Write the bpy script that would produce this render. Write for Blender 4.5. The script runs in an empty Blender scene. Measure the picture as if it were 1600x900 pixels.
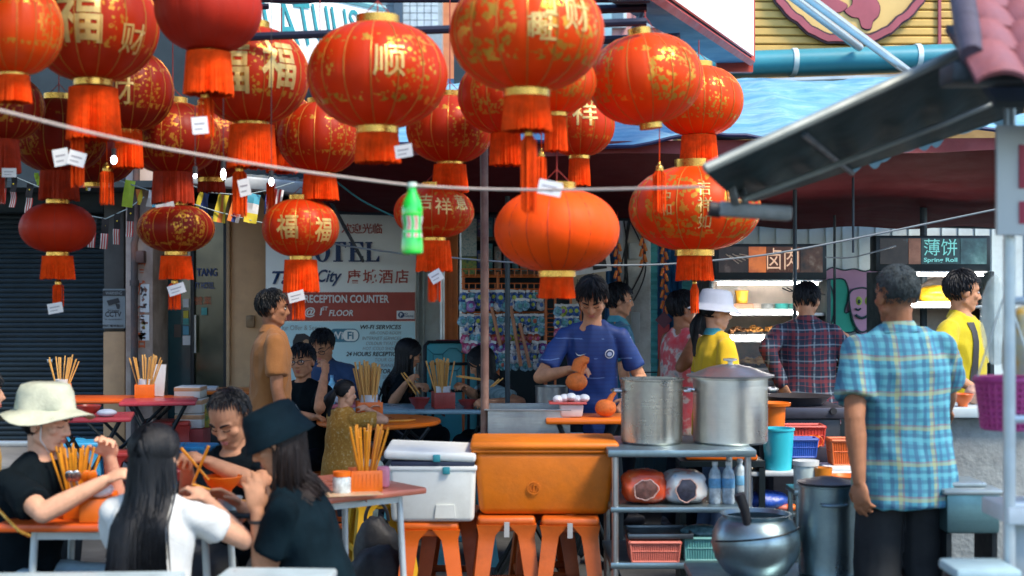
import bpy, bmesh, math, random
from mathutils import Vector, Matrix, Euler, noise
from mathutils.bvhtree import BVHTree

random.seed(7)
SC = bpy.context.scene
COL = SC.collection
R = math.radians
V = Vector

# ------------------------------------------------------------------ camera
FPX = 2222.2          # focal length in pixels of a 1600 x 900 frame (50 mm on 36 mm)
EYE = 1.60            # camera height, level camera
cd = bpy.data.cameras.new('camera')
cd.lens = 50.0
cd.sensor_width = 36.0
cd.clip_start = 0.05
cd.clip_end = 2000.0
cd.dof.use_dof = True
cd.dof.focus_distance = 9.2
cd.dof.aperture_fstop = 2.6
cam = bpy.data.objects.new('camera', cd)
cam.location = (0, 0, EYE)
cam.rotation_euler = (R(90), 0, 0)
COL.objects.link(cam)
SC.camera = cam

# ------------------------------------------------------------------ world, sun, exposure
SUN_EL, SUN_AZ = 52.0, 128.0     # degrees; azimuth clockwise from +Y: high, over the viewer's right shoulder
world = bpy.data.worlds.new('World')
SC.world = world
world.use_nodes = True
wn = world.node_tree
bg = wn.nodes['Background']
sky = wn.nodes.new('ShaderNodeTexSky')
sky.sky_type = 'NISHITA'
sky.sun_disc = False
sky.sun_elevation = R(SUN_EL)
sky.sun_rotation = R(SUN_AZ)
sky.air_density = 1.0
sky.dust_density = 0.6
sky.ozone_density = 3.0
wn.links.new(sky.outputs[0], bg.inputs[0])
bg.inputs[1].default_value = 0.15
sl = bpy.data.lights.new('sun', 'SUN')
sl.energy = 2.1
sl.angle = R(14)
sl.color = (1.0, 0.87, 0.70)
so = bpy.data.objects.new('sun', sl)
so.rotation_euler = (R(90 - SUN_EL), 0, R(180 - SUN_AZ))
COL.objects.link(so)

SC.view_settings.view_transform = 'Standard'
SC.view_settings.look = 'None'
SC.view_settings.exposure = 1.42
SC.view_settings.gamma = 1.0
SC.view_settings.use_curve_mapping = False
SC.cycles.use_denoising = True
SC.cycles.max_bounces = 8
SC.cycles.caustics_reflective = False
SC.cycles.caustics_refractive = False
SC.cycles.sample_clamp_indirect = 6.0

# ------------------------------------------------------------------ coordinates
def X(px, d): return (px - 800.0) * d / FPX
def Z(py, d): return EYE - (py - 450.0) * d / FPX
def W(px, py, d): return V((X(px, d), d, Z(py, d)))

# ------------------------------------------------------------------ materials
MATS = {}

def nd(t, kind, **kw):
	n = t.nodes.new(kind)
	for k, v in kw.items():
		setattr(n, k, v)
	return n

def lk(t, a, b):
	t.links.new(a, b)

def math_n(t, op, a, b=None, c=None):
	n = nd(t, 'ShaderNodeMath', operation=op)
	for i, v in enumerate((a, b, c)):
		if v is None:
			continue
		if isinstance(v, (int, float)):
			n.inputs[i].default_value = v
		else:
			lk(t, v, n.inputs[i])
	return n.outputs[0]

def mix_n(t, fac, a, b):
	n = nd(t, 'ShaderNodeMix', data_type='RGBA')
	if isinstance(fac, (int, float)):
		n.inputs[0].default_value = fac
	else:
		lk(t, fac, n.inputs[0])
	for i, v in ((6, a), (7, b)):
		if isinstance(v, (tuple, list)):
			n.inputs[i].default_value = (v[0], v[1], v[2], 1)
		else:
			lk(t, v, n.inputs[i])
	return n.outputs[2]

def ramp_n(t, fac, stops):
	n = nd(t, 'ShaderNodeValToRGB')
	els = n.color_ramp.elements
	while len(els) < len(stops):
		els.new(0.5)
	for e, (p, c) in zip(els, stops):
		e.position = p
		e.color = (c[0], c[1], c[2], 1) if isinstance(c, (tuple, list)) else (c, c, c, 1)
	lk(t, fac, n.inputs[0])
	return n.outputs[0]

def noise_n(t, co, scale, detail=4, rough=0.6, dim='3D'):
	n = nd(t, 'ShaderNodeTexNoise')
	lk(t, co, n.inputs['Vector'])
	n.inputs['Scale'].default_value = scale
	n.inputs['Detail'].default_value = detail
	n.inputs['Roughness'].default_value = rough
	return n.outputs[0]

def new_mat(name):
	m = bpy.data.materials.new(name)
	m.use_nodes = True
	t = m.node_tree
	return m, t, t.nodes['Principled BSDF']

def M(name, col, rough=0.55, metal=0.0, var=0.14, scale=7.0, bump=0.0, bscale=60.0, spec=0.5,
	  dirt=None, dirt_amt=0.0, coat=0.0, trans=0.0, alpha=1.0, aniso=None, sheen=0.0, sss=0.0):
	"""general procedural material: colour with soft variation, optional dirt patches and fine relief"""
	if name in MATS:
		return MATS[name]
	m, t, b = new_mat(name)
	tc = nd(t, 'ShaderNodeTexCoord').outputs['Object']
	n1 = noise_n(t, tc, scale, 5, 0.62)
	lo = tuple(max(0, c * (1 - var)) for c in col)
	hi = tuple(min(1, c * (1 + var)) for c in col)
	c = ramp_n(t, n1, [(0.32, lo), (0.68, hi)])
	if dirt is not None:
		n2 = noise_n(t, tc, scale * 0.45, 8, 0.7)
		f = ramp_n(t, n2, [(0.48, 0.0), (0.66, dirt_amt)])
		c = mix_n(t, f, c, dirt)
	lk(t, c, b.inputs['Base Color'])
	n3 = noise_n(t, tc, scale * 1.7, 4, 0.6)
	rr = ramp_n(t, n3, [(0.3, max(0.02, rough - 0.09)), (0.7, min(1, rough + 0.09))])
	lk(t, rr, b.inputs['Roughness'])
	b.inputs['Metallic'].default_value = metal
	b.inputs['Specular IOR Level'].default_value = spec
	if coat:
		b.inputs['Coat Weight'].default_value = coat
		b.inputs['Coat Roughness'].default_value = 0.15
	if sheen:
		b.inputs['Sheen Weight'].default_value = sheen
	if sss:
		b.inputs['Subsurface Weight'].default_value = sss
		b.inputs['Subsurface Radius'].default_value = (0.02, 0.008, 0.004)
	if trans:
		b.inputs['Transmission Weight'].default_value = trans
	if alpha < 1:
		b.inputs['Alpha'].default_value = alpha
	if bump:
		nb = noise_n(t, tc, bscale, 4, 0.6)
		bp = nd(t, 'ShaderNodeBump')
		bp.inputs['Strength'].default_value = bump
		bp.inputs['Distance'].default_value = 0.01
		lk(t, nb, bp.inputs['Height'])
		lk(t, bp.outputs[0], b.inputs['Normal'])
	MATS[name] = m
	return m

def EM(name, col, strength):
	if name in MATS:
		return MATS[name]
	m, t, b = new_mat(name)
	b.inputs['Base Color'].default_value = (col[0], col[1], col[2], 1)
	b.inputs['Emission Color'].default_value = (col[0], col[1], col[2], 1)
	b.inputs['Emission Strength'].default_value = strength
	MATS[name] = m
	return m

def CLOTH(name, col, var=0.12, rough=0.85):
	dk = max(col) < 0.06
	return M(name, col, rough, 0, var, 9, 0.35, 160, 0.08 if dk else 0.25, sheen=0.0 if dk else 0.12)

def plaid(name, base, bands, freq=9.0, fade=0.25, axis=('X', 'Z')):
	"""woven checks: bands = list of (position 0-1, half width, colour) laid along both axes"""
	if name in MATS:
		return MATS[name]
	m, t, b = new_mat(name)
	tc = nd(t, 'ShaderNodeTexCoord').outputs['Object']
	sp = nd(t, 'ShaderNodeSeparateXYZ')
	dn = nd(t, 'ShaderNodeTexNoise')
	lk(t, tc, dn.inputs['Vector'])
	dn.inputs['Scale'].default_value = 5.0
	va = nd(t, 'ShaderNodeVectorMath', operation='MULTIPLY_ADD')
	lk(t, dn.outputs['Color'], va.inputs[0])
	va.inputs[1].default_value = (0.03, 0.03, 0.03)
	lk(t, tc, va.inputs[2])
	lk(t, va.outputs[0], sp.inputs[0])
	c = base
	for ai, ax in enumerate(axis):
		fr = math_n(t, 'FRACT', math_n(t, 'MULTIPLY', sp.outputs[ax], freq))
		for (p, hw, colr) in bands:
			d = math_n(t, 'ABSOLUTE', math_n(t, 'SUBTRACT', fr, p))
			f = math_n(t, 'LESS_THAN', d, hw)
			f = math_n(t, 'MULTIPLY', f, 0.62 if ai == 0 else 0.5)
			c = mix_n(t, f, c, colr)
	nb = noise_n(t, tc, 14, 4, 0.6)
	c2 = mix_n(t, math_n(t, 'MULTIPLY', nb, fade), c, (0.5, 0.6, 0.6))
	lk(t, c2, b.inputs['Base Color'])
	b.inputs['Roughness'].default_value = 0.85
	b.inputs['Specular IOR Level'].default_value = 0.2
	MATS[name] = m
	return m

def STEEL(name, col=(0.55, 0.56, 0.56), rough=0.3, sx=0.4, sz=60.0, dirt=0.25, amt=0.35):
	"""brushed and stained stainless steel"""
	if name in MATS:
		return MATS[name]
	m, t, b = new_mat(name)
	tc = nd(t, 'ShaderNodeTexCoord').outputs['Object']
	mp = nd(t, 'ShaderNodeMapping')
	mp.inputs['Scale'].default_value = (6, 6, 140)
	lk(t, tc, mp.inputs[0])
	st = noise_n(t, mp.outputs[0], 1.0, 3, 0.6)
	blot = noise_n(t, tc, 5.0, 6, 0.65)
	c = ramp_n(t, blot, [(0.35, tuple(x * (1 - amt) for x in col)), (0.7, col)])
	c = mix_n(t, math_n(t, 'MULTIPLY', st, dirt), c, tuple(x * 0.55 for x in col))
	lk(t, c, b.inputs['Base Color'])
	b.inputs['Metallic'].default_value = 0.92
	rr = ramp_n(t, blot, [(0.3, rough + 0.18), (0.7, rough)])
	lk(t, rr, b.inputs['Roughness'])
	bp = nd(t, 'ShaderNodeBump')
	bp.inputs['Strength'].default_value = 0.12
	bp.inputs['Distance'].default_value = 0.004
	lk(t, st, bp.inputs['Height'])
	lk(t, bp.outputs[0], b.inputs['Normal'])
	MATS[name] = m
	return m

# ------------------------------------------------------------------ mesh builder
WLOC = {}       # object -> its world matrix, kept here because the depsgraph is not updated while building

class B:
	def __init__(self):
		self.bm = bmesh.new()

	def _mark(self):
		return len(self.bm.verts)

	def _tf(self, vs, mat):
		if mat is not None:
			for v in vs:
				v.co = mat @ v.co
		return vs

	def box(self, c, s, rot=None, bev=0.0, seg=2, taper=1.0, mi=0):
		"""box by centre and size; taper shrinks the lower face"""
		c, s = V(c), V(s)
		r = bmesh.ops.create_cube(self.bm, size=1.0)
		vs = r['verts']
		for v in vs:
			k = taper if v.co.z < 0 else 1.0
			v.co = V((v.co.x * s.x * k, v.co.y * s.y * k, v.co.z * s.z))
		fs = {f for v in vs for f in v.link_faces}
		if bev > 0:
			es = list({e for v in vs for e in v.link_edges})
			g = bmesh.ops.bevel(self.bm, geom=es, offset=min(bev, min(s) * 0.49), segments=seg, affect='EDGES', profile=0.5)
			fs = set(g['faces']) | {f for v in g['verts'] for f in v.link_faces}
			vs = list({v for f in fs for v in f.verts})
		for f in fs:
			f.material_index = mi
		m = Matrix.Translation(c)
		if rot is not None:
			m = m @ (rot.to_4x4() if isinstance(rot, Matrix) else Euler(rot).to_matrix().to_4x4())
		return self._tf(vs, m)

	def ring_loft(self, rings, close=True, caps=True, mi=0):
		"""rings: lists of points of equal length"""
		bm = self.bm
		vr = [[bm.verts.new(p) for p in ring] for ring in rings]
		n = len(vr[0])
		for a, b in zip(vr[:-1], vr[1:]):
			rng = range(n) if close else range(n - 1)
			for i in rng:
				j = (i + 1) % n
				try:
					f = bm.faces.new((a[i], a[j], b[j], b[i]))
					f.material_index = mi
				except ValueError:
					pass
		if caps and close:
			for ring, rev in ((vr[0], True), (vr[-1], False)):
				try:
					f = bm.faces.new(list(reversed(ring)) if rev else ring)
					f.material_index = mi
				except ValueError:
					pass
		return [v for r_ in vr for v in r_]

	def tube(self, pts, r, n=8, mi=0, caps=True, flat=1.0):
		pts = [V(p) for p in pts]
		rs = r if isinstance(r, (list, tuple)) else [r] * len(pts)
		rings = []
		up = None
		for i, p in enumerate(pts):
			a = pts[max(0, i - 1)]
			b = pts[min(len(pts) - 1, i + 1)]
			d = (b - a)
			if d.length < 1e-9:
				d = V((0, 0, 1))
			d.normalize()
			if up is None:
				up = V((0, 0, 1)) if abs(d.z) < 0.9 else V((0, 1, 0))
			s = d.cross(up)
			if s.length < 1e-6:
				s = d.orthogonal()
			s.normalize()
			up = s.cross(d).normalized()
			rings.append([p + (s * math.cos(2 * math.pi * k / n) + up * flat * math.sin(2 * math.pi * k / n)) * rs[i] for k in range(n)])
		return self.ring_loft(rings, True, caps, mi)

	def cyl(self, p0, p1, r0, r1=None, n=16, mi=0):
		return self.tube([p0, p1], [r0, r0 if r1 is None else r1], n, mi)

	def lathe(self, prof, n=32, c=(0, 0, 0), mod=None, mi=0, mat=None, caps=True):
		c = V(c)
		rings = []
		for r, z in prof:
			ring = []
			for k in range(n):
				a = 2 * math.pi * k / n
				rr = max(r, 1e-4)
				if mod:
					rr = mod(rr, a, z)
				ring.append(V((rr * math.cos(a), rr * math.sin(a), z)))
			rings.append(ring)
		vs = self.ring_loft(rings, True, caps, mi)
		return self._tf(vs, Matrix.Translation(c) @ (mat if mat is not None else Matrix()))

	def sph(self, c, r, rot=None, u=16, v=10, mi=0):
		g = bmesh.ops.create_uvsphere(self.bm, u_segments=u, v_segments=v, radius=1.0)
		r = V(r) if not isinstance(r, (int, float)) else V((r, r, r))
		m = Matrix.Translation(V(c))
		if rot is not None:
			m = m @ rot.to_4x4()
		m = m @ Matrix.Diagonal((r.x, r.y, r.z, 1))
		for vv in g['verts']:
			vv.co = m @ vv.co
			for f in vv.link_faces:
				f.material_index = mi
		return g['verts']

	def cap(self, p0, p1, r0, r1=None, n=12):
		"""closed tapered capsule"""
		r1 = r0 if r1 is None else r1
		p0, p1 = V(p0), V(p1)
		d = p1 - p0
		L = d.length
		if L < 1e-6:
			return self.sph(p0, r0)
		q = d.to_track_quat('Z', 'Y').to_matrix().to_4x4()
		prof = []
		for i in range(0, 5):
			a = -math.pi / 2 + i * math.pi / 8
			prof.append((r0 * math.cos(a), r0 * math.sin(a)))
		for i in range(0, 5):
			a = i * math.pi / 8
			prof.append((r1 * math.cos(a), L + r1 * math.sin(a)))
		return self.lathe(prof, n, p0, None, 0, q)

	def poly(self, pts, mi=0):
		vs = [self.bm.verts.new(p) for p in pts]
		f = self.bm.faces.new(vs)
		f.material_index = mi
		return vs

	def prism(self, pts2, th, mat, mi=0):
		"""extrude a 2D outline (x, y) along local z by th, then place with mat"""
		a = [mat @ V((p[0], p[1], 0)) for p in pts2]
		b = [mat @ V((p[0], p[1], th)) for p in pts2]
		return self.ring_loft([a, b], True, True, mi)

	def grid(self, fn, nu, nv, mi=0):
		vs = [[self.bm.verts.new(fn(i / nu, j / nv)) for j in range(nv + 1)] for i in range(nu + 1)]
		for i in range(nu):
			for j in range(nv):
				f = self.bm.faces.new((vs[i][j], vs[i + 1][j], vs[i + 1][j + 1], vs[i][j + 1]))
				f.material_index = mi
		return [v for r_ in vs for v in r_]

	def slab(self, fn, th, nu, nv, mi=0):
		"""a sheet with real thickness: fn(u, v) is the front, offset by the vector th"""
		th = V(th)
		a = [[self.bm.verts.new(fn(i / nu, j / nv)) for j in range(nv + 1)] for i in range(nu + 1)]
		b = [[self.bm.verts.new(V(fn(i / nu, j / nv)) + th) for j in range(nv + 1)] for i in range(nu + 1)]
		F_ = self.bm.faces
		for i in range(nu):
			for j in range(nv):
				F_.new((a[i][j], a[i + 1][j], a[i + 1][j + 1], a[i][j + 1])).material_index = mi
				F_.new((b[i][j], b[i][j + 1], b[i + 1][j + 1], b[i + 1][j])).material_index = mi
		for i in range(nu):
			F_.new((a[i][0], b[i][0], b[i + 1][0], a[i + 1][0])).material_index = mi
			F_.new((a[i][nv], a[i + 1][nv], b[i + 1][nv], b[i][nv])).material_index = mi
		for j in range(nv):
			F_.new((a[0][j], a[0][j + 1], b[0][j + 1], b[0][j])).material_index = mi
			F_.new((a[nu][j], b[nu][j], b[nu][j + 1], a[nu][j + 1])).material_index = mi
		return None

	def mesh(self, name, mats, smooth=True, angle=38):
		bmesh.ops.recalc_face_normals(self.bm, faces=self.bm.faces)
		me = bpy.data.meshes.new(name)
		self.bm.to_mesh(me)
		self.bm.free()
		for m in (mats if isinstance(mats, (list, tuple)) else [mats]):
			me.materials.append(m)
		if smooth and len(me.polygons):
			me.polygons.foreach_set('use_smooth', [True] * len(me.polygons))
			me.set_sharp_from_angle(angle=R(angle))
		return me

	def out(self, name, mats, parent=None, origin=None, local=False, smooth=True, angle=38):
		me = self.mesh(name, mats, smooth, angle)
		return place(name, me, parent, origin, local)

def place(name, me, parent=None, origin=None, local=False):
	o = bpy.data.objects.new(name, me)
	COL.objects.link(o)
	if parent is not None:
		o.parent = parent
		if not local:
			me.transform(WLOC[parent].inverted())
		WLOC[o] = WLOC[parent].copy()
	else:
		if origin is not None:
			me.transform(Matrix.Translation(-V(origin)))
			o.location = origin
			WLOC[o] = Matrix.Translation(V(origin))
		else:
			WLOC[o] = Matrix()
	return o

def tag(o, label=None, cat=None, group=None, kind=None):
	if label:
		o['label'] = label
	if cat:
		o['category'] = cat
	if group:
		o['group'] = group
	if kind:
		o['kind'] = kind
	return o

def thing(name, label, cat, loc=(0, 0, 0), rz=0.0, group=None):
	o = bpy.data.objects.new(name, None)
	o.empty_display_size = 0.1
	COL.objects.link(o)
	o.location = loc
	o.rotation_euler = (0, 0, rz)
	WLOC[o] = Matrix.Translation(V(loc)) @ Matrix.Rotation(rz, 4, 'Z')
	return tag(o, label, cat, group)

def dup(o, loc, rz=None, label=None, group=None):
	"""copy a thing, its parts and their sub-parts"""
	r = o.copy()
	COL.objects.link(r)
	r.location = loc
	if rz is not None:
		r.rotation_euler = (0, 0, rz)
	WLOC[r] = Matrix.Translation(V(loc)) @ Matrix.Rotation(r.rotation_euler.z, 4, 'Z')
	if label:
		r['label'] = label
	if group:
		r['group'] = group
	for ch in o.children:
		c = ch.copy()
		COL.objects.link(c)
		c.parent = r
		for g in ch.children:
			e = g.copy()
			COL.objects.link(e)
			e.parent = c
	return r

# ------------------------------------------------------------------ lettering
def text_mesh(body, height=0.1, width=None, bold=0.0, shear=0.0, depth=0.0, align='CENTER', spacing=1.0):
	"""outline lettering as a mesh in its own XY plane, capital height = height (or scaled to width), centred"""
	cu = bpy.data.curves.new('lettering', 'FONT')
	cu.body = body
	cu.size = 1.0
	cu.offset = bold
	cu.shear = shear
	cu.space_character = spacing
	cu.resolution_u = 3
	o = bpy.data.objects.new('lettering', cu)
	COL.objects.link(o)
	dg = bpy.context.evaluated_depsgraph_get()
	me = bpy.data.meshes.new_from_object(o.evaluated_get(dg))
	bpy.data.objects.remove(o)
	bpy.data.curves.remove(cu)
	xs = [v.co.x for v in me.vertices]
	ys = [v.co.y for v in me.vertices]
	if not xs:
		return me
	x0, x1, y0, y1 = min(xs), max(xs), min(ys), max(ys)
	sy = height / max(1e-6, y1 - y0)
	sx = sy if width is None else width / max(1e-6, x1 - x0)
	cx = (x0 + x1) / 2 if align == 'CENTER' else (x0 if align == 'LEFT' else x1)
	for v in me.vertices:
		v.co = V(((v.co.x - cx) * sx, (v.co.y - (y0 + y1) / 2) * sy, v.co.z))
	return me

FACE = Matrix.Rotation(R(90), 4, 'X')      # XY lettering -> upright, read from -Y

def write(body, pos, height, mat, parent, width=None, bold=0.0, shear=0.0, align='CENTER', rz=0.0, name='lettering', spacing=1.0, roll=0.0):
	me = text_mesh(body, height, width, bold, shear, 0, align, spacing)
	me.transform(Matrix.Translation(V(pos)) @ Matrix.Rotation(rz, 4, 'Z') @ FACE @ Matrix.Rotation(roll, 4, 'Z'))
	me.materials.append(mat)
	return place(name, me, parent)

def evaluated(bm, mods):
	"""run modifiers over a bmesh and give back a plain mesh"""
	me = bpy.data.meshes.new('tmp')
	bm.to_mesh(me)
	bm.free()
	o = bpy.data.objects.new('tmp', me)
	COL.objects.link(o)
	for kind, kw in mods:
		m = o.modifiers.new(kind, kind)
		for k, v in kw.items():
			setattr(m, k, v)
	dg = bpy.context.evaluated_depsgraph_get()
	r = bpy.data.meshes.new_from_object(o.evaluated_get(dg))
	bpy.data.objects.remove(o)
	bpy.data.meshes.remove(me)
	return r

def fused(b, voxel, smooth=4, wrinkle=0.0, wscale=9.0, seed=0.0):
	"""one continuous skin over a set of closed shapes"""
	me = evaluated(b.bm, [('REMESH', dict(mode='VOXEL', voxel_size=voxel)), ('SMOOTH', dict(factor=0.5, iterations=smooth))])
	if wrinkle:
		off = V((seed, seed * 1.7, seed * 0.3))
		ns = [v.normal.copy() for v in me.vertices]
		for v, n in zip(me.vertices, ns):
			p = v.co
			a = noise.noise(V((p.x * wscale, p.y * wscale, p.z * wscale * 0.55)) + off)
			c = noise.noise(V((p.x * wscale * 2.3, p.y * wscale * 2.3, p.z * wscale * 1.1)) + off * 2)
			v.co = p + n * (wrinkle * (1.0 - 2.2 * abs(a)) + wrinkle * 0.5 * c)
	me.polygons.foreach_set('use_smooth', [True] * len(me.polygons))
	return me

# ------------------------------------------------------------------ people
SKIN = M('skin_tan', (0.50, 0.24, 0.13), 0.6, 0, 0.16, 22, 0.3, 260, 0.28, sss=0.03)
SKIN_D = M('skin_brown', (0.33, 0.145, 0.075), 0.58, 0, 0.16, 22, 0.3, 260, 0.3, sss=0.02)
SKIN_L = M('skin_light', (0.66, 0.36, 0.23), 0.6, 0, 0.14, 22, 0.3, 260, 0.28, sss=0.03)
HAIR = M('hair_black', (0.004, 0.005, 0.007), 0.45, 0, 0.3, 30, 0.3, 220, 0.28)
HAIR_G = M('hair_greying', (0.045, 0.058, 0.062), 0.7, 0, 0.5, 40, 0.3, 220, 0.2)
EYE_W = M('eye_white', (0.65, 0.6, 0.56), 0.25, 0, 0.05)
EYE_D = M('eye_dark', (0.015, 0.01, 0.008), 0.2, 0, 0.05)
LIP = M('lip', (0.42, 0.13, 0.10), 0.45, 0, 0.1, 40)
LIP_D = M('lip_brown', (0.25, 0.09, 0.06), 0.45, 0, 0.1, 40)
SHOE = M('shoe_rubber', (0.03, 0.03, 0.035), 0.6)
NAVY = CLOTH('trousers_navy', (0.006, 0.011, 0.017))
BLACK = CLOTH('cloth_black', (0.004, 0.008, 0.011), 0.25)
JEANS = M('jeans_pale', (0.30, 0.45, 0.52), 0.85, 0, 0.22, 12, 0.3, 180, 0.25)
JEANS_D = M('jeans_dark', (0.04, 0.07, 0.12), 0.85, 0, 0.22, 12, 0.3, 180, 0.25)

HC = V((0, -0.012, 0.03))            # centre and radii of the skull in head space
HR = V((0.0785, 0.097, 0.090))

def head_shapes(b, Hm, k):
	def e(c, r, rot=None):
		mm = Hm.to_3x3()
		if rot is not None:
			mm = mm @ Euler(rot).to_matrix()
		b.sph(Hm @ (V(c) * k), V(r) * k, mm.normalized(), 20, 12)

	def c_(p, q, r0, r1):
		b.cap(Hm @ (V(p) * k), Hm @ (V(q) * k), r0 * k, r1 * k)
	e(HC, HR)
	e((0, 0.024, -0.035), (0.062, 0.064, 0.078))
	e((0, 0.050, -0.088), (0.036, 0.032, 0.024))         # chin
	for s in (-1, 1):
		c_((s * 0.052, 0.0, -0.06), (s * 0.022, 0.062, -0.092), 0.020, 0.016)     # jaw
		e((s * 0.040, 0.056, -0.020), (0.025, 0.024, 0.020))       # cheek bone
		e((s * 0.079, -0.006, -0.012), (0.010, 0.020, 0.031), (0, 0, s * -0.35))  # ear
		c_((s * 0.018, 0.077, 0.026), (s * 0.045, 0.066, 0.024), 0.012, 0.010)   # brow
		e((s * 0.011, 0.092, -0.030), (0.009, 0.010, 0.008))       # nostril wing
	c_((0, 0.082, 0.016), (0, 0.103, -0.026), 0.010, 0.0115)       # nose
	e((0, 0.080, -0.060), (0.022, 0.012, 0.013))                   # mouth mound

def finger_hand(b, wr, d, nrm, side, k, curl=35.0, spread=1.0):
	"""palm, four bent fingers of different lengths and a thumb from the side of the palm"""
	d = d.normalized()
	nrm = (nrm - d * nrm.dot(d))
	if nrm.length < 1e-3:
		nrm = d.orthogonal()
	nrm.normalize()
	ac = d.cross(nrm).normalized() * side        # towards the thumb
	rot = Matrix((ac, d, nrm)).transposed()
	b.sph(wr + d * 0.045 * k, V((0.041, 0.052, 0.0165)) * k, rot, 14, 9)
	for i, (off, ln) in enumerate(((0.030, 0.070), (0.010, 0.078), (-0.010, 0.073), (-0.029, 0.058))):
		base = wr + (d * (0.080 - 0.006 * abs(i - 1)) + ac * off) * k
		a = R(curl * (0.75 + 0.12 * i))
		d1 = (d * math.cos(a * 0.7) + nrm * math.sin(a * 0.7) + ac * off * 1.6 * spread).normalized()
		d2 = (d * math.cos(a * 1.7) + nrm * math.sin(a * 1.7) + ac * off * 0.8).normalized()
		m1 = base + d1 * ln * 0.52 * k
		b.cap(base - d * 0.015 * k, m1, 0.0098 * k, 0.0088 * k, 9)
		b.cap(m1, m1 + d2 * ln * 0.52 * k, 0.0088 * k, 0.0075 * k, 9)
	t0 = wr + (d * 0.024 + ac * 0.026) * k
	td = (d * 0.62 + ac * 0.66 + nrm * 0.42).normalized()
	t1 = t0 + td * 0.045 * k
	b.cap(t0, t1, 0.0125 * k, 0.0105 * k, 9)
	td2 = (d * 0.85 + ac * 0.15 + nrm * 0.5).normalized()
	b.cap(t1, t1 + td2 * 0.032 * k, 0.0105 * k, 0.0085 * k, 9)

def hair_ok(d, line=0.42):
	if d.y > 0.25:
		return d.z > line + 0.35 * (d.y - 0.25)
	if d.y > -0.15:
		return d.z > -0.12
	return d.z > -0.66

def ribbon(b, pts, w, nrm_c, mi=0):
	"""a flat tapered lock lying against the head around nrm_c"""
	n = len(pts)
	rows = []
	for i, p in enumerate(pts):
		t = i / (n - 1)
		d = (pts[min(n - 1, i + 1)] - pts[max(0, i - 1)]).normalized()
		o = (p - nrm_c)
		o = o - d * o.dot(d)
		if o.length < 1e-5:
			o = d.orthogonal()
		s = d.cross(o.normalized())
		ww = w * (1.0 - 0.75 * t * t)
		lift = o.normalized() * w * 0.35
		rows.append((p - s * ww * 0.5, p + lift, p + s * ww * 0.5))
	vr = [[b.bm.verts.new(q) for q in r] for r in rows]
	for a, c in zip(vr[:-1], vr[1:]):
		for i in (0, 1):
			b.bm.faces.new((a[i], a[i + 1], c[i + 1], c[i])).material_index = mi

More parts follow.
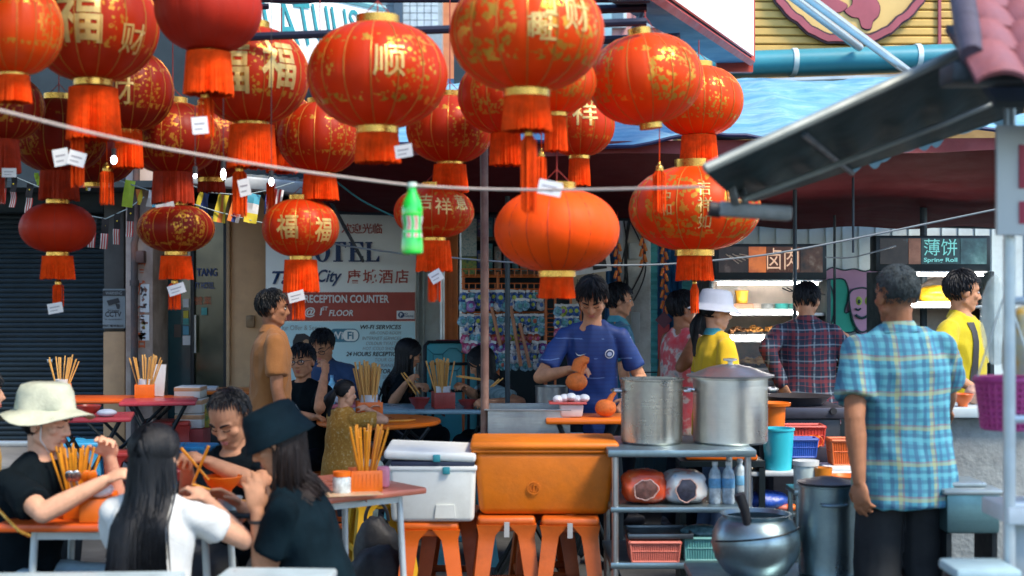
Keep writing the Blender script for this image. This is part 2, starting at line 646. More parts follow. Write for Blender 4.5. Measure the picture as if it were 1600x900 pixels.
def hair_mesh(kind, Hm, k, rnd, length=0.05, spine=None, line=0.42, n=None, tie=(0, -0.115, 0.02)):
	"""scalp shell plus many locks; kinds: short, long, tail, bald"""
	b = B()
	inv_k = 1.0

	def P(d, lift=0.0):
		return V((HC.x + (HR.x + lift) * d.x, HC.y + (HR.y + lift) * d.y, HC.z + (HR.z + lift) * d.z))

	def okd(d):
		if kind == 'bald' and d.z > 0.48 + 0.25 * (d.y < 0) and d.y > -0.75:
			return rnd.random() < 0.22 and d.y < 0.4
		return hair_ok(d, line)
	# scalp shell
	g = bmesh.new()
	bmesh.ops.create_icosphere(g, subdivisions=3, radius=1.0)
	kill = []
	for v in g.verts:
		d = v.co.copy()
		if kind == 'bald':
			okk = hair_ok(d, line) and not (d.z > 0.55 and d.y > -0.7)
		else:
			okk = hair_ok(d, line)
		if not okk:
			kill.append(v)
	bmesh.ops.delete(g, geom=kill, context='VERTS')
	base = {}
	for v in g.verts:
		d = v.co.normalized()
		nz = noise.noise(d * 5.0) * 0.004
		base[v] = b.bm.verts.new(Hm @ (P(d, 0.007 + nz) * k))
	for f in g.faces:
		b.bm.faces.new([base[v] for v in f.verts])
	g.free()
	n = n or {'short': 620, 'bald': 180, 'long': 420, 'tail': 300}[kind]
	crown = V((0, -0.35, 0.94)).normalized()
	Hr = Hm.to_3x3()
	hc_w = Hm @ (HC * k)
	tries = 0
	made = 0
	while made < n and tries < n * 12:
		tries += 1
		d = V((rnd.gauss(0, 1), rnd.gauss(0, 1), rnd.gauss(0.25, 1))).normalized()
		if not okd(d):
			continue
		made += 1
		if kind in ('short', 'bald'):
			pts = []
			L = length * rnd.uniform(0.6, 1.15)
			cur = d.copy()
			sw = V((rnd.uniform(-0.4, 0.4), rnd.uniform(-0.4, 0.4), 0))
			for i in range(4):
				t = i / 3
				pts.append(Hm @ (P(cur, 0.007 + length * 0.18 * t * rnd.uniform(0.5, 1.3)) * k))
				tg = (cur - crown) - cur * (cur - crown).dot(cur) + sw * 0.5
				if tg.length < 1e-4:
					tg = V((0, 1, 0))
				tg.normalize()
				cur = (cur + tg * (L / 3) / 0.09).normalized()
			ribbon(b, pts, (0.003 + length * rnd.uniform(0.07, 0.16)) * k, hc_w)
		elif kind == 'long':
			pts = []
			cur = d.copy()
			steps = 0
			part = -1 if d.x < 0 else 1
			while cur.z > -0.28 and steps < 9:
				pts.append(Hm @ (P(cur, 0.009 + rnd.uniform(0, 0.004)) * k))
				tg = V((part * 0.5, -0.55 if cur.y > -0.2 else -0.1, -1.0))
				tg = tg - cur * tg.dot(cur)
				if tg.length < 1e-4:
					tg = V((0, -1, 0))
				tg.normalize()
				cur = (cur + tg * 0.30).normalized()
				steps += 1
			p = Hm @ (P(cur, 0.010) * k)
			pts.append(p)
			L = length * rnd.uniform(0.72, 1.05)
			st = 7
			wob = V((rnd.uniform(-1, 1), rnd.uniform(-0.6, 0.3), 0)) * 0.045
			for i in range(1, st + 1):
				t = i / st
				q = p + V((0, 0, -L * t)) + wob * t
				if spine is not None:
					q = spine(q)
				pts.append(q)
			ribbon(b, pts, rnd.uniform(0.010, 0.020) * k, hc_w + V((0, 0, -0.1)))
		else:   # tail: swept back to the tie, then a hanging bundle
			pts = []
			tp = V(tie)
			a0 = P(d, 0.008)
			for i in range(5):
				t = i / 4
				q = a0.lerp(tp, t)
				dd = V(((q.x - HC.x) / HR.x, (q.y - HC.y) / HR.y, (q.z - HC.z) / HR.z))
				if dd.length < 1.08:
					dd = dd.normalized() * 1.10
					q = V((HC.x + HR.x * dd.x, HC.y + HR.y * dd.y, HC.z + HR.z * dd.z)) if t < 1 else tp
				pts.append(Hm @ (q * k))
			ribbon(b, pts, rnd.uniform(0.010, 0.016) * k, hc_w)
			if made % 3 == 0:
				p = Hm @ (tp * k)
				back = Hr @ V((0, -1, 0))
				L = length * rnd.uniform(0.75, 1.05)
				w = V((rnd.uniform(-1, 1), rnd.uniform(-1, 1), 0)) * 0.03
				pts = []
				for i in range(7):
					t = i / 6
					bulge = math.sin(min(1, t * 1.3) * math.pi) * 0.6 + 0.25
					pts.append(p + back * (0.035 * math.sin(min(1, t * 2) * math.pi / 2)) + w * bulge + V((0, 0, -L * t)))
				ribbon(b, pts, rnd.uniform(0.010, 0.018), p + V((0, 0, -0.1)))
	return b

def bucket_hat(Hm, k, brim=0.062, droop=0.035, crown=0.095, wave=0.0, rad=0.098, tilt=0.0, z0=0.055, seed=0):
	"""crown and downturned brim, a cloth of real thickness"""
	b = B()
	mm = Hm @ Matrix.Rotation(tilt, 4, 'X')
	prof_o = [(0.002, z0 + crown), (rad * 0.55, z0 + crown * 0.99), (rad * 0.80, z0 + crown * 0.90), (rad * 0.92, z0 + crown * 0.6), (rad, z0 + 0.004), (rad + 0.003, z0 - 0.004)]
	for i in range(1, 5):
		t = i / 4
		prof_o.append((rad + 0.004 + brim * t, z0 - 0.006 - droop * t ** 1.2))
	prof_i = [(r - 0.0025 if r > 0.01 else r, z - 0.0035) for r, z in reversed(prof_o)]
	prof = [(r * k, z * k) for r, z in prof_o + prof_i]

	def mod(r, a, z):
		w = 1.0 + 0.012 * math.sin(3 * a + seed) + (wave * math.sin(4 * a + seed) if r > rad * k else 0)
		return r * w
	vs = b.lathe(prof, 36, (0, 0, 0), mod, 0, None, False)
	for v in vs:
		p = v.co
		r = math.hypot(p.x, p.y)
		a = math.atan2(p.y, p.x)
		if r > rad * k * 1.01 and wave:
			p.z += wave * 0.30 * math.sin(3 * a + seed * 2) * (r - rad * k) / (brim * k) * 0.5
		p.y = p.y * 1.20 - 0.010 * k
		p.z += 0.003 * noise.noise(V((p.x, p.y, p.z)) * 30 + V((seed, 0, 0)))
		v.co = mm @ p
	return b

def person(label, x, y, face, H=1.68, sit=None, lean=(0, 0), head=(0, 0, 0), arms=None, skin=None,
		   shirt=None, sleeve='short', hem=0.17, pants=None, legs='long', hair=('short', HAIR, 0.05), hat=None,
		   fat=0.93, lip=None, vox=0.008, seed=1, collar=None, curl=35, face_on=True, palm=None, hairline=0.42,
		   group=None, twist=0.0, slv=0.72, wide=1.0, knees=0.42, knee_dx=0.10, loosen=1.0, eyes='open', feet=None):
	rnd = random.Random(seed * 31 + 5)
	skin = skin or SKIN
	k = H / 1.70
	Wm = Matrix.Translation(V((x, y, 0))) @ Matrix.Rotation(R(face), 4, 'Z')
	Wi = Wm.inverted()
	lf, ls = R(lean[0]), R(lean[1])
	sd = V((math.sin(ls), math.sin(lf), math.cos(lf) * math.cos(ls))).normalized()
	xa = V((1, 0, 0))
	xa = (xa - sd * xa.dot(sd)).normalized()
	xa = Matrix.Rotation(R(twist), 3, sd) @ xa
	ya = sd.cross(xa).normalized()
	pel = V((0, 0, 0.95 * k)) if sit is None else V((0, 0, sit + 0.10))
	sp = lambda t: pel + sd * t * k
	sh = {'R': sp(0.405) + xa * 0.168 * k * (0.6 + 0.4 * fat), 'L': sp(0.405) - xa * 0.168 * k * (0.6 + 0.4 * fat)}
	nb = sp(0.50)
	hp, hy, hrl = R(head[0]), R(head[1]), R(head[2])
	Hrot = Matrix.Rotation(hy, 3, 'Z') @ Matrix.Rotation(-hp, 3, 'X') @ Matrix.Rotation(hrl, 3, 'Y')
	hcen = nb + (sd * 0.045 + V((0, math.sin(hp) * 0.045, 0.085)) + V((math.sin(-hy) * 0.015, 0, 0))) * k
	Hm = Matrix.Translation(hcen) @ Hrot.to_4x4()
	# arms by two-bone reach
	UA, FA = 0.285 * k, 0.25 * k
	arm = {}
	for s, sg in (('R', 1), ('L', -1)):
		S = sh[s]
		a = (arms or {}).get(s)
		if a is None:
			hand = S + (xa * sg * 0.07 + ya * 0.05) * k - V((0, 0, 1)) * (UA + FA) * 0.975
			hint = S + xa * sg * 0.25 - ya * 0.15 - V((0, 0, 0.3))
		else:
			hand = Wi @ V(a[0])
			hint = Wi @ V(a[1])
		dv = hand - S
		D = dv.length
		D2 = min(D, (UA + FA) * 0.985)
		D2 = max(D2, abs(UA - FA) + 0.02)
		hand = S + dv.normalized() * D2
		ca = (UA * UA + D2 * D2 - FA * FA) / (2 * UA * D2)
		aa = math.acos(max(-1, min(1, ca)))
		ax = dv.normalized()
		po = (hint - S)
		po = po - ax * po.dot(ax)
		po = po.normalized() if po.length > 1e-4 else -V((0, 0, 1))
		el = S + ax * math.cos(aa) * UA + po * math.sin(aa) * UA
		arm[s] = (S, el, hand)
	# legs
	leg = {}
	for s, sg in (('R', 1), ('L', -1)):
		hip = pel + V((sg * 0.088 * k, 0, -0.04 * k))
		if sit is None:
			kn = V((sg * 0.10 * k, 0.03, 0.49 * k))
			an = V((sg * 0.11 * k, -0.02, 0.09))
		else:
			kn = V((sg * (knee_dx + 0.05) * k, knees * k, sit + 0.06))
			an = V((sg * knee_dx * k, knees * k - 0.03, 0.09))
		leg[s] = (hip, kn, an)
	# ---- skin
	b = B()
	head_shapes(b, Hm, k)
	b.cap(nb - sd * 0.03 * k, Hm @ (V((0, -0.018, -0.055)) * k), 0.056 * k, 0.050 * k)
	bare = sleeve == 'none'
	# inner chest just under the shirt so the neckline shows skin
	rings = []
	for t, rx, ry in ((0.30, 0.13, 0.09), (0.40, 0.14, 0.088), (0.46, 0.115, 0.075), (0.50, 0.06, 0.055)):
		c = sp(t)
		rings.append([c + xa * (rx * k * fat * math.cos(q)) + ya * (ry * k * fat * math.sin(q)) for q in [2 * math.pi * i / 20 for i in range(20)]])
	b.ring_loft(rings)
	for s, sg in (('R', 1), ('L', -1)):
		S, el, ha = arm[s]
		b.cap(S, el, 0.050 * k * (0.5 + 0.5 * fat), 0.040 * k * (0.6 + 0.4 * fat))
		fm = el.lerp(ha, 0.3)
		b.cap(el, fm, 0.040 * k, 0.041 * k * (0.6 + 0.4 * fat))
		b.cap(fm, ha, 0.041 * k * (0.6 + 0.4 * fat), 0.026 * k)
		pn = None
		if palm and s in palm:
			pn = Wi.to_3x3() @ V(palm[s])
		else:
			pn = -xa * sg * 0.8 + V((0, 0.35, -0.2)) if arms is None or s not in arms else V((-sg * 0.5, 0.25, -0.7))
		finger_hand(b, ha, (ha - el), pn, 1 if sg * 1 > 0 else -1, k, curl)
	if legs == 'short':
		for s in 'RL':
			hip, kn, an = leg[s]
			b.cap(hip.lerp(kn, 0.5), kn, 0.066 * k, 0.052 * k)
			b.cap(kn, kn.lerp(an, 0.35), 0.052 * k, 0.054 * k)
			b.cap(kn.lerp(an, 0.35), an, 0.054 * k, 0.034 * k)
			b.cap(an, an + V((0, 0.12, -0.045)), 0.035 * k, 0.03 * k)
	me = fused(b, vox, 3)
	me.name = 'person'
	me.materials.append(skin)
	root = bpy.data.objects.new('person', me)
	COL.objects.link(root)
	root.location = (x, y, 0)
	root.rotation_euler = (0, 0, R(face))
	WLOC[root] = Wm
	tag(root, label, 'person', group)

	def add(bb, name, mats, **kw):
		return bb.out(name, mats, root, local=True, **kw)
	# ---- face
	if face_on:
		for sg in (-1, 1):
			b = B()
			ec = Hm @ (V((sg * 0.031, 0.0775, 0.004)) * k)
			rot = Hrot @ Euler((0, 0, sg * -0.3)).to_matrix()
			if eyes == 'open':
				b.sph(ec, V((0.0150, 0.008, 0.0075)) * k, rot, 12, 8, 0)
				b.sph(ec + Hrot @ (V((0, 0.0050, 0)) * k), V((0.0068, 0.0045, 0.0068)) * k, rot, 10, 6, 1)
				b.tube([Hm @ (V((sg * (0.016 + 0.030 * t), 0.0855 - 0.010 * t * t, 0.008 + 0.006 * math.sin(math.pi * t))) * k) for t in (0, .25, .5, .75, 1)], 0.0021 * k, 5, 1)
			else:
				b.tube([Hm @ (V((sg * (0.016 + 0.030 * t), 0.0860 - 0.010 * t * t, 0.002 - 0.005 * math.sin(math.pi * t))) * k) for t in (0, .25, .5, .75, 1)], 0.0019 * k, 5, 1)
			add(b, 'eye', [EYE_W, EYE_D])
			b = B()
			b.tube([Hm @ (V((sg * (0.013 + 0.038 * t), 0.0925 - 0.018 * t * t, 0.026 + 0.007 * math.sin(math.pi * t * 0.8))) * k) for t in (0, .25, .5, .75, 1)],
				   [q * k for q in (0.0035, 0.0048, 0.0045, 0.0035, 0.0018)], 6)
			add(b, 'eyebrow', HAIR)
		b = B()
		b.sph(Hm @ (V((0, 0.0885, -0.0565)) * k), V((0.021, 0.0055, 0.0042)) * k, Hrot, 12, 6)
		b.sph(Hm @ (V((0, 0.0880, -0.0660)) * k), V((0.017, 0.0065, 0.0050)) * k, Hrot, 12, 6)
		add(b, 'lips', lip or LIP)
	# ---- shirt
	if shirt is not None:
		b = B()
		rings = []
		f = fat * loosen
		prof = [(-hem, 0.190, 0.148), (-hem * 0.4, 0.184, 0.140), (0.08, 0.166, 0.118), (0.22, 0.170, 0.120), (0.33, 0.178, 0.120), (0.40, 0.165, 0.105), (0.45, 0.125, 0.085), (0.485, 0.080, 0.068)]
		belly = max(0.0, fat - 1.0)
		for t, rx, ry in prof:
			c = sp(t) if t > 0 or sit is None else pel + V((0, 0, t * k * 0.55))
			bb = belly * 0.10 * math.exp(-((t - 0.08) / 0.16) ** 2)
			rings.append([c + xa * (rx * k * f * math.cos(q)) + ya * (ry * k * f * math.sin(q) + (bb if math.sin(q) > 0 else 0) * math.sin(q)) for q in [2 * math.pi * i / 24 for i in range(24)]])
		b.ring_loft(rings)
		for s in 'RL':
			S, el, ha = arm[s]
			if sleeve == 'short':
				e2 = S.lerp(el, slv)
				b.cap(S, S.lerp(el, 0.3), 0.058 * k * f, 0.062 * k * f)
				b.cap(sp(0.475) + (S - sp(0.405)) * 0.3, S, 0.036 * k * f, 0.052 * k * f)
				b.tube([S, S.lerp(el, 0.35), e2], [0.056 * k * f, 0.064 * k * f, 0.069 * k * f], 18)
			elif sleeve == 'long':
				b.cap(S, el, 0.060 * k * f, 0.052 * k * f)
				b.cap(sp(0.475) + (S - sp(0.405)) * 0.3, S, 0.036 * k * f, 0.052 * k * f)
				b.cap(el, el.lerp(ha, 0.93), 0.052 * k * f, 0.037 * k * f)
			else:
				b.cap(S - xa * (0.03 if s == 'R' else -0.03) * k, sp(0.30) + xa * (0.13 if s == 'R' else -0.13) * k, 0.052 * k, 0.05 * k)
		me = fused(b, max(vox, 0.009), 4, 0.0080, 10.0, seed)
		me.name = 'shirt'
		me.materials.append(shirt)
		so_ = place('shirt', me, root, local=True)
		if collar is not None:
			b = B()
			n = 28
			ri, ro = [], []
			for i in range(n):
				q = 2 * math.pi * i / n
				back = 0.5 - 0.5 * math.sin(q)
				c0 = sp(0.485) + xa * 0.066 * k * math.cos(q) + ya * (0.062 * k * math.sin(q)) - sd * 0.030 * k * (math.sin(q) > 0) * math.sin(q)
				c1 = sp(0.525) + xa * 0.062 * k * math.cos(q) + ya * (0.060 * k * math.sin(q) - 0.004) - sd * 0.030 * k * (math.sin(q) > 0) * math.sin(q)
				c2 = sp(0.480) + xa * 0.092 * k * math.cos(q) + ya * (0.086 * k * math.sin(q)) - sd * 0.030 * k * (math.sin(q) > 0) * math.sin(q)
				ri.append((c0, c1, c2))
			b.ring_loft([[r[j] for r in ri] for j in (0, 1, 2)], True, False)
			add(b, 'collar', collar)
	# ---- trousers
	if pants is not None:
		b = B()
		rings = []
		for t, rx, ry in ((0.10, 0.128, 0.088), (0.03, 0.138, 0.096), (-0.06, 0.150, 0.112), (-0.12, 0.148, 0.110)):
			c = (sp(t) if t > 0 else pel + V((0, 0, t * k)))
			rings.append([c + V((rx * k * fat * math.cos(q), ry * k * fat * math.sin(q), 0)) for q in [2 * math.pi * i / 20 for i in range(20)]])
		b.ring_loft(rings)
		for s in 'RL':
			hip, kn, an = leg[s]
			if legs == 'short':
				b.cap(hip, hip.lerp(kn, 0.86), 0.096 * k * fat, 0.080 * k)
			else:
				b.cap(hip, kn, 0.086 * k * fat, 0.074 * k * wide)
				b.cap(kn, an, 0.074 * k * wide, 0.070 * k * wide)
		me = fused(b, 0.012, 4, 0.005, 7.0, seed + 9)
		me.name = 'trousers'
		me.materials.append(pants)
		place('trousers', me, root, local=True)
		for s in 'RL':
			b = B()
			an = leg[s][2]
			b.cap(an + V((0, -0.03, -0.05)), an + V((0, 0.15, -0.055)), 0.042, 0.036)
			b.sph(an + V((0, -0.02, -0.02)), (0.042, 0.05, 0.04))
			add(b, 'shoe', feet or SHOE)
	# ---- hair
	Hinv = Hm.inverted()

	def spine(q):
		"""keep hanging locks outside the back and chest"""
		t = (q - pel).dot(sd) / k
		if t > 0.47:
			return q
		c = sp(t)
		o = q - c
		ux, uy = o.dot(xa), o.dot(ya)
		w = 1.0 if t < 0.36 else max(0.42, 1.0 - (t - 0.36) / 0.11 * 0.58)
		rx, ry = 0.180 * k * fat * loosen * w, 0.126 * k * fat * loosen * (0.5 + 0.5 * w)
		if math.hypot(ux / rx, uy / ry) < 1.08:
			ux = max(-rx * 0.93, min(rx * 0.93, ux))
			yy = ry * 1.10 * math.sqrt(max(0.05, 1 - (ux / rx) ** 2)) + 0.006
			uy = -yy if uy < 0.035 else yy
		return c + xa * ux + ya * uy + sd * (o.dot(sd))
	if hair is not None:
		kind, hm, ln = hair[:3]
		kw = hair[3] if len(hair) > 3 else {}
		b = hair_mesh(kind, Hm, k, rnd, ln, spine, hairline, **kw)
		add(b, 'hair', hm, angle=80)
	if hat is not None:
		add(bucket_hat(Hm, k, **hat[1]), 'hat', hat[0], angle=60)
	return dict(o=root, Hm=Wm @ Hm, hand={s: Wm @ arm[s][2] for s in arm}, el={s: Wm @ arm[s][1] for s in arm},
				fore={s: (Wm.to_3x3() @ (arm[s][2] - arm[s][1])).normalized() for s in arm},
				k=k, sp=lambda t: Wm @ sp(t), xa=Wm.to_3x3() @ xa, ya=Wm.to_3x3() @ ya, sd=Wm.to_3x3() @ sd, sh={s: Wm @ sh[s] for s in sh})

def shirt_of(p):
	for c in p['o'].children:
		if c.name.startswith('shirt'):
			return c

def stick_on(p, me, target, lift=0.004, ray_from=None):
	"""press a flat world-space print mesh onto a garment along the view-independent normal of the wearer (front or back)"""
	inv = WLOC[p['o']].inverted()
	bv = BVHTree.FromPolygons([v.co for v in target.data.vertices], [list(f.vertices) for f in target.data.polygons])
	d = inv.to_3x3() @ ray_from
	for v in me.vertices:
		q = inv @ v.co
		hit = bv.ray_cast(q - d * 0.5, d, 1.5)
		v.co = (hit[0] - d * lift) if hit[0] is not None else q
	return me

def glasses(p, mat):
	b = B()
	k, Hm = p['k'], p['Hm']
	for s in (-1, 1):
		pts = []
		for i in range(15):
			a = 2 * math.pi * i / 14
			pts.append(Hm @ (V((s * 0.034 + 0.024 * math.cos(a), 0.102 - 0.004 * abs(math.cos(a)), 0.002 + 0.017 * math.sin(a))) * k))
		b.tube(pts, 0.0026 * k, 6, caps=False)
		b.tube([Hm @ (V((s * 0.058, 0.098, 0.008)) * k), Hm @ (V((s * 0.080, 0.0, 0.006)) * k)], 0.0022 * k, 6)
	b.tube([Hm @ (V((-0.011, 0.103, 0.004)) * k), Hm @ (V((0.011, 0.103, 0.004)) * k)], 0.0022 * k, 6)
	return b.out('glasses', mat, p['o'])

# ================================================================== THE SETTING
WALLD = 13.0        # distance of the shop row behind the tables

# ---- ground
b = B()
b.grid(lambda u, v: V((-300 + 600 * u, -100 + 700 * v, 0.0)), 60, 70)
tag(b.out('street', M('asphalt', (0.055, 0.058, 0.06), 0.85, 0, 0.3, 3, 0.6, 90, 0.3, dirt=(0.03, 0.03, 0.03), dirt_amt=0.6)), kind='structure')
b = B()
b.box((-3, WALLD + 0.2, 0.06), (16, 2.6, 0.12), bev=0.02)
pv = tag(b.out('pavement', M('concrete_floor', (0.22, 0.22, 0.21), 0.8, 0, 0.2, 3, 0.4, 60)), kind='structure')

# ---- materials of the buildings
WHITE_WALL = M('white_wall', (0.50, 0.63, 0.64), 0.8, 0, 0.07, 4, 0.2, 50, 0.3, dirt=(0.32, 0.34, 0.33), dirt_amt=0.6)
BEIGE = M('beige_pillar', (0.56, 0.34, 0.18), 0.7, 0, 0.1, 3, 0.15, 40, 0.3, dirt=(0.25, 0.16, 0.10), dirt_amt=0.4)
PALE_PILLAR = M('pale_pillar', (0.46, 0.36, 0.30), 0.75, 0, 0.1, 4, 0.2, 40, 0.3, dirt=(0.2, 0.13, 0.1), dirt_amt=0.7)
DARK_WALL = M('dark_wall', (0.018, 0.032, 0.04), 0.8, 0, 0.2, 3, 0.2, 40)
SHUTTER = M('shutter_steel', (0.016, 0.03, 0.038), 0.5, 0.3, 0.2, 4, 0.1, 60, 0.4, dirt=(0.035, 0.045, 0.05), dirt_amt=0.4)
GLASS_D = M('dark_glass', (0.012, 0.03, 0.03), 0.08, 0, 0.2, 2, 0, 60, 0.6)
ALU = M('aluminium', (0.50, 0.52, 0.53), 0.38, 0.8, 0.1, 8)
DARK_FRAME = M('dark_frame', (0.012, 0.016, 0.02), 0.5)
PRINT_BLACK = M('print_black', (0.02, 0.02, 0.022), 0.6, 0, 0.05)
PRINT_GREY = M('print_grey', (0.30, 0.33, 0.33), 0.6, 0, 0.05)
PRINT_RED = M('print_red', (0.38, 0.055, 0.035), 0.55, 0, 0.08)
PRINT_BLUE = M('print_blue', (0.015, 0.045, 0.13), 0.55, 0, 0.08)
PRINT_WHITE = M('print_white', (0.74, 0.76, 0.74), 0.55, 0, 0.04)
PAPER = M('paper_white', (0.72, 0.74, 0.74), 0.7, 0, 0.06, 20)
ORANGE_P = M('orange_paint', (0.62, 0.17, 0.035), 0.5, 0, 0.12, 5, 0.1, 60, dirt=(0.3, 0.1, 0.03), dirt_amt=0.4)

# ---- shop row on the left: hotel with shutter, pillars, glass door
hotel = thing('hotel_building', 'shaded hotel shophouse with rolled shutter, glass door and beige pillars behind the tables', 'building', (-2.4, WALLD + 0.5, 0.12))
D = WALLD
b = B()     # upper facade above the openings
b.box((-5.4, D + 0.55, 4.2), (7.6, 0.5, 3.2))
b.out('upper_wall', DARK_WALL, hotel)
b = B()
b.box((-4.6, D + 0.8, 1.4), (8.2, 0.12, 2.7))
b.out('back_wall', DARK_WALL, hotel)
# shutter: real ribs, too fine to take apart
b = B()
x0, x1 = X(-330, D), X(160, D)
z = 0.13
while z < 2.30:
	b.tube([(x0, D + 0.30, z + 0.02), (x1, D + 0.30, z + 0.02)], 0.026, 8, flat=1.0)
	z += 0.046
tag(b.out('shutter_slats', SHUTTER, hotel), kind='stuff')
b = B()
b.box(((x0 + x1) / 2, D + 0.22, 2.44), (x1 - x0, 0.34, 0.30), bev=0.02)
b.out('shutter_box', SHUTTER, hotel)
b = B()
b.box(((x0 + x1) / 2, D + 0.26, 0.15), (x1 - x0, 0.05, 0.06), bev=0.01)
b.out('shutter_rail', ALU, hotel)
b = B()
b.box((X(64, D), D + 0.255, Z(566, D)), (0.05, 0.02, 0.03), bev=0.004)
b.out('shutter_lock', ALU, hotel)

def upright(px0, px1, d, depth, z0, z1, mat, name, parent, bev=0.012):
	b = B()
	a, c = X(px0, d), X(px1, d)
	b.box(((a + c) / 2, d + depth / 2, (z0 + z1) / 2), (c - a, depth, z1 - z0), bev=bev)
	return b.out(name, mat, parent)

upright(161, 195, D, 0.5, 0.12, Z(518, D), BEIGE, 'pillar_foot', hotel)
upright(162, 194, D + 0.02, 0.5, Z(518, D) + 0.002, 2.6, M('dark_tile', (0.06, 0.055, 0.05), 0.6), 'pillar_upper', hotel)
upright(196, 239, D - 0.35, 0.7, 0.12, 2.9, PALE_PILLAR, 'pillar', hotel)
upright(358, 416, D - 0.02, 0.6, 0.12, 2.6, BEIGE, 'pillar', hotel)
upright(353, 359, D - 0.06, 0.4, 0.12, 2.5, M('timber_trim', (0.45, 0.28, 0.15), 0.6), 'door_trim', hotel)
b = B()   # rainwater pipe on the pillar
b.tube([(X(210, D - .42), D - 0.42, 0.12), (X(210, D - .42), D - 0.42, 2.0), (X(213, D - .42), D - 0.42, 2.06), (X(213, D - .42), D - 0.42, 2.8)], 0.032, 12)
b.tube([(X(210, D - .42), D - 0.42, 0.9), (X(210, D - .42), D - 0.42, 0.95)], 0.042, 12)
b.tube([(X(210, D - .42), D - 0.42, 1.62), (X(210, D - .42), D - 0.42, 1.67)], 0.042, 12)
b.out('drain_pipe', M('rusty_pipe', (0.05, 0.04, 0.04), 0.6, 0, 0.3, 6, 0.3, 60, dirt=(0.2, 0.08, 0.05), dirt_amt=0.8), hotel)
b = B()
b.box((X(219, D - .4), D - 0.40, Z(403, D)), (0.09, 0.09, 0.11), bev=0.01)
b.out('junction_box', M('box_brown', (0.10, 0.05, 0.04), 0.6), hotel)
# glass door with stickers and the dim lobby seen through it
dr = B()
a, c = X(240, D), X(353, D)
for (p, q) in ((240, 250), (291, 297), (343, 353)):
	dr.box(((X(p, D) + X(q, D)) / 2, D + 0.2, 1.22), (X(q, D) - X(p, D), 0.07, 2.2), bev=0.006)
dr.box(((a + c) / 2, D + 0.21, 2.33), (c - a, 0.09, 0.12), bev=0.006)
dr.box(((a + c) / 2, D + 0.21, 0.2), (c - a - 0.01, 0.075, 0.14), bev=0.006)
door = dr.out('door', DARK_FRAME, hotel)
b = B()
b.box(((X(250, D) + X(291, D)) / 2, D + 0.21, 1.25), (X(291, D) - X(250, D) - 0.004, 0.012, 2.1))
b.out('pane', M('glass_teal', (0.02, 0.07, 0.08), 0.1, 0, 0.3, 2, 0, 60, 0.7), door)
b = B()
b.box(((X(297, D) + X(343, D)) / 2, D + 0.22, 1.25), (X(343, D) - X(297, D) - 0.004, 0.012, 2.1))
b.out('pane', M('glass_green', (0.035, 0.045, 0.022), 0.12, 0, 0.35, 1.4, 0, 60, 0.6), door)
BL = M('sign_blue', (0.02, 0.06, 0.22), 0.5)
OR = M('sign_orange', (0.55, 0.11, 0.03), 0.5)
write('TANG', (X(316, D), D + 0.195, Z(425, D)), 0.075, BL, door, width=0.19, bold=0.02)
write('CITY HOTEL', (X(309, D), D + 0.195, Z(446, D)), 0.06, BL, door, width=0.22, bold=0.02)
write('營業', (X(310, D), D + 0.195, Z(470, D)), 0.075, OR, door)
for (px, py, w_, h_) in ((283, 474, 9, 14), (283, 492, 8, 12), (283, 503, 9, 10), (283, 517, 9, 14), (270, 518, 11, 20), (284, 533, 12, 15), (312, 487, 9, 12)):
	b = B()
	b.box((X(px, D), D + 0.19, Z(py, D)), (w_ * D / FPX, 0.006, h_ * D / FPX), mi=[0, 1, 2, 3, 4, 0, 2][[474, 492, 503, 517, 518, 533, 487].index(py)])
	b.out('sticker', [PAPER, M('st_yellow', (0.6, 0.5, 0.05), 0.6), M('st_teal', (0.08, 0.35, 0.33), 0.6), M('st_cyan', (0.1, 0.35, 0.5), 0.6), M('st_dark', (0.08, 0.06, 0.05), 0.6)], door)
b = B()
b.tube([(X(299, D), D + 0.15, 1.0), (X(299, D), D + 0.15, 1.35)], 0.012, 8)
b.out('handle', ALU, door)
for i, ch in enumerate('唐城酒店'):       # upright red characters on the pillar's inner edge
	write(ch, (X(236, D), D - 0.36, Z(414 + 38 * i, D)), 0.16, OR, hotel, width=0.09, bold=0.02)
b = B()
b.box((X(393, D), D - 0.045, Z(502, D)), (0.075, 0.05, 0.11), bev=0.008)
b.box((X(393, D), D - 0.075, Z(497, D)), (0.04, 0.012, 0.04), bev=0.004)
b.out('wall_intercom', M('intercom', (0.22, 0.13, 0.06), 0.5), hotel)

# poster: CCTV notice
no = thing('warning_notice', 'grey surveillance warning notice with a camera picture on the dark pillar', 'notice', (X(179, D), D - 0.02, Z(482, D)))
b = B()
b.box((X(179, D), D - 0.012, Z(482, D)), (0.205, 0.012, 0.36))
b.out('board', M('notice_grey', (0.20, 0.23, 0.24), 0.6), no)
b = B()
b.box((X(179, D), D - 0.022, Z(458, D)), (0.2, 0.006, 0.05))
b.out('header', PRINT_BLACK, no)
write('WARNING', (X(179, D), D - 0.028, Z(458, D)), 0.03, PRINT_GREY, no, width=0.15)
cx_, cz_ = X(178, D), Z(474, D)
b = B()
b.prism([(-.06, .025), (.045, .05), (.06, .01), (-.04, -.02)], 0.006, Matrix.Translation((cx_, D - 0.021, cz_)) @ FACE)
b.prism([(.02, -.0), (.06, -.01), (.055, -.05), (.035, -.05)], 0.006, Matrix.Translation((cx_, D - 0.021, cz_)) @ FACE)
b.out('camera_picture', PRINT_BLACK, no)
write('24 hours', (cx_, D - 0.021, Z(485, D)), 0.022, PRINT_BLACK, no, bold=0.02)
write('CCTV', (cx_, D - 0.021, Z(491, D)), 0.048, PRINT_BLACK, no, width=0.15, bold=0.03)
write('in operation', (cx_, D - 0.021, Z(499, D)), 0.018, PRINT_BLACK, no, width=0.15)
write('閉路電視監控', (cx_, D - 0.021, Z(509, D)), 0.022, PRINT_BLACK, no, width=0.19, bold=0.02)
